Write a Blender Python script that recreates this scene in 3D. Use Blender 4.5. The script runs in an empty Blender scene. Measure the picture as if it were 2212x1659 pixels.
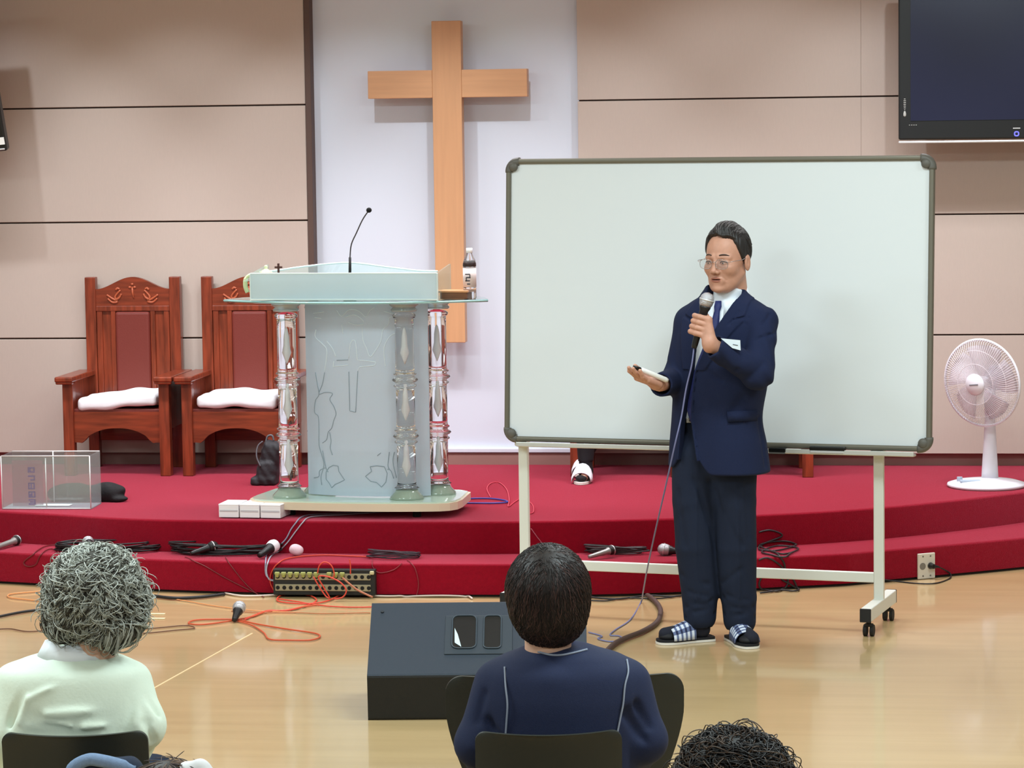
import bpy, bmesh, math, random
import numpy as np
from mathutils import Vector, Matrix
random.seed(7); RNG = np.random.default_rng(7)
SC = bpy.context.scene
COL = SC.collection
PI = math.pi

# ------------------------------------------------------------------ camera
F_PX, PITCH, ROLL, YAW = 6155.18, 0.0907297, 0.0135905, 0.1272892
CAM_H = 2.1
_F = np.array([-math.sin(YAW)*math.cos(PITCH), math.cos(YAW)*math.cos(PITCH), -math.sin(PITCH)])
_R0 = np.cross(_F, [0, 0, 1]); _R0 /= np.linalg.norm(_R0); _U0 = np.cross(_R0, _F)
_cr, _sr = math.cos(ROLL), math.sin(ROLL)
_R = _cr*_R0 - _sr*_U0
_U = _cr*_U0 + _sr*_R0
cam_d = bpy.data.cameras.new('camera'); cam = bpy.data.objects.new('camera', cam_d); COL.objects.link(cam)
cam_d.sensor_width = 36.0; cam_d.sensor_fit = 'HORIZONTAL'; cam_d.lens = F_PX/2212*36.0
cam_d.clip_start = 0.05; cam_d.clip_end = 60
cam.matrix_world = Matrix(((_R[0], _U[0], -_F[0], 0), (_R[1], _U[1], -_F[1], 0), (_R[2], _U[2], -_F[2], CAM_H), (0, 0, 0, 1)))
SC.camera = cam

def _ray(x, y): return _F*F_PX + _R*(x-1106) - _U*(y-829.5)
EYE = np.array([0, 0, CAM_H])
def at_z(x, y, z): r = _ray(x, y); return EYE + r*((z-CAM_H)/r[2])
def at_Y(x, y, Y): r = _ray(x, y); return EYE + r*(Y/r[1])
def at_d(x, y, d): r = _ray(x, y); return EYE + r*(d/F_PX)

# ------------------------------------------------------------------ view and light
SC.view_settings.view_transform = 'Standard'; SC.view_settings.look = 'None'
SC.view_settings.gamma = 1.0; SC.view_settings.use_curve_mapping = False
SC.view_settings.exposure = 0.0
w = bpy.data.worlds.new('world'); SC.world = w; w.use_nodes = True
w.node_tree.nodes['Background'].inputs[0].default_value = (1.0, 0.92, 0.84, 1)
w.node_tree.nodes['Background'].inputs[1].default_value = 0.27

WALL_Y = 14.95
CEIL_Z = 3.45
def area(name, loc, size, power, color, rot=(0, 0, 0), spread=PI):
    l = bpy.data.lights.new(name, 'AREA'); l.shape = 'RECTANGLE'; l.size, l.size_y = size
    l.energy = power; l.color = color; l.spread = spread
    o = bpy.data.objects.new(name, l); o.location = loc; o.rotation_euler = rot; COL.objects.link(o); return o
def spot(name, loc, target, power, color, angle, blend, r=0.05):
    l = bpy.data.lights.new(name, 'SPOT'); l.energy = power; l.color = color; l.spot_size = angle; l.spot_blend = blend
    l.shadow_soft_size = r
    o = bpy.data.objects.new(name, l); o.location = loc
    o.rotation_euler = (Vector(target)-Vector(loc)).to_track_quat('-Z', 'Y').to_euler(); COL.objects.link(o); return o
# ceiling troffers over the hall (their housings are built with the ceiling)
TROFFERS = [(-3.2, 9.6), (-0.2, 9.6), (-3.2, 6.2), (0.6, 6.2), (-3.6, 2.6), (1.4, 2.6), (2.6, 9.6), (-5.8, 9.6)]
for tx, ty in TROFFERS:
    area('ceiling_lamp', (tx, ty, CEIL_Z-0.06), (1.2, 0.6), 70 if ty > 8 else 88, (0.80, 0.96, 1.0))
for tx in (-3.9, -1.9, 0.1):
    area('stage_top_fill', (tx, 13.2, CEIL_Z-0.06), (1.2, 0.5), 42, (0.95, 0.95, 1.0), spread=math.radians(110))  # fill lights added to brighten the carpeted stage top
# downlights over the stage, washing the back wall
for dx in (-5.6, -4.6, -3.6, -2.65, -1.72, -0.6, 0.4, 1.5):
    spot('stage_lamp', (dx, 13.15, CEIL_Z-0.03), (dx, WALL_Y, 0.9), 60, (0.84, 0.93, 1.0), math.radians(64 if dx < -1 else 76), 0.55, 0.03)

# ------------------------------------------------------------------ materials
MATS = {}
def _lin(c):
    c = c/255.0
    return c/12.92 if c <= 0.04045 else ((c+0.055)/1.055)**2.4
def rgb(r, g, b): return (_lin(r), _lin(g), _lin(b), 1)
def mat(name, col, rough=0.6, metal=0.0, var=0.0, vscale=8.0, bump=0.0, bscale=60.0, stretch=(1, 1, 1), trans=0.0, ior=1.45,
        coat=0.0, sheen=0.0, alpha=1.0, emit=None, es=0.0, sss=0.0, spec=0.5, detail=4.0):
    if name in MATS: return MATS[name]
    m = bpy.data.materials.new(name); m.use_nodes = True; nt = m.node_tree; b = nt.nodes['Principled BSDF']
    I = b.inputs
    I['Base Color'].default_value = col; I['Roughness'].default_value = rough; I['Metallic'].default_value = metal
    I['Transmission Weight'].default_value = trans; I['IOR'].default_value = ior; I['Coat Weight'].default_value = coat
    I['Sheen Weight'].default_value = sheen; I['Alpha'].default_value = alpha; I['Specular IOR Level'].default_value = spec
    if sheen: I['Sheen Tint'].default_value = (1.0, 0.20, 0.30, 1); I['Sheen Roughness'].default_value = 0.4
    if sss: I['Subsurface Weight'].default_value = sss; I['Subsurface Radius'].default_value = (0.012, 0.005, 0.003); I['Subsurface Scale'].default_value = 1.0
    if emit: I['Emission Color'].default_value = emit; I['Emission Strength'].default_value = es
    if var or bump:
        tc = nt.nodes.new('ShaderNodeTexCoord'); mp = nt.nodes.new('ShaderNodeMapping'); mp.inputs['Scale'].default_value = stretch
        nt.links.new(tc.outputs['Object'], mp.inputs['Vector'])
        if var:
            n = nt.nodes.new('ShaderNodeTexNoise'); n.inputs['Scale'].default_value = vscale; n.inputs['Detail'].default_value = detail
            nt.links.new(mp.outputs[0], n.inputs['Vector'])
            r = nt.nodes.new('ShaderNodeValToRGB'); r.color_ramp.elements[0].position = 0.3; r.color_ramp.elements[1].position = 0.7
            r.color_ramp.elements[0].color = tuple(max(0, c*(1-var)) for c in col[:3])+(1,)
            r.color_ramp.elements[1].color = tuple(min(1, c*(1+var)) for c in col[:3])+(1,)
            nt.links.new(n.outputs['Fac'], r.inputs[0]); nt.links.new(r.outputs[0], I['Base Color'])
        if bump:
            n2 = nt.nodes.new('ShaderNodeTexNoise'); n2.inputs['Scale'].default_value = bscale; n2.inputs['Detail'].default_value = 3
            nt.links.new(mp.outputs[0], n2.inputs['Vector'])
            bp = nt.nodes.new('ShaderNodeBump'); bp.inputs['Strength'].default_value = bump; bp.inputs['Distance'].default_value = 0.004
            nt.links.new(n2.outputs['Fac'], bp.inputs['Height']); nt.links.new(bp.outputs[0], I['Normal'])
    MATS[name] = m; return m

# ------------------------------------------------------------------ object helpers
def link(o): COL.objects.link(o); return o
def new_obj(name, verts, faces, m=None, parent=None, smooth=False, loc=None):
    me = bpy.data.meshes.new(name)
    me.from_pydata([tuple(map(float, v)) for v in verts], [], [tuple(map(int, f)) for f in faces])
    me.update()
    o = bpy.data.objects.new(name, me)
    if m is not None:
        for mm in (m if isinstance(m, (list, tuple)) else [m]): me.materials.append(mm)
    if smooth: me.polygons.foreach_set('use_smooth', [True]*len(me.polygons))
    link(o)
    if parent is not None: o.parent = parent
    if loc is not None: o.location = loc
    return o
def tag(o, label=None, cat=None, group=None, kind=None):
    if label: o['label'] = label
    if cat: o['category'] = cat
    if group: o['group'] = group
    if kind: o['kind'] = kind
    return o
def thing(name, label, cat, loc=(0, 0, 0), rz=0.0, group=None):
    o = bpy.data.objects.new(name, None); link(o); o.empty_display_size = 0.05
    o.location = tuple(map(float, loc)); o.rotation_euler = (0, 0, rz)
    return tag(o, label, cat, group)
def copy_tree(o, parent=None):
    c = o.copy(); COL.objects.link(c)
    if parent is not None: c.parent = parent
    for ch in list(o.children): copy_tree(ch, c)
    return c

class MB:
    """collects shapes, then links them as one mesh object"""
    def __init__(s): s.v = []; s.f = []; s.mi = []; s.sm = []; s.cur = 0; s.M = None
    def add(s, vs, fs, smooth=False, M=None):
        n = len(s.v)
        for p in vs:
            p = Vector(p)
            if M is not None: p = M @ p
            if s.M is not None: p = s.M @ p
            s.v.append(tuple(p))
        for f in fs: s.f.append(tuple(n+i for i in f)); s.mi.append(s.cur); s.sm.append(smooth)
        return s
    def box(s, c, d, bev=0.0, M=None, seg=2):
        bm = bmesh.new(); bmesh.ops.create_cube(bm, size=1.0)
        for v in bm.verts: v.co = Vector((v.co.x*d[0], v.co.y*d[1], v.co.z*d[2]))
        if bev > 0: bmesh.ops.bevel(bm, geom=bm.edges[:], offset=min(bev, min(d)*0.49), segments=seg, profile=0.5, affect='EDGES')
        for v in bm.verts: v.co += Vector(c)
        bm.verts.index_update()
        s.add([v.co.copy() for v in bm.verts], [[v.index for v in f.verts] for f in bm.faces], False, M); bm.free(); return s
    def tube(s, pts, r, n=8, closed=False, caps=True, M=None):
        P = [np.array(p, float) for p in pts]; N = len(P)
        rs = r if hasattr(r, '__len__') else [r]*N
        vs = []; fs = []; up = None
        for i in range(N):
            if closed: t = P[(i+1) % N]-P[i-1]
            else: t = P[min(i+1, N-1)]-P[max(i-1, 0)]
            t = t/(np.linalg.norm(t)+1e-12)
            if up is None:
                a = np.array([0, 0, 1.0]) if abs(t[2]) < 0.9 else np.array([1.0, 0, 0]); up = a
            x = up-t*np.dot(up, t); nx = np.linalg.norm(x)
            if nx < 1e-6: x = np.cross(t, [1, 0.3, 0.2]); nx = np.linalg.norm(x)
            x = x/nx; up = x; y = np.cross(t, x)
            for k in range(n):
                a = 2*PI*k/n; vs.append(P[i]+rs[i]*(math.cos(a)*x+math.sin(a)*y))
        m = N if closed else N-1
        for i in range(m):
            j = (i+1) % N
            for k in range(n):
                k2 = (k+1) % n; fs.append((i*n+k, i*n+k2, j*n+k2, j*n+k))
        if not closed and caps: fs.append(tuple(range(n))[::-1]); fs.append(tuple((N-1)*n+k for k in range(n)))
        s.add(vs, fs, True, M); return s
    def cyl(s, a, b, r, r2=None, n=24, M=None, smooth=True):
        a = np.array(a, float); b = np.array(b, float); r2 = r if r2 is None else r2
        t = (b-a)/np.linalg.norm(b-a); q = np.array([0, 0, 1.0]) if abs(t[2]) < 0.9 else np.array([1.0, 0, 0])
        x = np.cross(q, t); x /= np.linalg.norm(x); y = np.cross(t, x)
        c = [(math.cos(2*PI*k/n)*x+math.sin(2*PI*k/n)*y) for k in range(n)]
        s.add([a+r*k for k in c]+[b+r2*k for k in c], [(k, (k+1) % n, n+(k+1) % n, n+k) for k in range(n)], smooth, M)
        s.add([a+r*k for k in c], [tuple(range(n))[::-1]], False, M); s.add([b+r2*k for k in c], [tuple(range(n))], False, M); return s
    def lathe(s, prof, n=32, M=None, sy=1.0, smooth=True):
        """profile [(radius, z)] about z, closed at the ends"""
        vs = []; fs = []; N = len(prof)
        for r, z in prof:
            for k in range(n): a = 2*PI*k/n; vs.append((r*math.cos(a), r*sy*math.sin(a), z))
        for i in range(N-1):
            for k in range(n):
                k2 = (k+1) % n; fs.append((i*n+k, i*n+k2, (i+1)*n+k2, (i+1)*n+k))
        fs.append(tuple(range(n))[::-1]); fs.append(tuple((N-1)*n+k for k in range(n)))
        s.add(vs, fs, smooth, M); return s
    def prism(s, poly, z0, z1, M=None, smooth=False):
        """polygon [(x, y)] counter-clockwise extruded in z"""
        n = len(poly)
        vs = [(x, y, z0) for x, y in poly]+[(x, y, z1) for x, y in poly]
        s.add(vs, [(i, (i+1) % n, n+(i+1) % n, n+i) for i in range(n)], smooth, M)
        s.add(vs, [tuple(range(n))[::-1], tuple(range(n, 2*n))], False, M); return s
    def sphere(s, c, r, seg=20, ring=12, M=None):
        r = r if hasattr(r, '__len__') else (r, r, r)
        vs = []; fs = []
        for i in range(1, ring):
            th = PI*i/ring
            for k in range(seg):
                a = 2*PI*k/seg; vs.append((c[0]+r[0]*math.sin(th)*math.cos(a), c[1]+r[1]*math.sin(th)*math.sin(a), c[2]+r[2]*math.cos(th)))
        for i in range(ring-2):
            for k in range(seg):
                k2 = (k+1) % seg; fs.append((i*seg+k, (i+1)*seg+k, (i+1)*seg+k2, i*seg+k2))
        t = len(vs); vs.append((c[0], c[1], c[2]+r[2])); vs.append((c[0], c[1], c[2]-r[2]))
        for k in range(seg):
            k2 = (k+1) % seg; fs.append((t, k, k2)); b = (ring-2)*seg; fs.append((t+1, b+k2, b+k))
        s.add(vs, fs, True, M); return s
    def build(s, name, m=None, parent=None, bevel=0.0, loc=None):
        o = new_obj(name, s.v, s.f, m, parent, loc=loc)
        o.data.polygons.foreach_set('use_smooth', s.sm)
        if max(s.mi) > 0: o.data.polygons.foreach_set('material_index', s.mi)
        if bevel:
            md = o.modifiers.new('bevel', 'BEVEL'); md.width = bevel; md.segments = 2; md.limit_method = 'ANGLE'; md.angle_limit = 0.7
        return o
def sbox(c, d, bev=0.0): return MB().box(c, d, bev)

def catmull(pts, n=8, closed=False):
    P = [np.array(p, float) for p in pts]; N = len(P); out = []
    rng = range(N) if closed else range(N-1)
    for i in rng:
        if closed: p0, p1, p2, p3 = P[i-1], P[i], P[(i+1) % N], P[(i+2) % N]
        else: p0, p1, p2, p3 = P[max(i-1, 0)], P[i], P[i+1], P[min(i+2, N-1)]
        for k in range(n):
            t = k/n; out.append(0.5*((2*p1)+(-p0+p2)*t+(2*p0-5*p1+4*p2-p3)*t*t+(-p0+3*p1-3*p2+p3)*t**3))
    if not closed: out.append(P[-1])
    return out

# ------------------------------------------------------------------ implicit surfaces for bodies and cloth
def smin(a, b, k):
    h = np.clip(0.5+0.5*(b-a)/k, 0, 1); return b+(a-b)*h-k*h*(1-h)
def smax(a, b, k): return -smin(-a, -b, k)
def s_ell(P, c, r, R=None):
    q = P-np.array(c, np.float32)
    if R is not None: q = q @ np.array(R, np.float32)
    r = np.array(r, np.float32); k0 = np.sqrt(((q/r)**2).sum(1)); k1 = np.sqrt(((q/(r*r))**2).sum(1))
    return k0*(k0-1)/(k1+1e-9)
def s_cap(P, a, b, r1, r2=None):
    a = np.array(a, np.float32); b = np.array(b, np.float32); r2 = r1 if r2 is None else r2
    ab = b-a; t = np.clip(((P-a) @ ab)/(ab @ ab+1e-12), 0, 1)
    return np.sqrt(((P-a-t[:, None]*ab)**2).sum(1))-(r1+(r2-r1)*t)
def s_box(P, c, h, r=0.0, R=None):
    q = P-np.array(c, np.float32)
    if R is not None: q = q @ np.array(R, np.float32)
    d = np.abs(q)-(np.array(h, np.float32)-r)
    return np.sqrt((np.maximum(d, 0)**2).sum(1))+np.minimum(d.max(1), 0)-r
def seg_d(P, a, b):
    a = np.array(a, np.float32); b = np.array(b, np.float32); ab = b-a
    t = np.clip(((P-a) @ ab)/(ab @ ab+1e-12), 0, 1); return np.sqrt(((P-a-t[:, None]*ab)**2).sum(1))
def fold(P, a, b, wdt, amp): return amp*np.exp(-(seg_d(P, a, b)/wdt)**2)
def chain(P, pts, rs, k=0.012):
    d = None
    for i in range(len(pts)-1):
        e = s_cap(P, pts[i], pts[i+1], rs[i], rs[i+1]); d = e if d is None else smin(d, e, k)
    return d
def nets(f, lo, hi, h, B=6):
    """sparse surface nets: field f(P)->distance, box lo..hi, cell h. returns verts, quads"""
    lo = np.array(lo, float); hi = np.array(hi, float)
    nb = np.ceil((hi-lo)/(h*B)).astype(int); n = nb*B+1
    V = np.full(n, 1e3, np.float32)
    bi = np.stack(np.meshgrid(*[np.arange(k) for k in nb], indexing='ij'), -1).reshape(-1, 3)
    cen = (lo+(bi+0.5)*B*h).astype(np.float32)
    fc = f(cen); rad = B*h*0.866*1.7+0.004
    for bneg in bi[fc < -rad]: V[bneg[0]*B:bneg[0]*B+B+1, bneg[1]*B:bneg[1]*B+B+1, bneg[2]*B:bneg[2]*B+B+1] = -1e3
    act = bi[np.abs(fc) <= rad]
    off = np.stack(np.meshgrid(*[np.arange(B+1)]*3, indexing='ij'), -1).reshape(-1, 3)
    for s0 in range(0, len(act), 600):
        idx = (act[s0:s0+600, None, :]*B+off[None]).reshape(-1, 3)
        V[idx[:, 0], idx[:, 1], idx[:, 2]] = f((lo+idx*h).astype(np.float32))
    S = V < 0
    c = [S[i:n[0]-1+i, j:n[1]-1+j, k:n[2]-1+k] for i in (0, 1) for j in (0, 1) for k in (0, 1)]
    cnt = sum(x.astype(np.int8) for x in c); A = (cnt > 0) & (cnt < 8)
    ids = np.full(A.shape, -1, np.int64); ci = np.argwhere(A); ids[A] = np.arange(len(ci))
    acc = np.zeros((len(ci), 3)); num = np.zeros(len(ci))
    cor = [(i, j, k) for i in (0, 1) for j in (0, 1) for k in (0, 1)]
    vals = {q: np.clip(V[ci[:, 0]+q[0], ci[:, 1]+q[1], ci[:, 2]+q[2]], -2*h, 2*h) for q in cor}
    for q in cor:
        for ax in range(3):
            if q[ax] == 0:
                q2 = list(q); q2[ax] = 1; q2 = tuple(q2); a, b = vals[q], vals[q2]; m = (a < 0) != (b < 0)
                t = np.where(m, a/(a-b+1e-12), 0); p = np.repeat(np.array(q, float)[None], len(ci), 0); p[:, ax] = t
                acc[m] += p[m]; num[m] += 1
    vs = lo+(ci+acc/np.maximum(num, 1)[:, None])*h
    quads = []
    for ax in range(3):
        u, v = (ax+1) % 3, (ax+2) % 3
        s0 = [slice(1, -1)]*3; s0[ax] = slice(0, -1); s1 = [slice(1, -1)]*3; s1[ax] = slice(1, None)
        a, b = S[tuple(s0)], S[tuple(s1)]
        for flip, m in ((0, a & ~b), (1, ~a & b)):
            e = np.argwhere(m)+1; e[:, ax] -= 1
            if not len(e): continue
            def g(du, dv):
                t = e.copy(); t[:, u] -= du; t[:, v] -= dv; return ids[t[:, 0], t[:, 1], t[:, 2]]
            q = np.stack([g(0, 0), g(1, 0), g(1, 1), g(0, 1)], 1)
            quads.append(q if not flip else q[:, ::-1])
    Q = np.concatenate(quads) if quads else np.zeros((0, 4), int)
    Q = Q[(Q >= 0).all(1)]
    vf = vs.astype(np.float32); e = h*0.5
    for _ in range(1):
        f0 = f(vf); gr = np.stack([f(vf+np.array([e if a == i else 0 for a in range(3)], np.float32))-f0 for i in range(3)], 1)/e
        st = f0/np.maximum((gr**2).sum(1), 0.3); vf = vf-np.clip(st, -h*0.5, h*0.5)[:, None]*gr
    return vf, Q
def np_obj(name, V, Q, m, parent=None, smooth=True, smooth_it=0):
    me = bpy.data.meshes.new(name); nv, nf = len(V), len(Q)
    me.vertices.add(nv); me.vertices.foreach_set('co', np.asarray(V, np.float32).ravel())
    k = Q.shape[1]
    me.loops.add(nf*k); me.loops.foreach_set('vertex_index', np.asarray(Q, np.int32).ravel())
    me.polygons.add(nf); me.polygons.foreach_set('loop_start', np.arange(0, nf*k, k, dtype=np.int32)); me.polygons.foreach_set('loop_total', np.full(nf, k, np.int32))
    me.update(calc_edges=True); me.validate()
    me.polygons.foreach_set('use_smooth', np.ones(len(me.polygons), bool))
    for mm in (m if isinstance(m, (list, tuple)) else [m]): me.materials.append(mm)
    o = bpy.data.objects.new(name, me); link(o)
    if parent is not None: o.parent = parent
    if smooth_it:
        md = o.modifiers.new('smooth', 'SMOOTH'); md.factor = 0.5; md.iterations = smooth_it
    return o
def sdf_obj(name, f, lo, hi, h, m, parent=None, smooth_it=0):
    V, Q = nets(f, lo, hi, h); return np_obj(name, V, Q, m, parent, smooth_it=smooth_it)
def dens(rows):
    R_ = np.array(sorted(rows), float); P_ = np.array(catmull(list(R_), 6)); P_ = P_[np.argsort(P_[:, 0])]; return P_[:, 0], P_[:, 1:]
def project(f, P, n=5, e=0.002, off=0.0):
    P = np.asarray(P, np.float32).copy()
    for _ in range(n):
        f0 = f(P)-off; g = np.stack([f(P+np.array([e if a == i else 0 for a in range(3)], np.float32))-off-f0 for i in range(3)], 1)/e
        P = P-(f0/np.maximum((g**2).sum(1), .25))[:, None]*g
    return P
def grad_n(f, P, e=0.003):
    P = np.asarray(P, np.float32); f0 = f(P); g = np.stack([f(P+np.array([e if a == i else 0 for a in range(3)], np.float32))-f0 for i in range(3)], 1)
    return g/(np.linalg.norm(g, axis=1)[:, None]+1e-9)
def strands(name, S, rad, m, parent, n=4, mats=None, pick=None):
    """S: (strands, points, 3) as one mesh of fine tubes"""
    N, K_, _ = S.shape; T = np.gradient(S, axis=1); T /= np.linalg.norm(T, axis=2, keepdims=True)+1e-9
    up = np.array([.31, .52, .79]); X = np.cross(T, up); X /= np.linalg.norm(X, axis=2, keepdims=True)+1e-9; Y = np.cross(T, X)
    rr = np.asarray(rad); rr = rr if rr.ndim else np.full(K_, rad)
    a = 2*PI*np.arange(n)/n
    V = S[:, :, None, :]+rr[None, :, None, None]*(np.cos(a)[None, None, :, None]*X[:, :, None, :]+np.sin(a)[None, None, :, None]*Y[:, :, None, :])
    V = V.reshape(-1, 3); i = np.arange(N)[:, None, None]*K_*n; k = np.arange(K_-1)[None, :, None]*n; j = np.arange(n)[None, None, :]; j2 = (j+1) % n
    Q = np.stack([i+k+j, i+k+j2, i+k+n+j2, i+k+n+j], -1).reshape(-1, 4)
    o = np_obj(name, V, Q, mats or m, parent)
    if pick is not None: o.data.polygons.foreach_set('material_index', np.repeat(np.asarray(pick, np.int32), (K_-1)*n)); o.data.update()
    return o
class Frame:
    """a thing's own axes, turned with the hall's view direction: x right, y away, z up"""
    def __init__(s, root, rz=YAW):
        s.o = np.array([root[0], root[1], 0.0 if len(root) < 3 else root[2]]); s.rz = rz
        s.X = np.array([math.cos(rz), math.sin(rz), 0]); s.Y = np.array([-math.sin(rz), math.cos(rz), 0])
    def px(s, x, y, v=0.0):
        r = _ray(x, y); t = (v-np.dot(EYE-s.o, s.Y))/np.dot(r, s.Y); p = EYE+t*r-s.o
        return (float(np.dot(p, s.X)), float(v), float(p[2]))
# ------------------------------------------------------------------ room shell
def floor_material():
    m = bpy.data.materials.new('floor_vinyl'); m.use_nodes = True; nt = m.node_tree; N = nt.nodes; L = nt.links; b = N['Principled BSDF']
    tc = N.new('ShaderNodeTexCoord'); mp = N.new('ShaderNodeMapping'); mp.inputs['Scale'].default_value = (0.5, 6.0, 1); mp.inputs['Rotation'].default_value = (0, 0, -0.05)
    L.new(tc.outputs['Object'], mp.inputs['Vector'])
    n = N.new('ShaderNodeTexNoise'); n.inputs['Scale'].default_value = 2.2; n.inputs['Detail'].default_value = 6; L.new(mp.outputs[0], n.inputs['Vector'])
    r = N.new('ShaderNodeValToRGB'); r.color_ramp.elements[0].position = 0.25; r.color_ramp.elements[1].position = 0.75
    r.color_ramp.elements[0].color = rgb(184, 156, 112); r.color_ramp.elements[1].color = rgb(198, 170, 124); L.new(n.outputs['Fac'], r.inputs[0])
    # planks
    mp2 = N.new('ShaderNodeMapping'); mp2.inputs['Rotation'].default_value = (0, 0, -0.05); L.new(tc.outputs['Object'], mp2.inputs['Vector'])
    br = N.new('ShaderNodeTexBrick'); br.inputs['Scale'].default_value = 1.0; br.inputs['Brick Width'].default_value = 1.9; br.inputs['Row Height'].default_value = 0.42
    br.inputs['Mortar Size'].default_value = 0.0; br.inputs['Color1'].default_value = (1, 1, 1, 1); br.inputs['Color2'].default_value = (0.93, 0.9, 0.87, 1); L.new(mp2.outputs[0], br.inputs['Vector'])
    mx = N.new('ShaderNodeMixRGB'); mx.blend_type = 'MULTIPLY'; mx.inputs[0].default_value = 0.7; L.new(r.outputs[0], mx.inputs[1]); L.new(br.outputs[0], mx.inputs[2])
    L.new(mx.outputs[0], b.inputs['Base Color'])
    b.inputs['Roughness'].default_value = 0.30; b.inputs['Coat Weight'].default_value = 0.6; b.inputs['Coat Roughness'].default_value = 0.07
    n2 = N.new('ShaderNodeTexNoise'); n2.inputs['Scale'].default_value = 1.6; n2.inputs['Detail'].default_value = 2; L.new(mp.outputs[0], n2.inputs['Vector'])
    bp = N.new('ShaderNodeBump'); bp.inputs['Strength'].default_value = 0.12; bp.inputs['Distance'].default_value = 0.01
    L.new(n2.outputs['Fac'], bp.inputs['Height']); L.new(bp.outputs[0], b.inputs['Normal'])
    return m
new_obj('floor', [(-9, -3, 0), (6, -3, 0), (6, WALL_Y+0.3, 0), (-9, WALL_Y+0.3, 0)], [(0, 1, 2, 3)], floor_material())['kind'] = 'structure'

M_panel = mat('tan_wall_panel', rgb(192, 175, 164), 0.75, var=0.012, vscale=60, bump=0.06, bscale=180, stretch=(2, 1, 0.4))
M_niche = mat('white_niche_paint', rgb(214, 219, 230), 0.7)
M_dark = mat('dark_gap', rgb(45, 30, 26), 0.9)
M_edge = mat('brown_panel_edge', rgb(88, 66, 58), 0.6)
M_base = mat('brown_baseboard', rgb(150, 112, 104), 0.6, var=0.05)
SEAM_Z = [at_Y(340, 231, WALL_Y)[2], at_Y(340, 478, WALL_Y)[2], at_Y(100, 729, WALL_Y)[2]]
PB = at_Y(100, 974, WALL_Y)[2]
XL = at_Y(682, 400, WALL_Y)[0]; XR = at_Y(1251, 200, WALL_Y)[0]; XR2 = at_Y(1860, 200, WALL_Y)[0]
TH = 0.085
def panel_wall(name, cols):
    """cols: (x0, x1) bays, each a stack of panels with shadow gaps"""
    b = MB(); rows = [PB]+SEAM_Z[::-1]; rows = rows+[rows[-1]+0.61, CEIL_Z]
    for x0, x1 in cols:
        for i in range(len(rows)-1):
            z0 = rows[i]+(0.004 if i else 0); z1 = rows[i+1]-0.004
            gp = 0.0006 if len(cols) > 1 else 0.003; b.cur = 0; b.box(((x0+x1)/2, WALL_Y-TH/2+0.002, (z0+z1)/2), (x1-x0-gp, TH-0.004, z1-z0), 0.0025 if gp > .001 else 0.0012, seg=1)
    b.cur = 1; x0 = cols[0][0]; x1 = cols[-1][1]
    b.box(((x0+x1)/2, WALL_Y-0.03, (PB+0.02+CEIL_Z)/2), (x1-x0-0.01, 0.05, CEIL_Z-PB-0.02))
    o = b.build(name, [M_panel, M_edge]); o['kind'] = 'structure'; return o
panel_wall('wall_left', [(-8, XL-0.03)])
panel_wall('wall_right', [(XR, XR2), (XR2, 3.2)])
o = sbox((XL-0.014, WALL_Y-TH/2-0.001, (PB+CEIL_Z)/2), (0.030, TH+0.006, CEIL_Z-PB), 0.002).build('trim_1', M_edge); o['kind'] = 'structure'
b = MB(); b.box(((XL+XR)/2, WALL_Y+0.02, (PB+CEIL_Z)/2), (XR-XL+0.2, 0.04, CEIL_Z-PB)); b.box(((XL+XR)/2, WALL_Y-0.012, PB+0.008), (XR-XL, 0.045, 0.022), 0.003)
o = b.build('wall_back', M_niche); o['kind'] = 'structure'
b = MB(); b.box((-2.4, WALL_Y+0.0, 0.3+(PB-0.3)/2-0.004), (11.2, 0.05, PB-0.3-0.006))
o = b.build('baseboard_back', M_base); o['kind'] = 'structure'
new_obj('ceiling', [(-9, -3, CEIL_Z), (6, -3, CEIL_Z), (6, WALL_Y+0.3, CEIL_Z), (-9, WALL_Y+0.3, CEIL_Z)], [(3, 2, 1, 0)], mat('ceiling_tile', rgb(225, 222, 215), 0.9, var=0.03, vscale=30))['kind'] = 'structure'

# ------------------------------------------------------------------ stage of two carpeted steps
M_carpet = mat('red_carpet', rgb(142, 9, 32), 0.95, var=0.07, vscale=60, bump=0.9, bscale=420, sheen=1.0, detail=8, spec=0.1)
M_sdark = mat('stage_plinth', rgb(36, 24, 22), 0.8)
STAGE = catmull([(-8, 13.9), (-5.2, 13.35), (-4.3, 13.1), (-3.82, 12.95), (-3.46, 12.82), (-3.0, 12.765), (-1.87, 12.755), (-1.03, 12.87), (-.4, 13.075), (0, 13.28), (.35, 13.54), (.71, 13.87), (1.2, 14.40), (1.7, 14.95)], 6)
STEP = catmull([(-8, 13.6), (-5.2, 13.05), (-4.3, 12.81), (-4.05, 12.745), (-3.3, 12.56), (-2.6, 12.47), (-1.85, 12.465), (-1.1, 12.52), (-.25, 12.80), (0, 12.93), (.69, 13.37), (1.2, 13.8), (1.9, 14.5), (2.3, 14.95)], 6)
def _interp(poly, x): return float(np.interp(x, [p[0] for p in poly], [p[1] for p in poly]))
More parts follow.
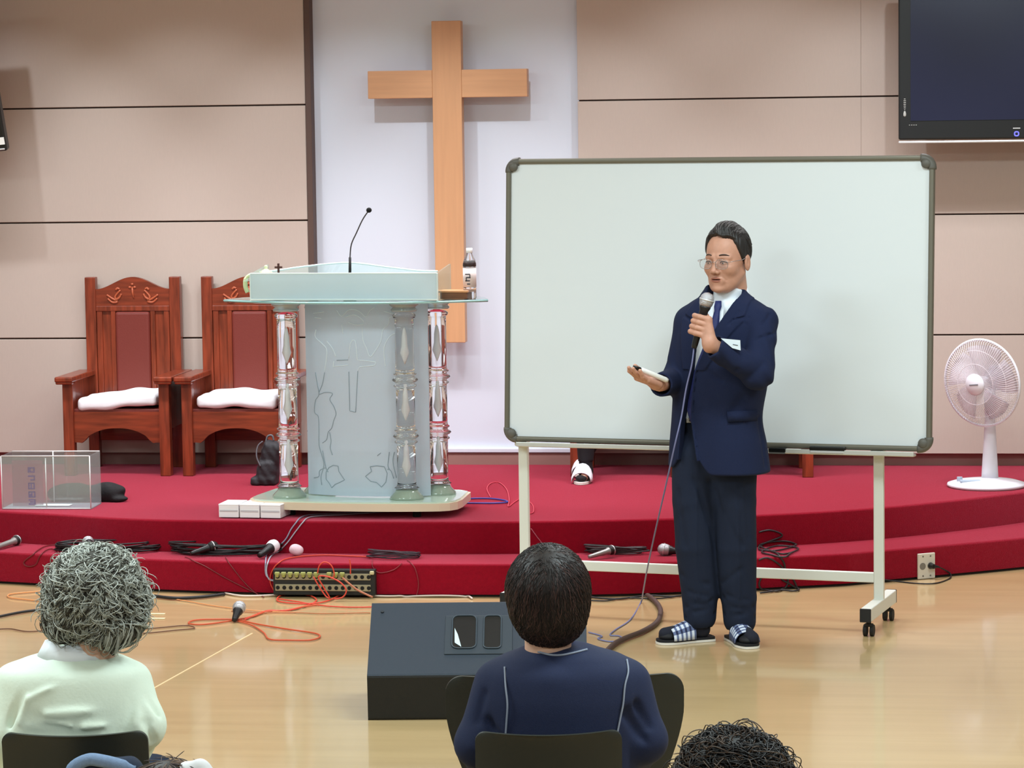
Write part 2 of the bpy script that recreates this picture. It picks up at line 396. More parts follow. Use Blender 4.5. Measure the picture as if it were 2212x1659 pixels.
def slab(poly, z0, z1, nose):
    b = MB(); prof = [(0.0, z0), (-0.0, z1-nose)]
    for k in range(1, 6): a = k/5*PI/2; prof.append((nose*(1-math.cos(a)), z1-nose+nose*math.sin(a)))
    vs = []; fs = []; n = len(prof)
    P = [np.array(p) for p in poly]
    for i, p in enumerate(P):
        t = P[min(i+1, len(P)-1)]-P[max(i-1, 0)]; t /= np.linalg.norm(t); nr = np.array([-t[1], t[0]])
        for d, z in prof: q = p+nr*d; vs.append((q[0], q[1], z))
    for i in range(len(P)-1):
        for k in range(n-1): fs.append((i*n+k, (i+1)*n+k, (i+1)*n+k+1, i*n+k+1))
    b.add(vs, fs, True)
    top = [vs[i*n+n-1] for i in range(len(P))]; back = [(p[0], WALL_Y+0.02 if p[0] > -99 else 0, z1) for p in top]
    m = len(top); b.add(top+back, [(i, i+1, m+i+1, m+i) for i in range(m-1)], False)
    return b
b = slab(STAGE, 0.0, 0.30, 0.012); s2 = slab(STEP, 0.012, 0.15, 0.012); b.add(s2.v, s2.f, True)
b.sm = [True]*len(b.f)
o = b.build('stage', M_carpet); tag(o, kind='structure')
b = MB(); pl = [(x, y+0.012) for x, y in [tuple(p) for p in STEP]]; vs = [(x, y, 0.0) for x, y in pl]+[(x, y, 0.014) for x, y in pl]; m = len(pl)
b.add(vs, [(i, i+1, m+i+1, m+i) for i in range(m-1)], False); o = b.build('trim_2', M_sdark); tag(o, kind='structure')

def hit(px, py, r=0.0):
    """where the line of sight meets stage, step or floor (for things lying there)"""
    p = at_z(px, py, 0.30)
    if p[1] >= _interp(STAGE, p[0]): return np.array([p[0], p[1], 0.30+r])
    def riser(poly, z0, z1):
        Y = 13.0
        for _ in range(12): q = at_Y(px, py, Y); Y = _interp(poly, q[0])
        return q if z0 <= q[2] <= z1 else None
    q = riser(STAGE, 0.15, 0.30)
    if q is not None: return np.array([q[0], q[1]-r, q[2]])
    p = at_z(px, py, 0.15)
    if p[1] >= _interp(STEP, p[0]): return np.array([p[0], p[1], 0.15+r])
    q = riser(STEP, 0.0, 0.15)
    if q is not None: return np.array([q[0], q[1]-r, q[2]])
    p = at_z(px, py, 0.0); return np.array([p[0], p[1], r])

# ------------------------------------------------------------------ lamps' housings in the ceiling
M_emit = mat('lamp_glow', (1, 1, 1, 1), emit=(1.0, 0.97, 0.93, 1), es=3.0)
M_white = mat('white_enamel', rgb(232, 232, 230), 0.4)
# ------------------------------------------------------------------ cross on the wall
M_cwood = mat('cross_beech', rgb(204, 152, 110), 0.42, var=0.05, vscale=3, stretch=(14, 14, 0.8), detail=3)
M_cwood_h = mat('cross_beech_bar', rgb(206, 154, 112), 0.42, var=0.06, vscale=3, stretch=(0.9, 14, 14), detail=3)
CY = WALL_Y-0.17
a = at_Y(966, 45, CY); bt = at_Y(972, 740, CY); cxm = (a[0]+bt[0])/2
la = at_Y(795, 182, CY); ra = at_Y(1139, 178, CY); zt = (at_Y(966, 151, CY)[2]); zb = at_Y(966, 211, CY)[2]
wv = (at_Y(1000, 400, CY)-at_Y(937, 400, CY))[0]
t = thing('wall_cross', 'large plain light wood cross mounted on the white wall', 'cross', (cxm, CY, bt[2]))
H = a[2]-bt[2]
sbox((0, 0.03, H/2), (wv, 0.075, H), 0.003).build('upright', M_cwood, t)
b = MB(); hw = (ra[0]-la[0])/2; mx = (ra[0]+la[0])/2-cxm
for x0, x1 in ((mx-hw, -wv/2), (wv/2, mx+hw)): b.box(((x0+x1)/2, 0.03, (zt+zb)/2-bt[2]), (x1-x0, 0.075, zt-zb), 0.003)
b.build('crossbar', M_cwood_h, t)
for z in (0.3, H-0.35): MB().cyl((0, 0.06, z), (0, 0.165, z), 0.012).build('wall_bracket', mat('steel', rgb(150, 150, 150), 0.4, metal=0.8), t)

# ------------------------------------------------------------------ televisions
M_black = mat('black_plastic', rgb(18, 18, 19), 0.35)
M_blackm = mat('black_matte', rgb(22, 22, 23), 0.7)
M_screen = mat('tv_screen', rgb(34, 37, 58), 0.16, coat=0.3, spec=0.4)
M_silver = mat('silver_trim', rgb(205, 205, 205), 0.35, metal=0.4)
TY = WALL_Y-0.42
p0 = at_Y(1941, 311, TY)
t = thing('television', 'black flat television switched off, hung high on the right beside the whiteboard', 'television', (p0[0]+0.62, TY+0.03, p0[2]))
TW, THt = 1.24, 0.82
b = MB(); b.box((0, 0, 0.02+THt/2), (TW, 0.06, THt), 0.008); b.box((0, 0.06, 0.4), (0.8, 0.08, 0.55), 0.03); b.build('housing', M_black, t)
b = MB(); b.box((0.0, -0.032, 0.115+0.33), (TW-0.12, 0.004, 0.66)); b.build('screen', M_screen, t)
b = MB(); b.box((0, -0.012, 0.008), (TW, 0.05, 0.012), 0.004); b.build('bottom_trim', M_silver, t)
b = MB()
for k, (z, ww) in enumerate([(0.205, .008), (0.196, .012), (0.187, .012), (0.178, .012), (0.169, .011), (0.160, .010), (0.151, .006)]): b.box((-TW/2+0.031, -0.031, z+0.02), (ww, 0.003, 0.004), 0.001)
b.build('side_sticker', mat('sticker_grey', rgb(170, 170, 165), 0.6), t); b = MB(); b.lathe([(0.001, 0.165), (0.004, 0.163), (0.007, 0.152), (0.007, 0.142), (0.002, 0.136)], 12, M=Matrix.Translation((-TW/2+0.031, -0.030, 0)), sy=0.3); b.build('drop_sticker', mat('sticker_grey', rgb(170, 170, 165), 0.6), t); b = MB()
for k in range(4): b.box((-TW/2+0.055+k*0.011, -0.031, 0.094), (0.006, 0.002, 0.003))
b.build('sticker_print', mat('sticker_grey', rgb(170, 170, 165), 0.6), t)
b = MB(); lx = at_Y(2196, 289, TY)[0]-t.location[0]; lz = at_Y(2196, 289, TY)[2]-p0[2]
pts = [(lx+0.008*sx, -0.032, lz+0.008*sz) for sx, sz in ((-1, -1), (-1, 1), (1, 1), (1, -1))]
b.tube(catmull(pts, 5, True), 0.003, 6, closed=True); b.build('standby_light', mat('blue_led', rgb(60, 60, 200), 0.4, emit=rgb(110, 110, 255), es=1.6), t)
b = MB(); b.box((lx, -0.031, lz+0.028), (0.036, 0.002, 0.005)); b.build('badge', M_silver, t)
b = MB(); b.cyl((0, 0.1, 0.5), (0, 0.295, 0.5), 0.03); b.build('wall_arm', M_blackm, t)
# left television, only its lower right corner shows
TY2 = WALL_Y-0.55; p1 = at_Y(20, 343, TY2)
t = thing('television', 'black flat television tilted on the far left wall, only its corner in view', 'television', (p1[0]-0.60, TY2, p1[2]))
t.rotation_euler = (math.radians(12), math.radians(-4.5), 0)
b = MB(); b.box((0, 0, 0.40), (1.2, 0.06, 0.8), 0.01); b.box((0, 0.07, 0.4), (0.8, 0.09, 0.55), 0.03); b.build('housing', M_black, t)
sbox((0, -0.032, 0.44), (1.1, 0.004, 0.66)).build('screen', M_screen, t)
sbox((0.57, -0.031, 0.055), (0.05, 0.004, 0.038)).build('sticker', mat('sticker_white', rgb(225, 225, 220), 0.6), t)
sbox((0, -0.02, 0.012), (1.18, 0.03, 0.008), 0.002).build('bottom_trim', M_silver, t)
b = MB(); b.cyl((0, 0.1, 0.45), (0, 0.36, 0.45), 0.03); b.build('wall_arm', M_blackm, t)

# ------------------------------------------------------------------ pulpit chairs
M_rwood = mat('red_brown_wood', rgb(126, 52, 30), 0.33, var=0.45, vscale=5, stretch=(9, 9, 0.9), coat=0.25, detail=5)
M_rwood_h = mat('red_brown_wood_cross', rgb(122, 50, 28), 0.33, var=0.4, vscale=5, stretch=(0.9, 9, 9), coat=0.25, detail=5)
M_leather = mat('brown_leather', rgb(116, 46, 38), 0.5, bump=0.15, bscale=150)
M_carve = mat('carving_wood', rgb(176, 88, 56), 0.35)
def pulpit_chair(label, cx, fy, group='carved wooden pulpit chairs'):
    t = thing('pulpit_chair', label, 'chair', (cx, fy, 0.30), 0, group)
    W = 0.285; D = 0.44                      # half width at legs, depth
    for sx in (-1, 1):
        MB().box((sx*(W-0.028), 0.028, 0.245), (0.056, 0.056, 0.49), 0.004).build('leg', M_rwood, t)
        b = MB(); xb = sx*(W-0.055); b.box((xb, D-0.028, 0.51), (0.058, 0.05, 1.02), 0.004); b.build('back_post', M_rwood, t)
        # side panel with arm
        b = MB(); b.box((sx*(W-0.028), D/2, 0.37), (0.022, D-0.08, 0.26), 0.003); b.build('side_panel', M_rwood, t)
        b = MB(); b.box((sx*(W-0.022), D/2-0.035, 0.51), (0.098, D+0.03, 0.028), 0.007); b.box((sx*(W-0.022), -0.028, 0.494), (0.09, 0.035, 0.02), 0.006); b.build('armrest', M_rwood, t)
    # apron with arch
    n = 24; x0 = W-0.056; poly = []
    for i in range(n+1):
        x = -x0+2*x0*i/n; u = abs(x)/x0
        z = 0.175 if u > 0.86 else 0.175+0.075*(1-(u/0.86)**2.4)+(-0.008 if 0.74 < u else 0)
        poly.append((x, z))
    poly += [(x0, 0.335), (-x0, 0.335)]
    b = MB(); b.prism(poly, -0.045, -0.015, M=Matrix.Rotation(PI/2, 4, 'X')); b.build('apron', M_rwood_h, t)
    sbox((0, D/2, 0.33), (2*(W-0.04), D-0.06, 0.04), 0.006).build('seat', M_leather, t)
    # back: crest rail with ogee top
    X = W-0.084; yb = D-0.03; crest = []
    for i in range(33):
        x = -X+2*X*i/32; crest.append((x, 0.955+0.065*math.cos(PI*x/X*0.97)*0.5+0.032))
    b = MB(); b.prism([(-X, 0.865), (X, 0.865)]+crest[::-1], -(yb+0.015), -(yb-0.015), M=Matrix.Rotation(PI/2, 4, 'X')); cr = b.build('crest_rail', M_rwood_h, t)
    b = MB(); yf = yb-0.017
    for dx, dz, rr in ((0, 0.036, .0085), (-0.013, 0.020, .0085), (0.013, 0.020, .0085), (0, 0.018, .006)): b.sphere((dx, yf, 0.945+dz), (rr, 0.005, rr*0.8), 10, 6)
    b.tube([(0, yf, 0.965), (0.001, yf, 0.935), (0.008, yf, 0.905)], [0.005, 0.006, 0.003], 6); b.build('carved_cross', M_carve, cr)
    for sx in (-1, 1):
        b = MB()
        for (x0_, z0_), (x1_, z1_), (x2_, z2_) in (((.055, .95), (.085, .915), (.072, .892)), ((.13, .925), (.10, .905), (.072, .892)), ((.125, .905), (.10, .885), (.07, .888)), ((.06, .955), (.07, .96), (.082, .95)), ((.05, .93), (.062, .91), (.08, .9))):
            b.tube(catmull([(sx*(x0_+0.01), yf, z0_), (sx*(x1_+0.01), yf, z1_), (sx*(x2_+0.01), yf, z2_)], 4), [0.0055]*4+[0.0065]*4+[0.003], 6)
        b.build('carved_dove', M_carve, cr)
    b = MB(); b.box((0, yb, 0.61), (2*X, 0.018, 0.51)); 
    for sx in (-1, 1): b.box((sx*(X-0.018), yb-0.006, 0.61), (0.03, 0.028, 0.51), 0.003); b.box((sx*0.108, yb-0.007, 0.61), (0.026, 0.030, 0.51), 0.004)
    b.box((0, yb-0.008, 0.852), (2*X, 0.032, 0.028), 0.003)
    b.build('back_panel', M_rwood, t)
    b = MB(); b.box((0, yb-0.018, 0.60), (0.188, 0.036, 0.47), 0.014, seg=3); b.build('back_cushion', M_leather, t)
    b = MB(); b.box((0, D-0.03, 0.19), (2*X, 0.02, 0.09), 0.003); b.build('rear_rail', M_rwood_h, t)
    return t
LEGY = 14.40
c1 = at_Y(254, 1031, LEGY)[0]; c2 = at_Y(511, 1031, LEGY)[0]
pulpit_chair('carved red-brown wooden pulpit chair, the leftmost one, fully in view with white seat cushion', c1, LEGY)
pulpit_chair('carved red-brown wooden pulpit chair partly hidden behind the left of the glass lectern', c2, LEGY)
c3 = at_Y(1232, 1031, LEGY)[0]+0.285; c4 = at_Y(1757, 1031, LEGY)[0]-0.285
pulpit_chair('wooden pulpit chair behind the whiteboard with a seated person, one leg showing below board', c3, LEGY)
pulpit_chair('wooden pulpit chair behind the whiteboard, its right leg showing right of the standing man', c4, LEGY)
# white cushions on the seats
M_cush = mat('white_cushion_cloth', rgb(242, 243, 246), 0.85, bump=0.25, bscale=30)
def cushion(label, cx, amp, ph):
    def f(P):
        q = P.copy(); x, y, z = q[:, 0], q[:, 1], q[:, 2]
        rise = amp*(x/0.2)+0.010*np.sin(9*x+ph)+0.006*np.sin(23*x+5*y+ph)
        th = 0.032*(1-0.30*np.clip(np.abs(x)/0.215, 0, 1)**3-0.45*np.clip(-(y-0.02)/0.2, 0, 1)**3)
        d = s_box(np.stack([x, y, (z-0.03-rise*0.6)], 1), (0, 0, 0), (0.214, 0.19, 0.036), 0.026)
        return d+0.006*(1-th/0.032)+0.003*np.sin(40*x+ph)*np.sin(31*y)
    t = sdf_obj('seat_cushion', f, (-.24, -.22, -.03), (.24, .22, .12), 0.008, M_cush, None, 2)
    t.location = (cx, LEGY+0.20, 0.655)
    tag(t, label, 'cushion', 'white seat cushions'); return t
cushion('lumpy white cushion on the seat of the leftmost pulpit chair', c1, 0.016, 0.5)
cushion('flat white cushion on the seat of the pulpit chair behind the lectern', c2, 0.002, 2.1)

# ------------------------------------------------------------------ whiteboard on wheeled stand
M_wb = mat('whiteboard_face', rgb(217, 223, 227), 0.22, coat=0.2, spec=0.4)
M_wbf = mat('board_frame_grey', rgb(112, 108, 96), 0.4, metal=0.35)
M_wbc = mat('board_corner_grey', rgb(92, 90, 84), 0.5)
M_stand = mat('stand_enamel', rgb(216, 217, 208), 0.4)
M_rubber = mat('black_rubber', rgb(24, 23, 23), 0.7)
fr = at_z(1898, 1357, 0.0); fl = at_Y(1134, 1330, fr[1]+0.33); fl[2] = 0
ang = math.atan2(fr[1]-fl[1], fr[0]-fl[0]); sl = math.hypot(fr[0]-fl[0], fr[1]-fl[1])
t = thing('whiteboard', 'large blank whiteboard on a white wheeled stand behind the standing man', 'whiteboard', ((fl[0]+fr[0])/2, (fl[1]+fr[1])/2, 0), ang)
WBT = t; RM = Matrix.Rotation(-ang, 3, 'Z'); WBO = Vector(t.location)
def wb_local(p): return RM @ (Vector(p)-WBO)
def wb_px(x, y, yl):   # point on the board's own vertical plane yl
    r = Vector(_ray(x, y)); n = Vector((-math.sin(ang), math.cos(ang), 0)); e = Vector(EYE)
    tt = (yl-(e-WBO).dot(n))/r.dot(n); return wb_local(e+tt*r)
yl = -0.045
bl = wb_px(1080, 955, yl); br_ = wb_px(2011, 973, yl); tl = wb_px(1092, 343, yl); tr = wb_px(2013, 334, yl)
bx0, bx1 = (bl.x+tl.x)/2, (br_.x+tr.x)/2; bz0 = (bl.z+br_.z)/2; bz1 = (tl.z+tr.z)/2
BW = bx1-bx0; BH = bz1-bz0; bcx = (bx0+bx1)/2; lean = math.radians(3.5)
BM = Matrix.Translation((bcx, yl, bz0)) @ Matrix.Rotation(-lean, 4, 'X')
sbox((0, 0.012, BH/2), (BW-0.03, 0.018, BH-0.03), 0.002)
b = MB(); b.box((0, 0.008, BH/2), (BW-0.03, 0.012, BH-0.03), M=BM); b.build('board', M_wb, t)
b = MB(); fw = 0.022
for c, d in (((0, 0.006, fw/2), (BW-0.1, 0.034, fw)), ((0, 0.006, BH-fw/2), (BW-0.1, 0.034, fw)), ((-BW/2+fw/2, 0.006, BH/2), (fw, 0.034, BH-0.1)), ((BW/2-fw/2, 0.006, BH/2), (fw, 0.034, BH-0.1))): b.box(c, d, 0.008, M=BM, seg=3)
fo = b.build('frame', M_wbf, t)
for sx in (-1, 1):
    for sz in (0, 1):
        cx = sx*(BW/2-0.052); cz = 0.052 if sz == 0 else BH-0.052
        arc = [(cx+sx*0.040*math.sin(a), 0.006, cz+(1 if sz else -1)*0.040*math.cos(a)) for a in np.linspace(-0.15, PI/2+0.15, 10)]
        b = MB(); b.tube(arc, 0.019, 10, M=BM); b.sphere((sx*(BW/2-0.034), -0.008, (0.034 if sz == 0 else BH-0.034)), (0.021, 0.012, 0.021), 12, 8, M=BM); b.build('corner_cap', M_wbc, fo)
M_tray = mat('tray_aluminium', rgb(200, 200, 195), 0.4, metal=0.4)
b = MB(); b.box((0, -0.012, -0.016), (BW-0.13, 0.055, 0.010), 0.004, M=BM); b.box((0, -0.038, -0.010), (BW-0.13, 0.006, 0.018), 0.002, M=BM); b.build('tray', M_tray, t)
zc = 0.21
for nm, ux, dy in (('upright', -sl/2, 0), ('upright', sl/2, 0)):
    MB().box((ux, 0.012, (bz0+BH*0.5+0.06)/2+0.03), (0.042, 0.026, bz0+BH*0.5-0.06), 0.004).build('upright', M_stand, t)
    f = MB(); f.box((ux, 0.0, 0.095), (0.045, 0.50, 0.055), 0.004); fo = f.build('foot', M_stand, t)
    for sy in (-1, 1):
        MB().box((ux, sy*0.252, 0.095), (0.046, 0.010, 0.056), 0.003).build('end_cap', M_rubber, fo)
        c = MB(); yy = sy*0.19
        c.cyl((ux, yy, 0.068), (ux, yy, 0.05), 0.010); c.box((ux, yy, 0.046), (0.036, 0.03, 0.012), 0.004)
        for q in (-1, 1): c.cyl((ux+q*0.007, yy+0.004, 0.024), (ux+q*0.021, yy+0.004, 0.024), 0.024, n=20)
        c.build('caster', M_rubber, fo)
MB().box((0, 0.012, zc), (sl-0.04, 0.024, 0.042), 0.004).build('crossbar', M_stand, t)
for ux in (-sl/2, sl/2):
    b = MB(); b.box((ux, -0.004, bz0-0.012), (0.055, 0.05, 0.022), 0.004); b.box((ux, 0.03, bz0+BH*0.25), (0.05, 0.03, BH*0.5), 0.01); b.build('bracket', M_stand, t)
# things on the tray
def on_tray(x, y): p = wb_px(x, y, yl-0.028); return WBO+Matrix.Rotation(ang, 3, 'Z') @ p
def marker(p, L, m, mc, label, name='marker', cat='marker', dz=0.0):
    t = thing(name, label, cat, p, ang)
    b = MB(); b.cyl((-L/2, 0, 0), (L*0.2, 0, 0), 0.009, n=14); b.build('barrel', m, t)
    b = MB(); b.cyl((L*0.2, 0, 0), (L/2, 0, 0), 0.0098, n=14); b.build('cap', mc, t); return t
M_wplas = mat('white_plastic', rgb(235, 235, 232), 0.4)
M_bplas = mat('black_gloss_plastic', rgb(14, 14, 15), 0.3)
q = on_tray(1680, 972); t = thing('eraser', 'black whiteboard eraser on the tray just right of the standing man', 'eraser', q, ang)
sbox((0, 0, 0), (0.075, 0.03, 0.02), 0.004).build('grip', M_bplas, t); sbox((0, 0, -0.010), (0.07, 0.028, 0.010), 0.002).build('felt', mat('grey_felt', rgb(90, 90, 90), 0.95), t)
marker(on_tray(1720, 974), 0.11, M_wplas, M_bplas, 'white and black marker in the middle of the whiteboard tray')
t = thing('eraser', 'long black eraser with pale felt on the whiteboard tray, rightmost item there', 'eraser', on_tray(1788, 971), ang)
sbox((0, 0, 0.004), (0.15, 0.032, 0.018), 0.005).build('grip', M_bplas, t); sbox((0.0, -0.001, -0.009), (0.14, 0.032, 0.010), 0.002).build('felt', mat('pale_felt', rgb(190, 190, 190), 0.95), t)

# ------------------------------------------------------------------ pedestal fan
M_fan = mat('fan_white', rgb(226, 224, 232), 0.35)
M_fang = mat('fan_grille_wire', rgb(222, 214, 220), 0.4)
M_blade = mat('fan_blade_clear', rgb(226, 216, 224), 0.2, trans=0.5, ior=1.2, alpha=0.65)
fb = at_z(2131, 1051, 0.30)
t = thing('electric_fan', 'white electric fan with round wire cage at the right end of red stage', 'fan', fb, YAW)
FB = Frame(fb)
b = MB(); b.lathe([(0.001, 0), (0.185, 0.0), (0.193, 0.008), (0.19, 0.018), (0.15, 0.030), (0.06, 0.042), (0.001, 0.044)], 48); b.build('base', M_fan, t)
b = MB(); b.box((-0.09, -0.06, 0.036), (0.10, 0.03, 0.012), 0.004); b.cyl((-0.135, -0.02, 0.03), (-0.135, -0.02, 0.052), 0.014, n=16); b.build('switch_panel', mat('fan_switch_grey', rgb(170, 185, 200), 0.4), t)
b = MB(); pts = [((0.042-0.018*k/9), 0.04+0.32*k/9) for k in range(10)]; b.lathe([(0.001, 0.03)]+pts+[(0.001, 0.362)], 28, M=Matrix.Translation((0.02, 0.02, 0)), sy=0.8); b.build('column', M_fan, t)
b = MB(); b.tube([(0.02, 0.02, 0.35), (0.022, 0.02, 0.40), (0.026, 0.03, 0.47)], [0.026, 0.030, 0.024], 14); b.cyl((0.005, -0.008, 0.42), (0.005, -0.016, 0.42), 0.009, n=12); b.build('neck', M_fan, t)
fa = math.radians(-42)      # faces left of the camera
HM = Matrix.Translation((0.045, 0.03, 0.525)) @ Matrix.Rotation(fa, 4, 'Z') @ Matrix.Rotation(math.radians(4), 4, 'X') @ Matrix.Rotation(PI/2, 4, 'X')   # local +z points at the viewer
b = MB(); b.lathe([(0.001, -0.085), (0.035, -0.085), (0.052, -0.06), (0.056, 0.0), (0.05, 0.03), (0.001, 0.034)], 28, M=HM); b.box((0, 0.058, -0.03), (0.07, 0.02, 0.06), 0.006, M=HM); mo = b.build('motor_housing', M_fan, t)
cg = MB(); gz = 0.115; R0 = 0.212
def ringp(r, z, n=64): return [(r*math.cos(2*PI*k/n), r*math.sin(2*PI*k/n), z) for k in range(n)]
cg.tube(ringp(R0, gz), 0.0065, 8, closed=True, M=HM); cg.build('cage_rim', M_fan, t)
cg = MB(); NW = 100
for k in range(NW):
    a = 2*PI*k/NW; c, s = math.cos(a), math.sin(a); a2 = a+0.16; c2, s2 = math.cos(a2), math.sin(a2)
    cg.tube([(0.048*c, 0.048*s, gz+0.062), (0.10*math.cos(a+.05), 0.10*math.sin(a+.05), gz+0.062), (0.17*math.cos(a+.11), 0.17*math.sin(a+.11), gz+0.045), (0.205*c2, 0.205*s2, gz+0.02), (R0*c2, R0*s2, gz)], 0.0011, 4, caps=False, M=HM)
for r, z in ((0.10, 0.062), (0.165, 0.046)): cg.tube(ringp(r, gz+z, 40), 0.0012, 4, closed=True, M=HM)
cg.build('front_grille', M_fang, t)
cg = MB()
for k in range(NW):
    a = 2*PI*k/NW; c, s = math.cos(a), math.sin(a)
    cg.tube([(0.05*c, 0.05*s, 0.036), (0.14*c, 0.14*s, gz-0.075), (0.20*c, 0.20*s, gz-0.03), (R0*c, R0*s, gz)], 0.0011, 4, caps=False, M=HM)
cg.build('rear_grille', M_fang, t)
b = MB(); b.lathe([(0.001, gz+0.075), (0.047, gz+0.073), (0.053, gz+0.064), (0.05, gz+0.055), (0.001, gz+0.054)], 32, M=HM); hb = b.build('badge_disc', M_fan, t)
b = MB(); b.box((0, 0, gz+0.0755), (0.05, 0.006, 0.002), M=HM @ Matrix.Rotation(0.1, 4, 'Z')); b.build('lettering_bar', mat('fan_badge_grey', rgb(120, 118, 125), 0.5), hb)
for k in range(5):
    b = MB(); a0 = 2*PI*k/5; vs = []; fs = []
    for i in range(7):
        r = 0.03+0.155*i/6
        for j in range(7):
            u = j/6-0.5; aa = a0+u*(0.95+0.15*math.sin(i/6*PI))+0.25*(i/6); vs.append((r*math.cos(aa), r*math.sin(aa), gz-0.01+u*0.045))
    for i in range(6):
        for j in range(6): q = i*7+j; fs.append((q, q+1, q+8, q+7))
    b.add(vs, fs, True, HM); o = b.build('blade', M_blade, t); md = o.modifiers.new('solid', 'SOLIDIFY'); md.thickness = 0.002
b = MB(); b.lathe([(0.001, gz-0.045), (0.032, gz-0.04), (0.034, gz+0.012), (0.02, gz+0.03), (0.001, gz+0.032)], 24, M=HM); b.cyl((0, 0, 0.03), (0, 0, gz-0.04), 0.008, n=10, M=HM); b.build('hub', mat('fan_hub', rgb(190, 186, 196), 0.4), t)
# ------------------------------------------------------------------ glass lectern
M_glass = mat('clear_acrylic', (0.97, 0.99, 0.99, 1), 0.02, trans=1.0, ior=1.47)
M_ggreen = mat('green_edge_glass', rgb(190, 222, 218), 0.04, trans=0.9, ior=1.5)
def frosted(name, col, a, rough=0.35, tr=0.35):
    m = bpy.data.materials.new(name); m.use_nodes = True; nt = m.node_tree; N = nt.nodes; L = nt.links
    N.remove(N['Principled BSDF']); out = N['Material Output']
    d = N.new('ShaderNodeBsdfDiffuse'); d.inputs[0].default_value = col
    tl = N.new('ShaderNodeBsdfTranslucent'); tl.inputs[0].default_value = col
    tp = N.new('ShaderNodeBsdfTransparent'); tp.inputs[0].default_value = (0.9, 0.97, 0.96, 1)
    gl = N.new('ShaderNodeBsdfGlossy'); gl.inputs['Roughness'].default_value = rough; gl.inputs[0].default_value = (1, 1, 1, 1)
    m1 = N.new('ShaderNodeMixShader'); m1.inputs[0].default_value = tr; L.new(d.outputs[0], m1.inputs[1]); L.new(tl.outputs[0], m1.inputs[2])
    m2 = N.new('ShaderNodeMixShader'); m2.inputs[0].default_value = a; L.new(tp.outputs[0], m2.inputs[1]); L.new(m1.outputs[0], m2.inputs[2])
    m3 = N.new('ShaderNodeMixShader'); m3.inputs[0].default_value = 0.06; L.new(m2.outputs[0], m3.inputs[1]); L.new(gl.outputs[0], m3.inputs[2])
    L.new(m3.outputs[0], out.inputs['Surface']); return m
M_frost = frosted('frosted_glass', rgb(214, 226, 238), 0.82)
M_frost2 = frosted('frosted_green_glass', rgb(222, 237, 243), 0.85)
M_clearp = frosted('clear_sheet', rgb(215, 235, 235), 0.10, 0.05)
M_cream = mat('cream_stone', rgb(222, 206, 180), 0.35, coat=0.2)
M_gedge = mat('bright_glass_edge', rgb(225, 240, 240), 0.15, coat=0.5)
M_etchd = mat('etched_line_dark', rgb(140, 156, 166), 0.6)
M_etchl = mat('etched_line_light', rgb(226, 236, 240), 0.6)
pL = at_z(625, 1074, 0.38); pR = at_z(880, 1077, 0.38)
LA = math.atan2(pR[1]-pL[1], pR[0]-pL[0])-0.02
LC = (pL+pR)/2; hwid = np.linalg.norm((pR-pL)[:2])/2
t = LEC = thing('lectern', 'clear acrylic and frosted glass lectern with turned columns on the red stage', 'lectern', (LC[0], LC[1], 0.30), LA)
LR = Matrix.Rotation(-LA, 3, 'Z'); LO = Vector((LC[0], LC[1], 0.30))
def lec_px(x, y, yl=0.0):
    r = Vector(_ray(x, y)); n = Vector((-math.sin(LA), math.cos(LA), 0)); e = Vector(EYE); tt = (yl-(e-LO).dot(n))/r.dot(n); return LR @ (e+tt*r-LO)
def lec_pz(x, y, z): p = Vector(at_z(x, y, z)); return LR @ (p-LO)
PT = 0.08     # plate top above the stage
# base plate: straight back, bowed front with rounded corners
x0 = lec_pz(541, 1073, 0.38).x; x1 = lec_pz(1012, 1066, 0.38).x+0.01
cx0 = (x0+x1)/2; hx = (x1-x0)/2; outl = []
for k in range(25):
    u = -1+2*k/24; outl.append((cx0+hx*0.93*u, -0.10-0.055*(1-u*u)))
yb_ = 0.36
outl = [(x0, 0.05), (x0+0.005, -0.03), (x0+0.03, -0.08)]+outl[1:-1]+[(x1-0.03, -0.08), (x1-0.005, -0.03), (x1, 0.05), (x1-0.02, yb_-0.05), (x1-0.07, yb_), (x0+0.07, yb_), (x0+0.02, yb_-0.05)]
b = MB(); b.prism(outl, PT-0.042, PT-0.006); b.build('base_plate', M_cream, t, bevel=0.006)
b = MB(); b.prism([(cx0+(x-cx0)*0.975, y*0.97) for x, y in outl], PT-0.006, PT); b.build('base_glass', mat('green_base_glass', rgb(196, 216, 200), 0.12, coat=0.4), t)
for sx in (-0.6, 0.6):
    for yy in (-0.02, 0.28): MB().cyl((cx0+sx*hx, yy, 0), (cx0+sx*hx, yy, PT-0.042), 0.02, n=16).build('foot', M_blackm, t)
TOPZ = lec_px(760, 650, -0.1).z
# turned columns
def col_profile(h):
    P = [(0.001, 0), (0.052, 0.0), (0.050, 0.012), (0.036, 0.034), (0.034, 0.045), (0.038, 0.052), (0.031, 0.06), (0.0285, 0.07)]
    z0 = 0.07; seg = (h-0.07-0.06)/3
    for s in range(3):
        a = z0+s*seg; e = a+seg
        P += [(0.0285, a+0.01), (0.0285, e-0.075)]
        if s < 2: P += [(0.031, e-0.072), (0.0345, e-0.068), (0.0345, e-0.063), (0.029, e-0.058), (0.029, e-0.05), (0.036, e-0.045), (0.0395, e-0.038), (0.036, e-0.031), (0.029, e-0.026), (0.029, e-0.018), (0.0345, e-0.013), (0.0345, e-0.008), (0.030, e-0.004)]
    P += [(0.0285, h-0.078), (0.034, h-0.068), (0.035, h-0.06), (0.029, h-0.052), (0.038, h-0.042), (0.040, h-0.034), (0.034, h-0.024), (0.044, h-0.012), (0.045, h), (0.001, h)]
    return [(r*1.55 if r > .01 else r, z) for r, z in P]
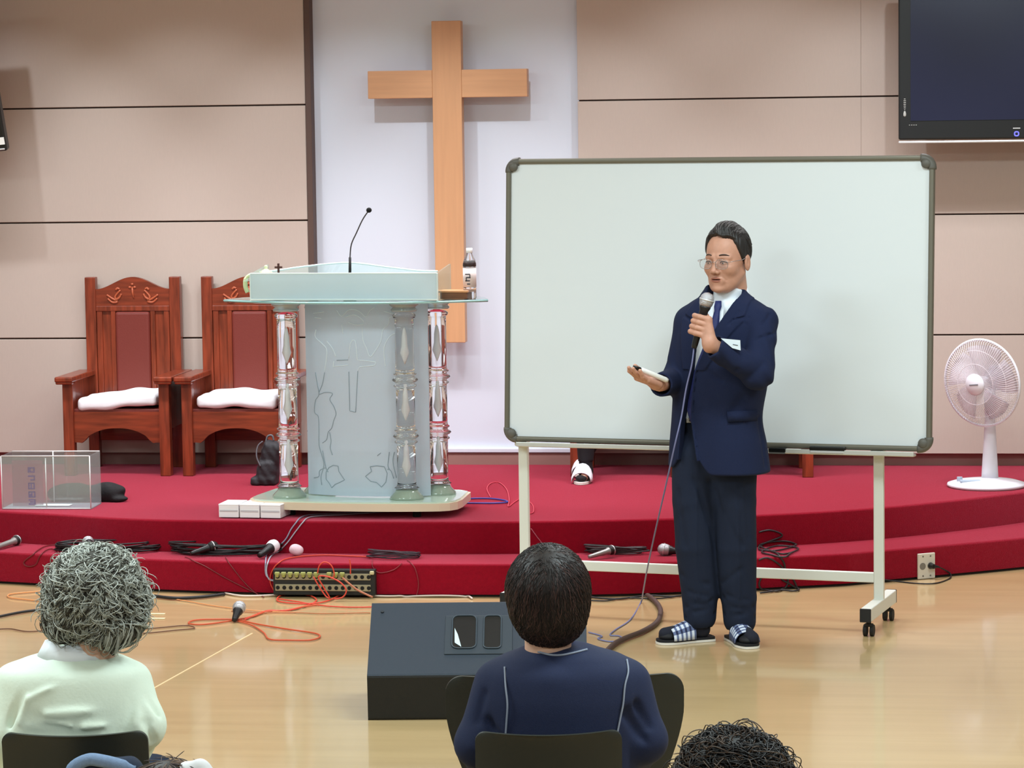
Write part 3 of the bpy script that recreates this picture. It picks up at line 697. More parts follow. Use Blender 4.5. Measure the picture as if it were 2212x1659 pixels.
M_gbase = mat('green_glass_base', rgb(186, 206, 186), 0.12, trans=0.45, ior=1.4, coat=.6); M_gcap = mat('pale_glass_cap', rgb(214, 228, 230), 0.12, trans=0.5, ior=1.4, coat=.6)
# white cores inside the clear columns stand in for their bright glints
ch = TOPZ-PT-0.012
prR = lec_pz(949, 1067, 0.38)
cols = [(-hwid, 0.0), (hwid, 0.0), (prR.x, prR.y), (-hwid+0.10, prR.y)]
CP = col_profile(ch)
for cx_, cy_ in cols:
    b = MB(); b.lathe([(.001, .046)]+[q for q in CP if .046 < q[1] < ch-.043]+[(.001, ch-.043)], 28, M=Matrix.Translation((cx_, cy_, PT))); c = b.build('column', M_glass, t); b = MB(); b.lathe([q for q in CP if q[1] <= .046]+[(.001, .046)], 28, M=Matrix.Translation((cx_, cy_, PT))); b.build('column_base', M_gbase, c); b = MB(); b.lathe([(.001, ch-.043)]+[q for q in CP if q[1] >= ch-.043][:-1]+[(.001, ch)], 28, M=Matrix.Translation((cx_, cy_, PT))); b.build('column_capital', M_gcap, c)
    for s in range(3):
        zc_ = PT+0.07+(ch-0.13)*(s+0.46)/3; hh = (ch-0.13)/3*0.33
        b = MB(); b.lathe([(0.001, -hh), (0.006, -hh*0.8), (0.015, -hh*0.4), (0.010, 0), (0.009, hh*0.5), (0.0045, hh*0.9), (0.001, hh)], 10, M=Matrix.Translation((cx_, cy_, zc_))); b.build('glint_core', mat('column_glint_white', rgb(245, 247, 250), 0.25), c)
# frosted curved front panel with engraving
pl0 = lec_px(648, 870, -0.02).x; pl1 = lec_px(914, 870, -0.02).x
def pan(x):  u = (x-pl0)/(pl1-pl0)*2-1; return 0.092-0.06*(1-u*u)
NX = 32; vs = []; fs = []
for i in range(NX+1):
    x = pl0+(pl1-pl0)*i/NX; y = pan(x)
    for z in (PT+0.004, TOPZ-0.012):
        vs += [(x, y, z), (x, y+0.010, z)]
for i in range(NX):
    a = i*4; c = a+4; fs += [(a, c, c+2, a+2), (a+1, a+3, c+3, c+1), (a+2, c+2, c+3, a+3), (a, a+1, c+1, c)]
fs += [(0, 2, 3, 1), (NX*4, NX*4+1, NX*4+3, NX*4+2)]
b = MB(); b.add(vs, fs, True); fp = b.build('front_panel', M_frost, t); fp.data.polygons.foreach_set('use_smooth', [False]*len(fs))
def etch(pts, m, r=0.0022, cl=False, nm='engraving'):
    P = []
    for x, y in pts:
        q = lec_px(x, y, 0.02)
        for _ in range(3): q = lec_px(x, y, pan(q.x))
        P.append((q.x, pan(q.x)-0.0016, q.z))
    return P, r, cl, m
def z3(pts): return [(460+x/3.253, 620+y/3.253) for x, y in pts]
lines_d = [z3([(870, 515), (950, 512)]), z3([(955, 595), (962, 870), (1003, 880), (1018, 590)]),
  z3([(720, 600), (735, 690), (745, 755), (720, 800), (715, 880), (740, 910), (745, 1000), (745, 1090), (750, 1130), (765, 1180), (780, 1250), (760, 1330), (765, 1390)]),
  z3([(785, 600), (770, 680), (745, 750), (790, 740), (840, 748), (822, 790), (850, 840), (865, 890), (850, 935), (835, 990), (810, 1020), (800, 1070), (770, 1095)]),
  z3([(820, 1020), (830, 1080), (825, 1130), (840, 1180)]), z3([(710, 1340), (745, 1330), (750, 1290), (790, 1270)]), z3([(770, 1150), (795, 1270), (810, 1300)]),
  z3([(1240, 1160), (1230, 1250), (1240, 1280)]), z3([(1275, 1160), (1265, 1230), (1290, 1340)]), z3([(1225, 1280), (1250, 1290), (1270, 1345)]), z3([(1155, 1185), (1180, 1165)])]
star_l = z3([(815, 1268), (845, 1252), (880, 1258), (885, 1295), (925, 1355), (885, 1375), (860, 1385), (835, 1410), (815, 1375), (795, 1350), (795, 1300)])
star_r = z3([(1105, 1262), (1150, 1255), (1205, 1262), (1225, 1310), (1215, 1370), (1185, 1405), (1150, 1372), (1110, 1365), (1072, 1330), (1115, 1295)])
lines_l = [z3([(955, 500), (965, 400), (980, 374), (998, 374), (1005, 400), (1016, 512), (1140, 525), (1144, 536), (1138, 550), (1030, 562), (1018, 590)]), z3([(850, 520), (845, 560), (870, 555), (950, 548)]),
  z3([(870, 165), (905, 205), (950, 165), (1000, 160), (1040, 180), (1075, 210), (1100, 170), (1135, 145)]), z3([(925, 215), (990, 195), (1040, 220), (1065, 250)]), z3([(945, 245), (1000, 265), (1060, 262)]),
  z3([(1050, 280), (1055, 370), (1080, 430), (1105, 488), (1140, 450), (1180, 380), (1195, 300), (1235, 260), (1240, 215), (1290, 200), (1200, 170)]), z3([(1290, 320), (1240, 350), (1205, 420), (1205, 500), (1215, 560)]),
  z3([(705, 185), (750, 180), (780, 175)]), z3([(715, 215), (760, 220)]), z3([(725, 300), (720, 350), (770, 400), (800, 440), (795, 520), (785, 590)]), z3([(800, 380), (840, 430), (865, 490)]), z3([(905, 260), (915, 330)])]
def densify(pts, sharp, closed=False):
    if sharp:
        o_ = []; q_ = list(pts)+([pts[0]] if closed else [])
        for (xa, ya), (xb, yb2) in zip(q_[:-1], q_[1:]): o_ += [(xa+(xb-xa)*k/6, ya+(yb2-ya)*k/6) for k in range(6)]
        return o_+([] if closed else [q_[-1]])
    return [tuple(p) for p in catmull(pts, 5, closed)]
b = MB()
for i, ln in enumerate(lines_d):
    P, r, c, m = etch(densify(ln, i < 2), None); b.tube(P, 0.0017, 5)
for ln in (star_l, star_r):
    P, r, c, m = etch(densify(ln, True, True), None); b.tube(P, 0.0018, 5, closed=True)
tag(b.build('engraving', M_etchd, fp), 'dark engraved cross foot, vine and leaf outlines')
b = MB()
for i, ln in enumerate(lines_l): P, r, c, m = etch(densify(ln, i < 2), None); b.tube(P, 0.0015, 5)
tag(b.build('engraving', M_etchl, fp), 'light engraved cross top and flower outlines')
# glass table top with bowed front
tx0 = lec_px(484, 647, 0.02).x; tx1 = lec_px(1054, 642, 0.02).x; tcx = (tx0+tx1)/2; thx = (tx1-tx0)/2
to = []
for k in range(33):
    u = -1+2*k/32; to.append((tcx+thx*u, 0.02-0.19*(1-abs(u)**2.2)))
to += [(tcx+thx*0.93, 0.16), (tcx+thx*0.75, 0.30), (tcx-thx*0.75, 0.30), (tcx-thx*0.93, 0.16)]
b = MB(); b.prism(to, TOPZ-0.012, TOPZ); tt_ = b.build('table_top', M_ggreen, t)
b = MB(); b.tube([(x, y-0.001, TOPZ-0.006) for x, y in to[:33]], 0.005, 6); b.build('polished_edge', mat('teal_glass_edge', rgb(150, 192, 190), 0.15, coat=0.5), tt_)
# desk box
dx0 = lec_px(541, 615, -0.10).x; dx1 = lec_px(945, 615, -0.10).x; dh = lec_px(740, 591, -0.10).z-TOPZ
dw = dx1-dx0; dcx = (dx0+dx1)/2
b = MB(); b.box((dcx, -0.10, TOPZ+dh/2+0.001), (dw, 0.008, dh)); b.build('desk_front', M_frost2, t)
b = MB(); b.box((dcx, -0.10, TOPZ+dh+0.001), (dw, 0.010, 0.006), 0.002); b.box((dcx, -0.102, TOPZ+0.006), (dw, 0.012, 0.008), 0.002)
for xx in (dx0, dx1): b.box((xx, -0.10, TOPZ+dh/2), (0.005, 0.012, dh), 0.001)
b.build('glass_edge', M_gedge, t)
for xx in (dx0+0.004, dx1-0.004):
    b = MB(); b.prism([(-0.10, 0), (0.17, 0), (0.17, dh+0.03), (-0.10, dh)], xx-0.004, xx+0.004, M=Matrix.Translation((0, 0, TOPZ)) @ Matrix(((0, 0, 1, 0), (1, 0, 0, 0), (0, 1, 0, 0), (0, 0, 0, 1)))); b.build('desk_side', M_clearp, t)
# sloping reading sheet with an ogee top edge
cr = []; yy = 0.17
for px_, py_ in ((560, 588), (600, 584), (640, 578), (690, 572), (740, 568), (775, 569), (820, 575), (860, 580), (905, 585), (945, 586)):
    q = lec_px(px_, py_, yy); cr.append((q.x, q.z))
cr = [tuple(p) for p in catmull(cr, 4)]
base = [(cr[0][0], TOPZ+0.004), (cr[-1][0], TOPZ+0.004)]
vs = []; fs = []
n = len(cr)
for x, z in cr: vs += [(x, yy, z), (x, yy+0.008, z), (x, -0.095, TOPZ+dh*0.72), (x, -0.087, TOPZ+dh*0.72)]
for i in range(n-1):
    a = i*4; c = a+4; fs += [(a, a+2, c+2, c), (a+1, c+1, c+3, a+3), (a, c, c+1, a+1), (a+2, a+3, c+3, c+2)]
fs += [(0, 1, 3, 2), ((n-1)*4, (n-1)*4+2, (n-1)*4+3, (n-1)*4+1)]
b = MB(); b.add(vs, fs); b.build('reading_sheet', M_clearp, t)
b = MB(); b.tube([(x, yy+0.004, z) for x, z in cr], 0.0045, 6); b.build('glass_edge', M_gedge, t)

# ---- things on the lectern (their own positions in the room)
def lec_world(p): return LO+Matrix.Rotation(LA, 3, 'Z') @ Vector(p)
def on_top(px_, py_, yl): q = lec_px(px_, py_, yl); return lec_world((q.x, yl, TOPZ))
# gooseneck microphone
g0 = lec_px(755, 600, -0.04); gz0 = TOPZ
t = thing('gooseneck_microphone', 'black gooseneck microphone rising from the middle of the glass lectern', 'microphone', lec_world((g0.x, -0.04, TOPZ)), LA)
def gl(x, y): q = lec_px(x, y, -0.04); return (q.x-g0.x, 0.0, q.z-TOPZ)
b = MB(); b.lathe([(0.001, 0), (0.03, 0), (0.03, 0.008), (0.012, 0.012), (0.001, 0.012)], 20); b.build('mount', M_blackm, t)
b = MB(); p = [gl(755, 600), gl(756, 585), gl(756, 556)]; b.tube([(0, 0, 0.01)]+[tuple(q) for q in p], [0.006, 0.006, 0.007, 0.006], 10); b.build('stem', M_blackm, t)
b = MB(); b.tube(catmull([gl(756, 556), gl(759, 528), gl(770, 503), (gl(783, 475)), gl(795, 457)], 6), 0.0030, 8); b.build('gooseneck', mat('gooseneck_grey', rgb(70, 68, 74), 0.35, metal=0.4), t)
b = MB(); b.sphere(gl(797, 454), (0.013, 0.013, 0.012), 14, 10); b.build('windscreen', mat('black_foam', rgb(12, 12, 14), 0.95, bump=0.5, bscale=400), t)
# teapot
M_pot = mat('celadon_glaze', rgb(214, 226, 176), 0.15, coat=0.5)
p = on_top(575, 600, 0.05)
t = thing('teapot', 'pale green ceramic teapot with a curved handle at left end of the lectern', 'teapot', p, LA)
b = MB(); b.lathe([(0.001, 0.0), (0.035, 0.0), (0.052, 0.02), (0.058, 0.05), (0.055, 0.08), (0.045, 0.105), (0.030, 0.118), (0.001, 0.12)], 28); b.build('pot', mat('celadon_pale', rgb(200, 222, 196), 0.15, coat=0.5), t)
b = MB(); b.lathe([(0.001, 0.118), (0.034, 0.116), (0.028, 0.128), (0.012, 0.138), (0.006, 0.142), (0.009, 0.150), (0.006, 0.157), (0.001, 0.158)], 24); b.build('lid', M_pot, t)
b = MB(); b.tube(catmull([(-0.05, 0, 0.105), (-0.075, 0, 0.112), (-0.098, 0, 0.095), (-0.102, 0, 0.06), (-0.092, 0, 0.03)], 6), [0.009]*12+[0.011]*13, 10); b.build('handle', M_pot, t)
b = MB(); b.tube(catmull([(0.045, 0, 0.05), (0.075, 0, 0.07), (0.088, 0, 0.10)], 5), [0.012]*5+[0.008]*5+[0.006], 10); b.build('spout', M_pot, t)
# small standing cross
p = on_top(602, 600, 0.02)
t = thing('small_cross', 'small dark wooden cross standing beside the teapot on the lectern', 'cross', p, LA)
hh = lec_px(602, 569, 0.02).z-TOPZ
b = MB(); b.box((0, 0, hh/2), (0.009, 0.009, hh), 0.001); b.box((0, 0, hh-0.018), (0.036, 0.009, 0.009), 0.001); b.box((0, 0, 0.006), (0.04, 0.03, 0.012), 0.003); tt2 = b.build('body', mat('dark_wood', rgb(84, 48, 38), 0.5), t)
# water bottle
p = on_top(1015, 636, 0.04)
t = thing('water_bottle', 'clear plastic drink bottle with white cap at right end of the lectern', 'bottle', p, LA)
bh = lec_px(1015, 536, 0.04).z-TOPZ; 
M_pet = mat('clear_plastic', (0.93, 0.95, 0.96, 1), 0.08, trans=0.9, ior=1.33)
b = MB(); b.lathe([(0.001, 0), (0.026, 0), (0.030, 0.006), (0.030, 0.05), (0.028, 0.055), (0.030, 0.06), (0.030, bh-0.075), (0.027, bh-0.055), (0.014, bh-0.028), (0.012, bh-0.018), (0.001, bh-0.018)], 28); b.build('bottle_body', M_pet, t)
b = MB(); b.lathe([(0.001, bh-0.022), (0.0145, bh-0.022), (0.0145, bh), (0.001, bh)], 20); b.build('cap', mat('white_cap', rgb(240, 240, 240), 0.4), t)
b = MB(); b.lathe([(0.0304, 0.055), (0.0308, 0.055), (0.0308, bh-0.09), (0.0304, bh-0.09)], 28); lb = b.build('label_band', mat('bottle_label', rgb(226, 212, 210), 0.5), t)
b = MB()
for k, (zz, w_) in enumerate(((0.115, .022), (.100, .018), (.085, .022), (.070, .014))): b.box((0.002 if k % 2 else -0.003, -0.031, zz), (w_, 0.002, 0.005))
b.box((-0.009, -0.031, .092), (0.004, 0.002, .02)); b.box((0.008, -0.031, .106), (0.004, 0.002, .018)); b.build('print', mat('label_print', rgb(70, 66, 74), 0.6), lb)
b = MB(); b.lathe([(0.0285, bh-0.085), (0.0308, bh-0.083), (0.0305, bh-0.070), (0.027, bh-0.060)], 28); b.build('dark_collar', mat('bottle_dark', rgb(52, 36, 36), 0.4), t)
# wooden tray/box
p = on_top(984, 636, 0.03)
t = thing('wooden_box', 'small flat brown wooden box lying beside the bottle on the lectern', 'box', p, LA)
sbox((0, 0, 0.018), (0.125, 0.09, 0.03), 0.003).build('body', mat('box_brown', rgb(120, 76, 48), 0.45, var=0.2, stretch=(1, 6, 6)), t)
sbox((0.0, 0, 0.037), (0.14, 0.10, 0.010), 0.003).build('lid', mat('box_lid', rgb(196, 140, 96), 0.4, var=0.1, stretch=(1, 6, 6)), t)
# ------------------------------------------------------------------ props on stage, steps and floor
# clear acrylic box with a printed leaflet standing inside
A = at_z(6, 1100, 0.30); B_ = at_z(197, 1100, 0.30)
bw = np.linalg.norm((B_-A)[:2]); hbx = (at_Y(6, 985, A[1])[2]-0.30)
t = thing('acrylic_box', 'open clear acrylic box standing at the left end of the red stage', 'box', ((A[0]+B_[0])/2, A[1], 0.30), math.atan2(B_[1]-A[1], B_[0]-A[0]))
M_acr = frosted('acrylic_sheet', rgb(225, 222, 226), 0.14, 0.05)
M_acre = mat('acrylic_edge', rgb(228, 224, 224), 0.2, coat=0.4)
dd = 0.20
sbox((0, 0.002, hbx/2), (bw, 0.004, hbx)).build('front_sheet', M_acr, t); sbox((0, dd, hbx/2), (bw, 0.004, hbx)).build('back_sheet', M_acr, t)
for sx in (-1, 1): sbox((sx*bw/2, dd/2, hbx/2), (0.004, dd, hbx)).build('side_sheet', M_acr, t)
sbox((0, dd/2, 0.003), (bw, dd, 0.005)).build('bottom_sheet', frosted('acrylic_floor', rgb(200, 196, 205), 0.6, 0.1), t)
zz = hbx
for p0_, p1_ in (((-bw/2, 0, 0.002), (-bw/2, 0, zz)), ((bw/2, 0, 0.002), (bw/2, 0, zz)), ((-bw/2, 0, zz), (bw/2, 0, zz)), ((-bw/2, 0, 0.004), (bw/2, 0, 0.004)), ((0.0, 0.004, 0.004), (0.0, 0.004, zz-0.01)), ((0.006-0.02, dd-0.004, 0.01), (-0.014, dd-0.004, zz)), ((-bw/2, dd, zz), (bw/2, dd, zz))):
    MB().tube([p0_, p1_], 0.0028, 6).build('polished_edge', M_acre, t)
t2 = thing('leaflet', 'clear leaflet with purple lettering standing upright inside the acrylic box', 'leaflet', tuple(Vector(t.location)+Matrix.Rotation(t.rotation_euler.z, 3, 'Z') @ Vector((-0.128, 0.07, 0.007))), t.rotation_euler.z)
sbox((0.02, 0, 0.11), (0.15, 0.002, 0.22)).build('sheet', frosted('leaflet_film', rgb(206, 120, 150), 0.35, 0.2), t2)
b = MB(); lx_ = 0.04; strokes = []
def seg(a, b_): strokes.append((a, b_))
for base_, S in ((0.185, [((-.014, 0), (.014, 0)), ((-.014, 0), (-.014, -.02)), ((.014, 0), (.014, -.012)), ((-.006, -.004), (-.006, -.02)), ((.0, -.02), (.014, -.02))]),
                 (0.145, [((-.014, 0), (.014, 0)), ((.014, 0), (.014, -.018)), ((-.002, -.018), (.014, -.018))]),
                 (0.110, [((-.014, 0), (.012, 0)), ((.012, 0), (.012, -.026)), ((-.014, -.026), (.012, -.026)), ((-.014, 0), (-.014, -.026)), ((-.002, 0), (-.002, -.026))]),
                 (0.068, [((-.014, 0), (.014, 0)), ((.014, 0), (.014, -.024)), ((-.004, -.024), (.014, -.024)), ((-.014, -.012), (-.004, -.024)), ((-.014, 0), (-.014, -.012)), ((0, 0), (0, -.024))]),
                 (0.030, [((-.014, 0), (.014, 0)), ((.014, 0), (.014, -.02)), ((-.014, -.02), (.014, -.02)), ((-.006, -.01), (.014, -.01))])):
    for (ax, az), (bx_, bz_) in S:
        b.box((lx_+(ax+bx_)/2, -0.003, base_+(az+bz_)/2), (abs(ax-bx_)+0.006, 0.002, abs(az-bz_)+0.006))
b.build('lettering', mat('purple_ink', rgb(84, 24, 140), 0.6), t2)
t = thing('paper_slip', 'white paper slip lying flat on the bottom of the acrylic box', 'paper', at_z(112, 1094, 0.306))
sbox((0, 0.03, 0.003), (0.17, 0.06, 0.003), 0.001).build('sheet', mat('paper_white', rgb(238, 238, 240), 0.8), t)

# black cloth bag lying behind the acrylic box
M_bag = mat('black_bag_cloth', rgb(20, 17, 20), 0.8, bump=0.4, bscale=90)
def blob(name, label, cat, px_, py_, z, fn, lo, hi, h, m, dx=0, dy=0):
    p = at_z(px_, py_, z)
    o = sdf_obj(name, fn, lo, hi, h, m, None, 1); o.location = (p[0]+dx, p[1]+dy, z); return tag(o, label, cat)
def f_bag(P):
    d = s_ell(P, (-.14, 0, .035), (.13, .06, .055)); d = smin(d, s_ell(P, (0.03, 0, .04), (.085, .05, .055)), .03)
    d = smin(d, s_ell(P, (.085, .0, .055), (.035, .03, .022)), .01); d = smin(d, s_ell(P, (.09, -.02, .016), (.05, .03, .018)), .01)
    d = d+0.004*np.sin(60*P[:, 0]+20*P[:, 2])*np.sin(35*P[:, 1]+3)
    return smax(d, 0.001-P[:, 2], .004)
blob('cloth_bag', 'black cloth bag lying on the stage behind the acrylic box', 'bag', 205, 1090, 0.30, f_bag, (-.3, -.1, -.01), (.17, .1, .12), .006, M_bag, dy=0.12)
def f_bag2(P):
    d = s_box(P, (0, 0, .115), (.052, .055, .108), .03, [[.97, 0, .24], [0, 1, 0], [-.24, 0, .97]]); d = smin(d, s_box(P, (-.012, -.05, .07), (.040, .022, .055), .018), .012); d = smin(d, s_box(P, (-.03, -.01, .022), (.065, .06, .022), .015), .02)
    d = d+0.003*np.sin(70*P[:, 0]+31*P[:, 2])*np.cos(33*P[:, 2]-60*P[:, 0])+.0015*np.sin(90*P[:, 2]+140*P[:, 0]); return smax(d, 0.001-P[:, 2], .004)
o = blob('backpack', 'small black bag standing by the chair leg just left of the lectern', 'bag', 585, 1046, 0.30, f_bag2, (-.14, -.12, -.01), (.12, .12, .28), .005, mat('grey_black_bag', rgb(40, 38, 42), 0.7, bump=0.5, bscale=60))
b = MB(); b.tube(catmull([(-.035, -.075, .10), (-.055, -.07, .15), (-.05, -.06, .20), (-.025, -.055, .225)], 5), 0.004, 6); b.build('strap', mat('bag_strap', rgb(95, 95, 100), 0.6), o)
b = MB(); b.tube(catmull([(-.02, 0, .218), (-.01, 0, .245), (.012, 0, .248), (.02, 0, .222)], 5), 0.005, 6); b.build('handle', mat('bag_strap', rgb(95, 95, 100), 0.6), o)

# three stacks of white printed cards
M_paper = mat('card_stack_white', rgb(240, 238, 240), 0.7, var=0.05, vscale=3, stretch=(1, 1, 90))
for k, (x0_, x1_, lab) in enumerate(((474, 519, 'white stack of papers at stage edge, leftmost of three in a row'), (521, 566, 'white stack of papers at stage edge, middle one of three in a row'), (568, 614, 'white stack of papers at stage edge, rightmost and longest of three'))):
    a_ = at_z(x0_, 1120+k*0.3, 0.30); c_ = at_z(x1_, 1120+k*0.3, 0.30)
    t = thing('paper_stack', lab, 'paper stack', ((a_[0]+c_[0])/2, a_[1]+0.075, 0.30), -0.06-0.03*k, 'white paper stacks at the stage edge')
    L_ = 0.15+0.015*k; b = MB(); ww = (c_[0]-a_[0])*0.97
    b.box((0, 0, 0.033), (ww, L_, 0.056), 0.002); b.build('papers', M_paper, t)
    MB().box((0.0, 0, 0.064), (ww*1.03, L_*1.02, 0.007), 0.002).build('top_sheet', mat('top_sheet_white', rgb(247, 246, 248), 0.6), t)
    MB().box((0, -L_/2-0.001, 0.036), (ww*0.9, 0.002, 0.008)).build('paper_band', mat('band_grey', rgb(196, 194, 200), 0.6), t)

# microphones
M_mball = mat('mic_grille', rgb(176, 176, 180), 0.35, metal=0.55, bump=0.5, bscale=600)
M_mballd = mat('mic_grille_dark', rgb(34, 30, 30), 0.4, metal=0.3, bump=0.5, bscale=600)
M_mbody = mat('mic_body_black', rgb(24, 23, 25), 0.4)
M_mwhite = mat('mic_foam_white', rgb(238, 232, 238), 0.9, bump=0.4, bscale=300)
def mic(label, head, tail, hm, bm_, hr=0.026, L=None, parent=None, ring=True):
    """hand microphone; head centre and tail end as points in the room"""
    h = Vector(head); e = Vector(tail); d = (e-h).normalized()
    L = L or (e-h).length
    t = thing('microphone', label, 'microphone', h); q = d.to_track_quat('Z', 'Y').to_matrix().to_4x4()
    b = MB(); b.lathe([(0.001, -hr*1.05), (hr*0.55, -hr*0.9), (hr*0.9, -hr*0.5), (hr, 0), (hr*0.93, hr*0.55), (hr*0.78, hr*0.9), (0.001, hr*0.92)], 20, M=q); b.build('grille', hm, t)
    b = MB(); b.lathe([(0.001, hr*0.85), (hr*0.80, hr*0.88), (hr*0.78, hr*1.1), (hr*0.60, hr*1.5), (hr*0.42, L*0.93), (hr*0.36, L), (0.001, L)], 18, M=q); b.build('handle', bm_, t)
    if ring: b = MB(); b.lathe([(hr*0.6, -hr*0.12), (hr*1.04, -hr*0.10), (hr*1.04, hr*0.10), (hr*0.6, hr*0.12)], 20, M=q); b.build('grille_band', mat('mic_band', rgb(210, 210, 214), 0.3, metal=0.6), t)
    return t
M_mgrey = mat('mic_body_grey', rgb(150, 148, 145), 0.35, metal=0.5)
z1 = 0.15
def lay(px_, py_, z, r=0.02): p = at_z(px_, py_, z+r); return p
mic('dark microphone on the lower step at the far left edge of the view', lay(36, 1167, z1, .026), lay(-30, 1190, z1, .012), M_mballd, M_mgrey, 0.024)
mic('microphone with silver ball head on a cable coil behind the grey curly hair', lay(190, 1170, z1, .05), lay(207, 1200, z1, .012), M_mball, M_mbody, 0.026)
mic('black microphone lying on the large cable coil left of the lectern cards', lay(460, 1180, z1, .045), lay(412, 1196, z1, .02), M_mballd, M_mbody, 0.024)
mic('microphone with white foam head lying at right end of the large cable coil', lay(590, 1180, z1, .045), lay(560, 1200, z1, .02), M_mwhite, M_mbody, 0.031, ring=False)
o = sdf_obj('foam_windscreen', lambda P: s_ell(P, (0, 0, 0), (.033, .028, .027))+0.002*np.sin(90*P[:, 0])*np.sin(80*P[:, 2]), (-.045, -.04, -.04), (.045, .04, .04), .004, mat('pink_white_foam', rgb(228, 196, 206), 0.9, bump=0.4, bscale=300))
o.location = tuple(at_z(640, 1188, z1+0.029)); tag(o, 'loose pinkish white foam microphone ball on the step above the connector box', 'foam ball')
mic('microphone with silver white head standing on the wooden floor below the stage', tuple(at_z(517, 1312, 0.055)), tuple(at_z(506, 1340, 0.012)), M_mball, M_mbody, 0.028)
mic('dark microphone on the cable coil right of the dark haired head', lay(1322, 1188, z1, .035), lay(1272, 1203, z1, .018), M_mballd, M_mgrey, 0.022)
mic('microphone with silver ball head on the step just left of the mans trousers', lay(1434, 1187, z1, .028), lay(1468, 1192, z1, .018), M_mball, M_mbody, 0.028)

# cables
def cable(name, label, pts, r, m, off=None, n=6, cat='cable', group=None, world=None):
    if world is None:
        W = [hit(x, y, r+0.001) for x, y in catmull([(x, y, 0) for x, y in pts], 8) for x, y in ((x, y),)] if False else [hit(q[0], q[1], r+0.001) for q in catmull([(x, y) for x, y in pts], 8)]
        W = [W[0]]+[(W[i-1]+2*W[i]+W[i+1])/4+np.array([0, -.001, .002]) for i in range(1, len(W)-1)]+[W[-1]]; W = catmull(W, 2)
    else: W = catmull(world, n)
    c = np.mean(np.array(W), 0); c[2] = min(p[2] for p in W)-r
    b = MB(); b.tube([np.array(p)-c for p in W], r, 8)
    o = b.build(name, m); o.location = tuple(c); return tag(o, label, cat, group)
M_cblk = mat('cable_black', rgb(28, 26, 28), 0.5); M_cred = mat('cable_red', rgb(206, 68, 48), 0.45); M_cor = mat('cable_orange_red', rgb(196, 84, 50), 0.45)
M_cgrey = mat('cable_grey_blue', rgb(148, 146, 168), 0.45); M_cblue = mat('cable_blue', rgb(48, 56, 140), 0.45); M_cpink = mat('cable_pink_red', rgb(196, 50, 70), 0.45); M_cwht = mat('cable_white', rgb(212, 196, 186), 0.5)
M_cdred = mat('cable_dark_red', rgb(110, 30, 36), 0.5)
def coil(label, px_, py_, rx, ry, z, turns, m, r=0.0035, jit=0.12, tails=(), seed=1):
    rg = np.random.default_rng(seed); c = at_z(px_, py_, z); b = MB(); cnt = 0
    P = []
    for k in range(turns*10):
        a = 2*PI*k/10+0.3; q = 1+jit*rg.normal()*0.6
        P.append((rx*q*math.cos(a)+0.015*rg.normal()*jit*5, ry*q*math.sin(a), r+0.002+0.045*(k/(turns*10))*abs(math.sin(k*0.37))*0.6+rg.random()*0.006+k/(turns*10.)*turns*r*0.5))
    b.tube(catmull(P, 4), r, 7); o = b.build('coiled_cable', m); o.location = tuple(c); return tag(o, label, 'cable', None)
coil('black coiled cable on the lower step behind the grey curly hair', 232, 1192, 0.235, 0.075, z1, 9, M_cblk, 0.0035, seed=2)
coil('large black coiled cable on the lower step left of the connector box', 490, 1196, 0.245, 0.085, z1, 12, M_cblk, 0.0035, seed=3)
coil('thin black oval cable coil on the step right above the connector box', 852, 1207, 0.115, 0.05, z1, 6, mat('cable_dark_grey', rgb(58, 44, 52), 0.5), 0.003, 0.05, seed=4)
coil('dark coiled cable on the lower step right of the dark haired head', 1330, 1197, 0.13, 0.055, z1, 6, mat('cable_dark_grey2', rgb(50, 42, 44), 0.5), 0.0033, seed=5)
cable('cable', 'dark red thin cable looping over the step at left of the grey curly hair', [(150, 1178), (100, 1182), (70, 1200), (52, 1215), (60, 1224), (78, 1220), (88, 1200), (110, 1188), (128, 1200), (100, 1225), (115, 1235)], 0.0028, M_cdred)
cable('cable', 'pair of thin red cables hanging down the riser left of the connector box', [(400, 1205), (440, 1222), (480, 1245), (520, 1266), (560, 1285)], 0.0022, M_cdred)
cable('cable', 'thin red cable running down the riser toward the connector box left end', [(487, 1206), (505, 1230), (525, 1255), (548, 1278), (570, 1292)], 0.0022, M_cdred)
# grey-blue pair from under the lectern down the steps to the box
cable('cable', 'grey blue cable running from the lectern down both steps to the connector box', [(880, 1104), (760, 1110), (700, 1113), (655, 1118), (632, 1140), (618, 1165), (600, 1182), (578, 1198), (574, 1220), (576, 1244), (592, 1256)], 0.0032, M_cgrey)
cable('cable', 'pale grey cable beside the grey blue one, from the lectern down the steps', [(840, 1107), (750, 1114), (690, 1117), (662, 1123), (642, 1145), (622, 1172), (604, 1190), (584, 1206), (576, 1232), (584, 1254), (604, 1248)], 0.0030, mat('cable_grey_pale', rgb(176, 176, 190), 0.45))
# blue cable loops right of the lectern
cable('cable', 'blue cable loop on the red carpet right of the lectern base', [(985, 1084), (1020, 1080), (1060, 1080), (1090, 1084), (1095, 1088), (1070, 1090), (1030, 1090), (990, 1090)], 0.004, M_cblue)
W = [tuple(hit(x, y, .004)) for x, y in ((1060, 1076), (1052, 1058), (1060, 1046), (1078, 1044), (1094, 1058), (1100, 1080), (1098, 1096), (1112, 1086), (1130, 1078), (1150, 1092), (1152, 1108), (1140, 1112))]
cable('cable', 'thin pink cable curling on the red stage left of the whiteboard upright', None, 0.0025, M_cpink, world=W)
cable('cable', 'thin pale cable hanging down the upper riser beside the whiteboard upright', [(1147, 1142), (1160, 1160), (1172, 1176), (1180, 1196)], 0.0022, mat('cable_pink_grey', rgb(170, 90, 104), 0.5))
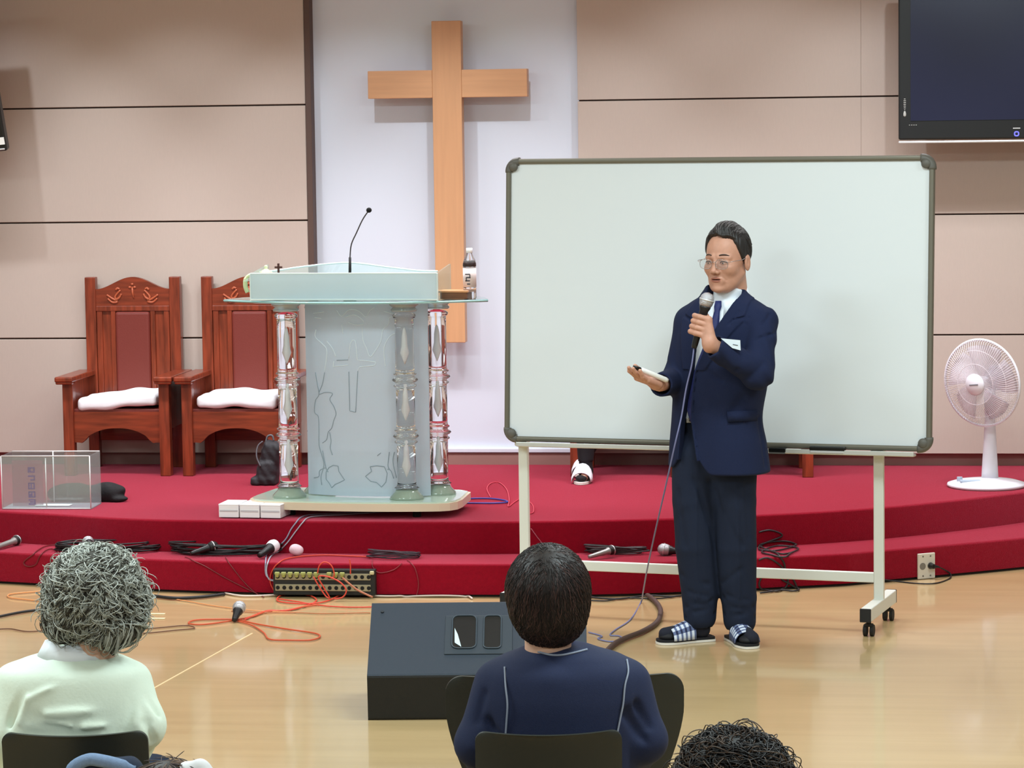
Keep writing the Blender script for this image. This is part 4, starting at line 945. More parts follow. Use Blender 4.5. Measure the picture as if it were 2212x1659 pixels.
# red cables at the box
cable('cable', 'bright red cable arching over the left end of the connector box', [(800, 1206), (760, 1204), (700, 1202), (640, 1206), (604, 1216), (588, 1235), (584, 1255), (590, 1272), (600, 1284)], 0.0032, M_cred)
P = [at_Y(x, y, 12.40-k*0.0) for k, (x, y) in enumerate(((686, 1238), (690, 1222), (702, 1214), (716, 1222), (722, 1240), (718, 1250)))]
cable('cable', 'small red cable arch plugged in the upper socket row of the box', None, 0.003, M_cred, world=[tuple(p) for p in P])
Yb = 12.36
def near(pts, Y0=Yb, dy=0.0): return [tuple(at_Y(x, y, Y0-dy*i)) for i, (x, y) in enumerate(pts)]
cable('cable', 'red cable hanging in loops across the front of the connector box', None, 0.0032, M_cred, world=near([(677, 1246), (690, 1268), (704, 1288), (712, 1291), (700, 1270), (688, 1246), (710, 1246), (735, 1258), (748, 1275), (740, 1290), (722, 1294)], 12.37, 0.004))
cable('cable', 'red cable coming out of upper sockets at the right of connector box', None, 0.003, M_cred, world=near([(757, 1240), (757, 1222), (755, 1208)], 12.39))
cable('cable', 'brown orange cable leaving the connector box at its right end', None, 0.0045, mat('cable_tan', rgb(170, 104, 76), 0.5), world=near([(740, 1248), (756, 1262), (775, 1276), (805, 1290)], 12.36, 0.006))
cable('cable', 'tangled orange red cable loops on the floor below the connector box', [(758, 1262), (748, 1278), (720, 1296), (690, 1305), (650, 1307), (612, 1304), (598, 1298), (612, 1286), (640, 1279), (668, 1288), (684, 1300), (660, 1312), (620, 1322), (580, 1322), (550, 1332), (528, 1342)], 0.0035, M_cred)
cable('cable', 'orange red cable in a long loop on the floor right of the standing microphone', [(690, 1309), (655, 1314), (620, 1321), (575, 1325), (545, 1335), (500, 1344), (440, 1352), (408, 1350), (420, 1343), (460, 1341), (510, 1342), (560, 1352), (620, 1362), (680, 1371), (691, 1379), (670, 1386), (620, 1386), (582, 1384), (570, 1370), (545, 1354), (515, 1345)], 0.0036, M_cor)
cable('cable', 'red cable running along the floor into the back of the floor monitor', [(600, 1296), (640, 1302), (690, 1310), (740, 1314), (800, 1314), (840, 1310)], 0.003, M_cred)
cable('cable', 'thin brown cable line on the floor left of the floor monitor', [(500, 1322), (560, 1326), (640, 1326), (700, 1328), (800, 1326)], 0.0025, mat('cable_brown', rgb(176, 110, 70), 0.5))
cable('cable', 'white and red cable lying along the foot of the riser above the monitor', [(800, 1290), (850, 1291), (900, 1288), (960, 1287), (1005, 1289), (1020, 1296)], 0.0042, M_cwht)
cable('cable', 'thin dark red cable from the oval coil down the riser', [(880, 1212), (895, 1225), (903, 1250), (904, 1270), (900, 1287)], 0.0024, mat('cable_maroon', rgb(132, 40, 50), 0.5))
cable('cable', 'short maroon cable from the oval coil to the box right end', [(868, 1218), (850, 1232), (820, 1238), (806, 1226), (804, 1212)], 0.0022, mat('cable_maroon', rgb(132, 40, 50), 0.5))
cable('cable', 'thick black cable along the foot of the stage at left', [(330, 1292), (380, 1297), (440, 1294), (485, 1288)], 0.0075, M_cblk)
cable('cable', 'white cable along the foot of the riser left of the connector box', [(485, 1284), (520, 1290), (560, 1290), (600, 1288)], 0.004, M_cwht)
cable('cable', 'black cable on the floor left of the grey curly hair', [(-40, 1345), (0, 1336), (50, 1326), (100, 1320)], 0.006, M_cblk)
cable('cable', 'thin brown cable on the floor running behind the grey curly haired person', [(-30, 1364), (20, 1361), (60, 1367), (120, 1364), (240, 1366), (330, 1360), (400, 1354), (420, 1360), (380, 1364), (320, 1370), (260, 1372)], 0.0028, mat('cable_dk_brown', rgb(110, 76, 56), 0.5))
cable('cable', 'thin orange cable loop on the floor near the far left below the step', [(110, 1278), (60, 1282), (22, 1286), (20, 1293), (50, 1297), (100, 1302)], 0.003, mat('cable_lorange', rgb(222, 150, 96), 0.5))
cable('cable', 'pale orange cable running from the grey hair across floor to the red loops', [(330, 1290), (400, 1300), (470, 1312), (560, 1322), (640, 1325)], 0.0022, mat('cable_lorange', rgb(222, 150, 96), 0.5))
cable('cable', 'black cable at the foot of the riser behind the standing man', [(1270, 1292), (1300, 1296), (1340, 1297), (1400, 1290), (1450, 1292), (1490, 1288)], 0.0045, M_cblk)
cable('cable', 'second black cable at riser foot, between dark haired head and man', [(1275, 1300), (1310, 1301), (1350, 1295), (1420, 1296), (1470, 1290)], 0.0035, M_cblk)
cable('thick_cable', 'thick dark brown cable curving over the floor left of the mans slippers', [(1398, 1292), (1415, 1305), (1427, 1325), (1420, 1350), (1390, 1370), (1350, 1386), (1325, 1400), (1300, 1425), (1270, 1450)], 0.011, mat('cable_thick_brown', rgb(72, 52, 46), 0.6))
for k, (lab, pts) in enumerate((('tangled dark cable bundle on the step right of the standing man', [(1640, 1150), (1665, 1146), (1690, 1158), (1650, 1175), (1640, 1190), (1680, 1192), (1720, 1180), (1700, 1170), (1660, 1172), (1640, 1182), (1690, 1200), (1725, 1188), (1680, 1182), (1645, 1196), (1690, 1204), (1712, 1196)]),
                 ('dark cable hanging over the lower step edge right of the standing man', [(1670, 1192), (1690, 1210), (1696, 1230), (1688, 1250), (1706, 1262), (1726, 1276), (1712, 1280), (1690, 1278), (1660, 1282), (1642, 1284)]),
                 ('dark looped cable below the white crossbar right of the mans leg', [(1640, 1210), (1660, 1206), (1690, 1226), (1702, 1252), (1698, 1268), (1680, 1280), (1650, 1276), (1640, 1262), (1652, 1240), (1680, 1232), (1710, 1248), (1722, 1270)]))):
    cable('cable_bundle', lab, pts, 0.0042, mat('cable_blk2', rgb(38, 34, 36), 0.5))

# connector box set into the lower riser
cL = at_Y(592, 1262, 12.44); cR = at_Y(812, 1262, 12.44)
zt_ = at_Y(700, 1229, 12.44)[2]; zb_ = max(0.012, at_Y(700, 1294, 12.44)[2])
t = thing('connector_box', 'black connector box with two rows of sockets at the foot of the stage', 'connector box', ((cL[0]+cR[0])/2, 12.435, 0))
bw = cR[0]-cL[0]; M_cbox = mat('connector_box_black', rgb(26, 26, 24), 0.6)
sbox((0, 0.01, (zt_+zb_)/2-0.0), (bw, 0.05, zt_-zb_), 0.003).build('housing', M_cbox, t)
M_plate = mat('socket_plate', rgb(150, 140, 112), 0.5); M_hole = mat('socket_hole', rgb(10, 10, 10), 0.8); M_plug = mat('olive_plug', rgb(158, 160, 92), 0.5)
r1 = zt_-0.032; r2 = zb_+0.034
for zz in (r1, r2):
    b = MB(); b.box((-0.005, -0.017, zz), (bw-0.03, 0.004, 0.030), 0.002); b.build('socket_plate', M_plate, t)
for k in range(15):
    xx = -bw/2+0.022+k*(bw-0.05)/14
    for zz in (r1, r2): MB().cyl((xx, -0.018, zz), (xx, -0.021, zz), 0.0088, n=14).build('socket', M_hole, t)
    if k < 11 and k != 7: b = MB(); b.box((xx, -0.027, r1+0.016), (0.022, 0.014, 0.012), 0.003); b.cyl((xx, -0.022, r1+0.01), (xx, -0.032, r1+0.004), 0.008, n=10); b.build('plug', M_plug, t)
b = MB(); b.box((bw/2-0.012, -0.024, r1+0.02), (0.02, 0.014, 0.016), 0.004); b.build('plug', mat('plug_cream', rgb(190, 180, 140), 0.5), t)

# wall outlet plate on the lower riser, with plug and cord
oc = at_z(1999, 1246, 0.02); oY = _interp(STEP, at_Y(1999, 1222, 13.1)[0])
for _ in range(4): q = at_Y(1999, 1222, oY); oY = _interp(STEP, q[0])
dx_ = 0.05; sl_ = (_interp(STEP, q[0]+dx_)-_interp(STEP, q[0]-dx_))/(2*dx_)
oa = math.atan(sl_)
t = thing('power_outlet', 'cream double power outlet on the red lower riser right of the whiteboard', 'outlet', (q[0]+0.006*math.sin(oa), q[1]-0.006*math.cos(oa), q[2]), oa)
sbox((0, 0, 0), (0.092, 0.010, 0.118), 0.003).build('plate', mat('outlet_cream', rgb(222, 218, 206), 0.4), t)
for xx, zz in ((-0.02, 0.045), (0.02, 0.045), (-0.02, -0.045), (0.02, -0.045)): MB().cyl((xx, -0.005, zz), (xx, -0.0065, zz), 0.004, n=10).build('screw', mat('screw_grey', rgb(120, 116, 108), 0.5), t)
for xx in (-0.022, 0.02): MB().cyl((xx, -0.004, 0), (xx, -0.0065, 0), 0.016, n=20).build('socket', mat('socket_grey', rgb(130, 126, 118), 0.6), t)
t2 = thing('power_plug', 'black plug with short cord in the outlet right of the whiteboard', 'plug', tuple(Vector(t.location)), oa)
b = MB(); b.cyl((0.02, -0.008, 0), (0.02, -0.035, 0.0), 0.014, 0.011, n=16); b.cyl((0.02, -0.03, 0), (0.045, -0.034, -0.003), 0.008, 0.005, n=12); b.build('plug_body', M_mbody, t2)
pl0_ = Vector(t2.location)+Matrix.Rotation(oa, 3, 'Z') @ Vector((0.045, -0.034, -0.003))
W = [tuple(pl0_)]+[tuple(hit(x, y, .004)) for x, y in ((2052, 1238), (2050, 1252), (2020, 1262), (1980, 1262), (1940, 1258), (1910, 1252))]
cable('cable', 'thin black power cable from the outlet plug back to the whiteboard stand', None, 0.0032, M_cblk, world=W)

# floor monitor speaker, seen from behind
q0 = at_z(800, 1551, 0.0); fz1 = None
t = thing('floor_monitor', 'dark grey wedge floor monitor speaker with two handle recesses on the wooden floor', 'speaker', (q0[0]+0.37, q0[1], 0), YAW-0.02)
FM = Frame(t.location, YAW-0.02)
e1 = FM.px(790, 1457, -0.01); wd = 0.78
x_l = FM.px(795, 1550, 0)[0]; zt1 = e1[2]
r_ = FM.px(800, 1301, 0.30); zr = r_[2]
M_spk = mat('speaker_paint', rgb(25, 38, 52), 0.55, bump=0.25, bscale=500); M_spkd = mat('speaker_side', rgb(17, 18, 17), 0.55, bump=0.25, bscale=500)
prof = [(0.0, 0.0), (-0.014, zt1-0.004), (0.30, zr), (0.50, 0.03), (0.48, 0.0)]      # (y, z)
RX = Matrix(((0, 0, 1, 0), (1, 0, 0, 0), (0, 1, 0, 0), (0, 0, 0, 1)))
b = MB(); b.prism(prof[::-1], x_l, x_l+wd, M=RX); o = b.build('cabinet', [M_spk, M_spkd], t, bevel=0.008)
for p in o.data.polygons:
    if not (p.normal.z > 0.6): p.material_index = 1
ly = 0.314; lz = zr-zt1+0.004; tilt = math.atan2(lz, ly)
def on_slope(px_, py_):
    # intersection with the sloping face
    r = _ray(px_, py_); n = np.array(FM.Y)*(-math.sin(tilt))+np.array([0, 0, math.cos(tilt)]); p0 = FM.o+FM.Y*(-0.014)+np.array([0, 0, zt1-0.004])
    tt = np.dot(p0-EYE, n)/np.dot(r, n); p = EYE+tt*r-FM.o; return (np.dot(p, FM.X), np.dot(p, FM.Y), p[2])
def sM(px_, py_): return Matrix.Translation(on_slope(px_, py_)) @ Matrix.Rotation(tilt, 4, 'X')
pa = on_slope(962, 1330); pb = on_slope(1106, 1412); pc = on_slope(1034, 1372); M0 = sM(1034, 1372)
pwd = pb[0]-pa[0]; phh = math.hypot(pa[1]-pb[1], pa[2]-pb[2])
b = MB(); b.box((0, 0, 0.001), (pwd, phh, 0.006), 0.003, M=M0, seg=2); hp = b.build('handle_plate', mat('handle_plate_grey', rgb(36, 47, 57), 0.5), t)
for a_, c_ in (((978, 1332), (1028, 1402)), ((1046, 1332), (1082, 1402))):
    qa, qc = on_slope(*a_), on_slope(*c_); mm = sM((a_[0]+c_[0])/2, (a_[1]+c_[1])/2); ww = qc[0]-qa[0]; hh_ = math.hypot(qa[1]-qc[1], qa[2]-qc[2])
    poly = []
    for cx_, cy_, a0_ in ((1, 1, 0), (-1, 1, 90), (-1, -1, 180), (1, -1, 270)):
        rr = min(ww, hh_)*0.25
        for k in range(5): a = math.radians(a0_+22.5*k); poly.append((cx_*(ww/2-rr)+rr*math.cos(a), cy_*(hh_/2-rr)+rr*math.sin(a)))
    b = MB(); b.prism(poly, 0.004, 0.0052, M=mm); rc = b.build('handle_recess', mat('recess_black', rgb(8, 10, 12), 0.35), hp)
    b = MB(); b.tube([(x, y, 0.006) for x, y in poly], 0.003, 6, closed=True, M=mm); b.build('recess_rim', mat('rim_grey', rgb(48, 60, 70), 0.4), rc)
b = MB(); mm = sM(990, 1378); b.add([(-0.014, 0.045, 0.0068), (-0.002, 0.012, 0.0068), (0.012, -0.052, 0.0068), (-0.012, -0.03, 0.0068)], [(0, 3, 2, 1)], M=mm); b.add([(-0.014, 0.045, 0.0060), (-0.002, 0.012, 0.0060), (0.012, -0.052, 0.0060), (-0.012, -0.03, 0.0060)], [(0, 1, 2, 3)], M=mm)
b.build('paper_sticker', mat('sticker_pale', rgb(196, 214, 220), 0.6), hp)
MB().cyl((0, 0, 0), (0, 0, 0.004), 0.006, n=12, M=sM(826, 1322)).build('screw', mat('screw_dark', rgb(30, 36, 42), 0.5), t)
# paired white tape marks on the floor
for k, (yy_, lab) in enumerate(((1326, 'upper of two short pale tape strips on the floor right of grey hair'), (1336, 'lower of two short pale tape strips on the floor right of grey hair'))):
    a_ = at_z(320, yy_, 0.002); c_ = at_z(357, yy_-0.5, 0.002)
    o = sbox((0, 0, 0), (c_[0]-a_[0], 0.02, 0.002), 0.0005).build('floor_tape', mat('tape_pale', rgb(245, 225, 180), 0.5)); o.location = tuple((a_+c_)/2); tag(o, lab, 'tape')
# floor sheet joint
a_ = at_z(545, 1368, 0.0); c_ = at_z(330, 1488, 0.0); 
b = MB(); d_ = (c_-a_)/np.linalg.norm(c_-a_); n_ = np.array([-d_[1], d_[0], 0])*0.004
e_ = c_+d_*0.6; b.add([a_-n_, a_+n_, e_+n_, e_-n_, a_-n_+[0, 0, .001], a_+n_+[0, 0, .001], e_+n_+[0, 0, .001], e_-n_+[0, 0, .001]], [(0, 1, 5, 4), (1, 2, 6, 5), (2, 3, 7, 6), (3, 0, 4, 7), (4, 5, 6, 7)])
o = b.build('trim_3', mat('floor_joint', rgb(232, 204, 158), 0.3)); o['kind'] = 'structure'
# ------------------------------------------------------------------ people
M_skin = mat('skin_warm', rgb(190, 140, 118), 0.5, var=0.05, vscale=60, sss=0.08)
M_skinp = mat('skin_pale', rgb(214, 170, 146), 0.5, var=0.04, vscale=60, sss=0.08)
M_suit = mat('navy_suit', rgb(26, 34, 62), 0.9, var=0.08, vscale=300, bump=0.15, bscale=700, spec=0.25)
M_trou = mat('dark_trousers', rgb(29, 36, 54), 0.9, var=0.08, vscale=300, bump=0.15, bscale=700, spec=0.25)
M_shirt = mat('white_shirt', rgb(226, 232, 240), 0.8)
M_tie = mat('blue_tie', rgb(26, 36, 92), 0.6, var=0.15, vscale=120)
M_hairb = mat('hair_black', rgb(32, 29, 29), 0.5)
M_lip = mat('lip', rgb(160, 100, 84), 0.5)

def axes(yaw):
    """facing (f) and left (l) vectors for someone turned by yaw from facing the camera; positive turns them to the viewer's left"""
    return np.array([-math.sin(yaw), -math.cos(yaw), 0.0]), np.array([math.cos(yaw), -math.sin(yaw), 0.0])
def head_pt(H, a, l, z): return H['c']+H['s']*(a*H['f']+l*H['l']+z*H['u'])
def make_head(c, yaw, pitch=0.0, s=1.0, roll=0.0):
    f, l = axes(yaw); u = np.array([0, 0, 1.0])
    f2 = f*math.cos(pitch)-u*math.sin(pitch); u2 = u*math.cos(pitch)+f*math.sin(pitch)
    l2 = l*math.cos(roll)+u2*math.sin(roll); u3 = u2*math.cos(roll)-l*math.sin(roll)
    return dict(c=np.array(c, float), f=f2, l=l2, u=u3, s=s)
def to_head(H, P):
    q = (P-H['c'].astype(np.float32))/H['s']
    return np.stack([q @ H['f'].astype(np.float32), q @ H['l'].astype(np.float32), q @ H['u'].astype(np.float32)], 1)
def cran(Q): 
    d = s_ell(Q, (-.004, 0, .028), (.092, .076, .088)); return d
def head_sdf(Q, ears=True, man=True):
    A = np.abs(Q[:, 1]); M_ = np.stack([Q[:, 0], A, Q[:, 2]], 1)
    d = cran(Q)
    d = smin(d, s_ell(Q, (.030, 0, -.028), (.060, .064, .088)), .02)
    d = smin(d, s_ell(Q, (.034, 0, -.078), (.050, .052, .042)), .02)
    d = smin(d, s_cap(M_, (-.004, .052, -.048), (.055, .024, -.100), .018, .015), .022)      # jaw line
    d = smin(d, s_ell(Q, (.076, 0, -.104), (.018, .022, .016)), .015)
    d = smin(d, s_ell(M_, (.058, .040, -.030), (.026, .024, .022)), .02)                      # cheekbone
    d = smin(d, s_cap(M_, (.084, .012, .014), (.070, .046, .012), .009, .007), .012)           # brow
    d = smax(d, -s_ell(M_, (.098, .031, -.006), (.018, .019, .013)), .010)                     # sockets
    d = smin(d, s_ell(M_, (.0735, .031, -.006), (.0170, .0175, .0130)), .004)
    d = smin(d, s_ell(M_, (.078, .031, -.0195), (.0085, .015, .0045)), .006)                   # lids
    n = s_cap(Q, (.086, 0, .002), (.108, 0, -.036), .0075, .0105); n = smin(n, s_ell(M_, (.098, .012, -.041), (.011, .008, .008)), .006)
    d = smin(d, n, .009)
    d = smax(d, -s_ell(M_, (.106, .007, -.050), (.006, .0035, .003)), .003)
    d = smin(d, s_ell(Q, (.080, 0, -.070), (.013, .030, .020)), .014)                          # muzzle
    d = smin(d, s_ell(Q, (.0885, 0, -.0645), (.008, .022, .0040)), .005); d = smin(d, s_ell(Q, (.0880, 0, -.0740), (.008, .018, .0045)), .005)
    d = smax(d, -s_ell(Q, (.0965, 0, -.0692), (.009, .020, .0016)), .003)
    d = d+fold(M_, (.098, .020, -.048), (.078, .036, -.072), .004, .0018)                      # smile fold
    d = d+fold(M_, (.088, .016, -.024), (.076, .032, -.028), .0035, .0012)
    if ears:
        e = s_ell(M_, (-.006, .081, -.012), (.019, .008, .031)); e = smax(e, -s_ell(M_, (0.000, .092, -.010), (.010, .008, .017)), .004)
        d = smin(d, e, .006)
    return d
def hand_sdf(P, wrist, fw, up, fingers, thumb, s=1.0, palm_len=.088, kp=.010):
    """palm from the wrist along fw; up is the back of the hand; fingers: list of 4 point lists in hand axes; all continuous"""
    f = np.array(fw, float); f /= np.linalg.norm(f); b = np.array(up, float); b -= f*np.dot(f, b); b /= np.linalg.norm(b); r = np.cross(f, b)
    T = lambda p: np.array(wrist)+s*(f*p[0]+r*p[1]+b*p[2])
    d = None
    for k, y in enumerate((-.030, -.010, .010, .029)):
        e = s_cap(P, T((0.005, y*.62, 0)), T((palm_len-(.006 if k in (0, 3) else 0), y, .002)), .0135*s, .0115*s); d = e if d is None else smin(d, e, kp*s)
    for k, pts in enumerate(fingers):
        rs = [.0098*s, .0090*s, .0080*s, .0068*s] if k < 3 else [.0088*s, .0080*s, .0070*s, .0060*s]
        c = chain(P, [T(p) for p in pts], rs[:len(pts)], .003*s); d = smin(d, c, .004*s)
    d = smin(d, chain(P, [T(p) for p in thumb], [.0150*s, .0115*s, .0100*s, .0080*s][:len(thumb)], .004*s), .008*s)
    return d

# ---------------- the standing speaker
r0 = at_z(1550, 1386, 0.0)
MANF = Frame(r0); K = MANF.px
man = thing('person', 'standing person in navy suit, glasses and plaid slippers, talking into a microphone before the whiteboard', 'person', (r0[0], r0[1], 0), YAW)
HY = math.radians(34)
hc = np.array(K(1572, 560, 0.0)); HD = make_head(hc, HY, math.radians(2), 1.07)
TY_ = math.radians(33); tf, tl = axes(TY_)
zf = lambda y: K(1550, y, 0)[2]
neckb = head_pt(HD, -.035, 0, -.17)
# torso rows: (z, centre u, centre v, half width, half depth)
rows = [(zf(1030), .012, .00, .215, .155), (zf(960), .008, .00, .202, .147), (zf(900), .004, .0, .188, .136), (zf(830), .018, .0, .196, .138), (zf(760), .030, .0, .205, .134), (zf(715), .036, .0, .203, .122), (zf(680), .040, .005, .180, .102), (zf(655), .042, .01, .125, .085), (zf(638), .044, .014, .078, .072), (zf(612), .050, .026, .068, .066)]
RZ, RC = dens(rows)
def torso(P, grow=0.0, ex=2.35):
    z = P[:, 2]; cu, cv, rl, ra = [np.interp(z, RZ, RC[:, i]) for i in range(4)]
    x = P[:, 0]-cu; y = P[:, 1]-cv; L = x*tl[0]+y*tl[1]; A = x*tf[0]+y*tf[1]
    k = (np.abs(L/rl)**ex+np.abs(A/ra)**ex)**(1/ex)
    return (k-1)*np.minimum(rl, ra)*0.92-grow, L, A
SL = np.array([.040, .0, zf(693)])+tl*.166; SR = np.array([.040, .0, zf(697)])-tl*.158
EL = np.array(K(1636, 805, -.20)); WL = np.array(K(1533, 742, -.285))
ER = np.array(K(1462, 822, .06)); WR = np.array(K(1424, 832, -.14))
zh = zf(1018)
def jacket(P):
    d, L, A = torso(P)
    d = smin(d, s_cap(P, np.array([.042, .01, zf(652)])+tl*.04, SL, .052, .060), .04)
    d = smin(d, s_cap(P, np.array([.042, .01, zf(652)])-tl*.04, SR, .052, .060), .04)
    z = P[:, 2]
    yz = lambda *v: [zf(q) for q in v[::-1]]
    cen = np.interp(z, yz(640, 660, 720, 800, 905, 1000), [-.060, -.065, -.055, -.028, .010, .020])
    half = np.interp(z, yz(632, 640, 660, 720, 800, 850, 905, 1000), [.056, .032, .020, .017, .045, .066, .074, .078])
    q = L-cen-half; q2 = -(L-cen)-half
    lift = np.where((A > 0) & (q > -.04), .060*np.clip((.060-q)/.060, 0, 1.0)**2.2, 0)+np.where((A > 0) & (q2 > -.03) & (q < -.04), .018+.04*np.clip((.045-q2)/.045, 0, 1.0)**2, 0)
    d = smax(d, (zh+lift)-z, .010)
    backn = tf*-.42+np.array([0, 0, 1]); backn = backn/np.linalg.norm(backn); d = smax(d, (P-np.array([.046, .014, zf(628)], np.float32)) @ backn.astype(np.float32), .008)
    jf = jfold(P); d = d+jf
    # hollow it
    ti, _, _ = torso(P, -.019)
    d2 = smax(d, -ti, .004)
    op = smax(np.abs(L-cen)-half, -A+.0, .006)
    d2 = smax(d2, -op*.9, .003)
    # lapels: thicker band along the V edge
    wlap = np.interp(z, yz(612, 640, 668, 690, 795), [.035, .085, .068, .040, .030])*(z > zf(795))*(z < zf(614))
    lap = (np.abs(L-cen) < half+wlap) & (A > 0)
    notch = (np.abs(z-(zf(688)+.35*(np.abs(L-cen)-half-.04))) < .006) & (np.abs(L-cen) > half+.035)
    d2 = d2-np.where(lap & ~notch, .0065, 0)
    # sleeves
    s = chain(P, [SL, EL, WL+(EL-WL)*.05], [.064, .062, .049], .03); ce = (WL-EL)/np.linalg.norm(WL-EL); s = smax(s, (P-(WL+(EL-WL)*.10).astype(np.float32)) @ ce.astype(np.float32), .003)
    
    s = s+jf+.0026*np.sin(60*P[:, 2]+45*P[:, 0]+3*np.sin(30*P[:, 0]))
    d2 = smin(d2, s, .005)
    s = chain(P, [SR, ER, WR+(ER-WR)*.05], [.062, .056, .048], .03); ce = (WR-ER)/np.linalg.norm(WR-ER); s = smax(s, (P-(WR+(ER-WR)*.10).astype(np.float32)) @ ce.astype(np.float32), .003)
    s = s+fold(P, ER+[-.05, -.06, .02], ER+[.03, -.04, .05], .010, .006)+jf
    d2 = smin(d2, s, .014)
    # cloth folds on the body
    # cuff openings
    cl = (EL-WL)/np.linalg.norm(EL-WL); d2 = smax(d2, -s_cap(P, WL-cl*.03, WL+cl*.075, .040), .003)
    cr = (ER-WR)/np.linalg.norm(ER-WR); d2 = smax(d2, -s_cap(P, WR-cr*.03, WR+cr*.09, .039), .003)
    return d2
JF = []
def jfold(P):
    r = 0
    for a_, b_, w_, m_ in JF: r = r+fold(P, a_, b_, w_, m_)
    return np.minimum(r, .009)
for a_, b_, w_, m_ in (((1600, 748), (1676, 718), .010, .008), ((1606, 762), (1680, 744), .010, .008), ((1615, 778), (1680, 764), .009, .006), ((1600, 748), (1592, 800), .010, .006), ((1650, 785), (1618, 815), .014, .005),
                       ((1545, 730), (1575, 700), .006, .005), ((1578, 700), (1596, 672), .005, .004), ((1612, 700), (1604, 690), .004, .005), ((1604, 690), (1618, 686), .003, .006), ((1604, 860), (1572, 900), .02, .005), ((1650, 700), (1662, 680), .008, .005),
                       ((1522, 800), (1560, 822), .010, .005), ((1640, 905), (1655, 1005), .012, .005), ((1450, 800), (1440, 780), .006, .008), ((1440, 815), (1422, 806), .006, .008), ((1447, 845), (1425, 850), .008, .006)):
    A_ = [np.array(K(*q_, v)) for q_ in (a_, b_) for v in ()]
    pa_, pb_ = [(lambda Pq, f_: Pq[np.argmax(f_ < .001)] if (f_ < .001).any() else None)(np.array([K(q_[0], q_[1], v) for v in np.linspace(-.36, .15, 120)], np.float32), jacket(np.array([K(q_[0], q_[1], v) for v in np.linspace(-.36, .15, 120)], np.float32))) for q_ in (a_, b_)]
    if pa_ is not None and pb_ is not None: JF.append((pa_, pb_, w_, m_))
JK = sdf_obj('jacket', jacket, (-.33, -.40, zh-.03), (.32, .28, zf(600)), .0048, M_suit, man, 1)
def surf_front(px_, py_, fn, v0=-.32, v1=.1, n=160):
    """first point of a garment along the line of sight"""
    P = np.array([K(px_, py_, v) for v in np.linspace(v0, v1, n)], np.float32); f = fn(P); i = np.argmax(f < 0.001)
    return P[i].astype(float) if (f < 0.001).any() else None
# pocket flap, seams
b = MB(); pts = [surf_front(x, y, jacket, -.20) for x, y in ((1570, 889), (1590, 888), (1612, 887), (1636, 886))]; pts2 = [surf_front(x, y, jacket, -.20) for x, y in ((1572, 911), (1592, 910), (1614, 909), (1636, 908))]
vs = []; 
for a_, c_ in zip(pts, pts2): vs += [a_+[0, -.007, 0], c_+[0, -.011, 0], c_+[0, .004, 0], a_+[0, .004, 0]]
fs = [(0, 3, 2, 1), (12, 13, 14, 15)]
for i in range(3):
    for k in range(4): fs.append((i*4+k, i*4+(k+1) % 4, i*4+4+(k+1) % 4, i*4+4+k))
b.add(vs, fs, True); b.build('pocket_flap', M_suit, JK)
# shirt, tie, collar
def shirt(P):
    d, L, A = torso(P, -.025); z = P[:, 2]
    d = smin(d, s_cap(P, neckb+np.array([0, 0, -.02]), head_pt(HD, -.012, 0, -.118), .062, .062), .02)
    d = smax(d, zf(905)-z, .004)
    top = head_pt(HD, 0, 0, -.112); n_ = HD['u']*.95-HD['f']*.30; n_ = n_/np.linalg.norm(n_)
    d = smax(d, (P-top.astype(np.float32)) @ n_.astype(np.float32), .003)
    return d
SH = sdf_obj('shirt', shirt, (-.25, -.25, zf(915)), (.28, .22, zf(595)), .006, M_shirt, man, 1)
# folded shirt collar
cc = head_pt(HD, -.016, 0, -.125); vs = []; fs = []; NC = 40
for i in range(NC+1):
    ph = math.radians(13)+(2*PI-math.radians(26))*i/NC; dr = tf*math.cos(ph)+tl*math.sin(ph)
    fr_ = .5+.5*math.cos(ph)
    zt_c = zf(616)*(1-fr_)+zf(651)*fr_; zb_c = zt_c-.034-.036*max(0, math.cos(ph-.35 if ph < PI else ph+.35))**10
    rt = .0655+.004*fr_; rb_ = rt+.014+.012*fr_
    c0 = np.array([cc[0], cc[1], 0])+tf*(.012*fr_)
    for r_c, z_c in ((rt-.003, zt_c-.008), (rt, zt_c), (rt+.004, zt_c), (rb_, zb_c), (rb_-.004, zb_c)): vs.append(c0+dr*r_c+np.array([0, 0, z_c]))
for i in range(NC):
    for k in range(5): fs.append((i*5+k, i*5+(k+1) % 5, i*5+5+(k+1) % 5, i*5+5+k))
fs += [(0, 1, 2, 3, 4), tuple(NC*5+k for k in (4, 3, 2, 1, 0))]
b = MB(); b.add(vs, fs, True); b.build('collar', M_shirt, SH)
def tiepath(y): return np.interp(y, [654, 680, 720, 760, 800, 850, 905], [1552, 1548, 1541, 1527, 1512, 1502, 1494])
vs = []; fs = []; ys = [650, 662, 672, 690, 715, 745, 775, 805, 835, 865, 885, 900, 915]; hwid_ = [8, 10, 7.5, 10, 13, 14, 15, 15, 15, 16, 16, 9, 1]
for y, wd_ in zip(ys, hwid_):
    cx_ = tiepath(y); q = surf_front(cx_, y, shirt) if y < 900 else surf_front(cx_, 898, shirt)
    vv = (q[1] if q is not None else -.12)-.010-(.006 if y < 668 else 0)
    a_ = np.array(K(cx_-wd_*.8, y, vv+.004)); c_ = np.array(K(cx_+wd_*.8, y, vv-.004)); m_ = np.array(K(cx_, y, vv-.005))
    vs += [a_, m_, c_, c_+[0, .008, 0], a_+[0, .008, 0]]
for i in range(len(ys)-1):
    for k in range(5): fs.append((i*5+k, i*5+(k+1) % 5, i*5+5+(k+1) % 5, i*5+5+k))
fs.append((4, 3, 2, 1, 0)); e_ = (len(ys)-1)*5; fs.append(tuple(e_+k for k in range(5)))
b = MB(); b.add(vs, fs, True); b.build('tie', M_tie, man)
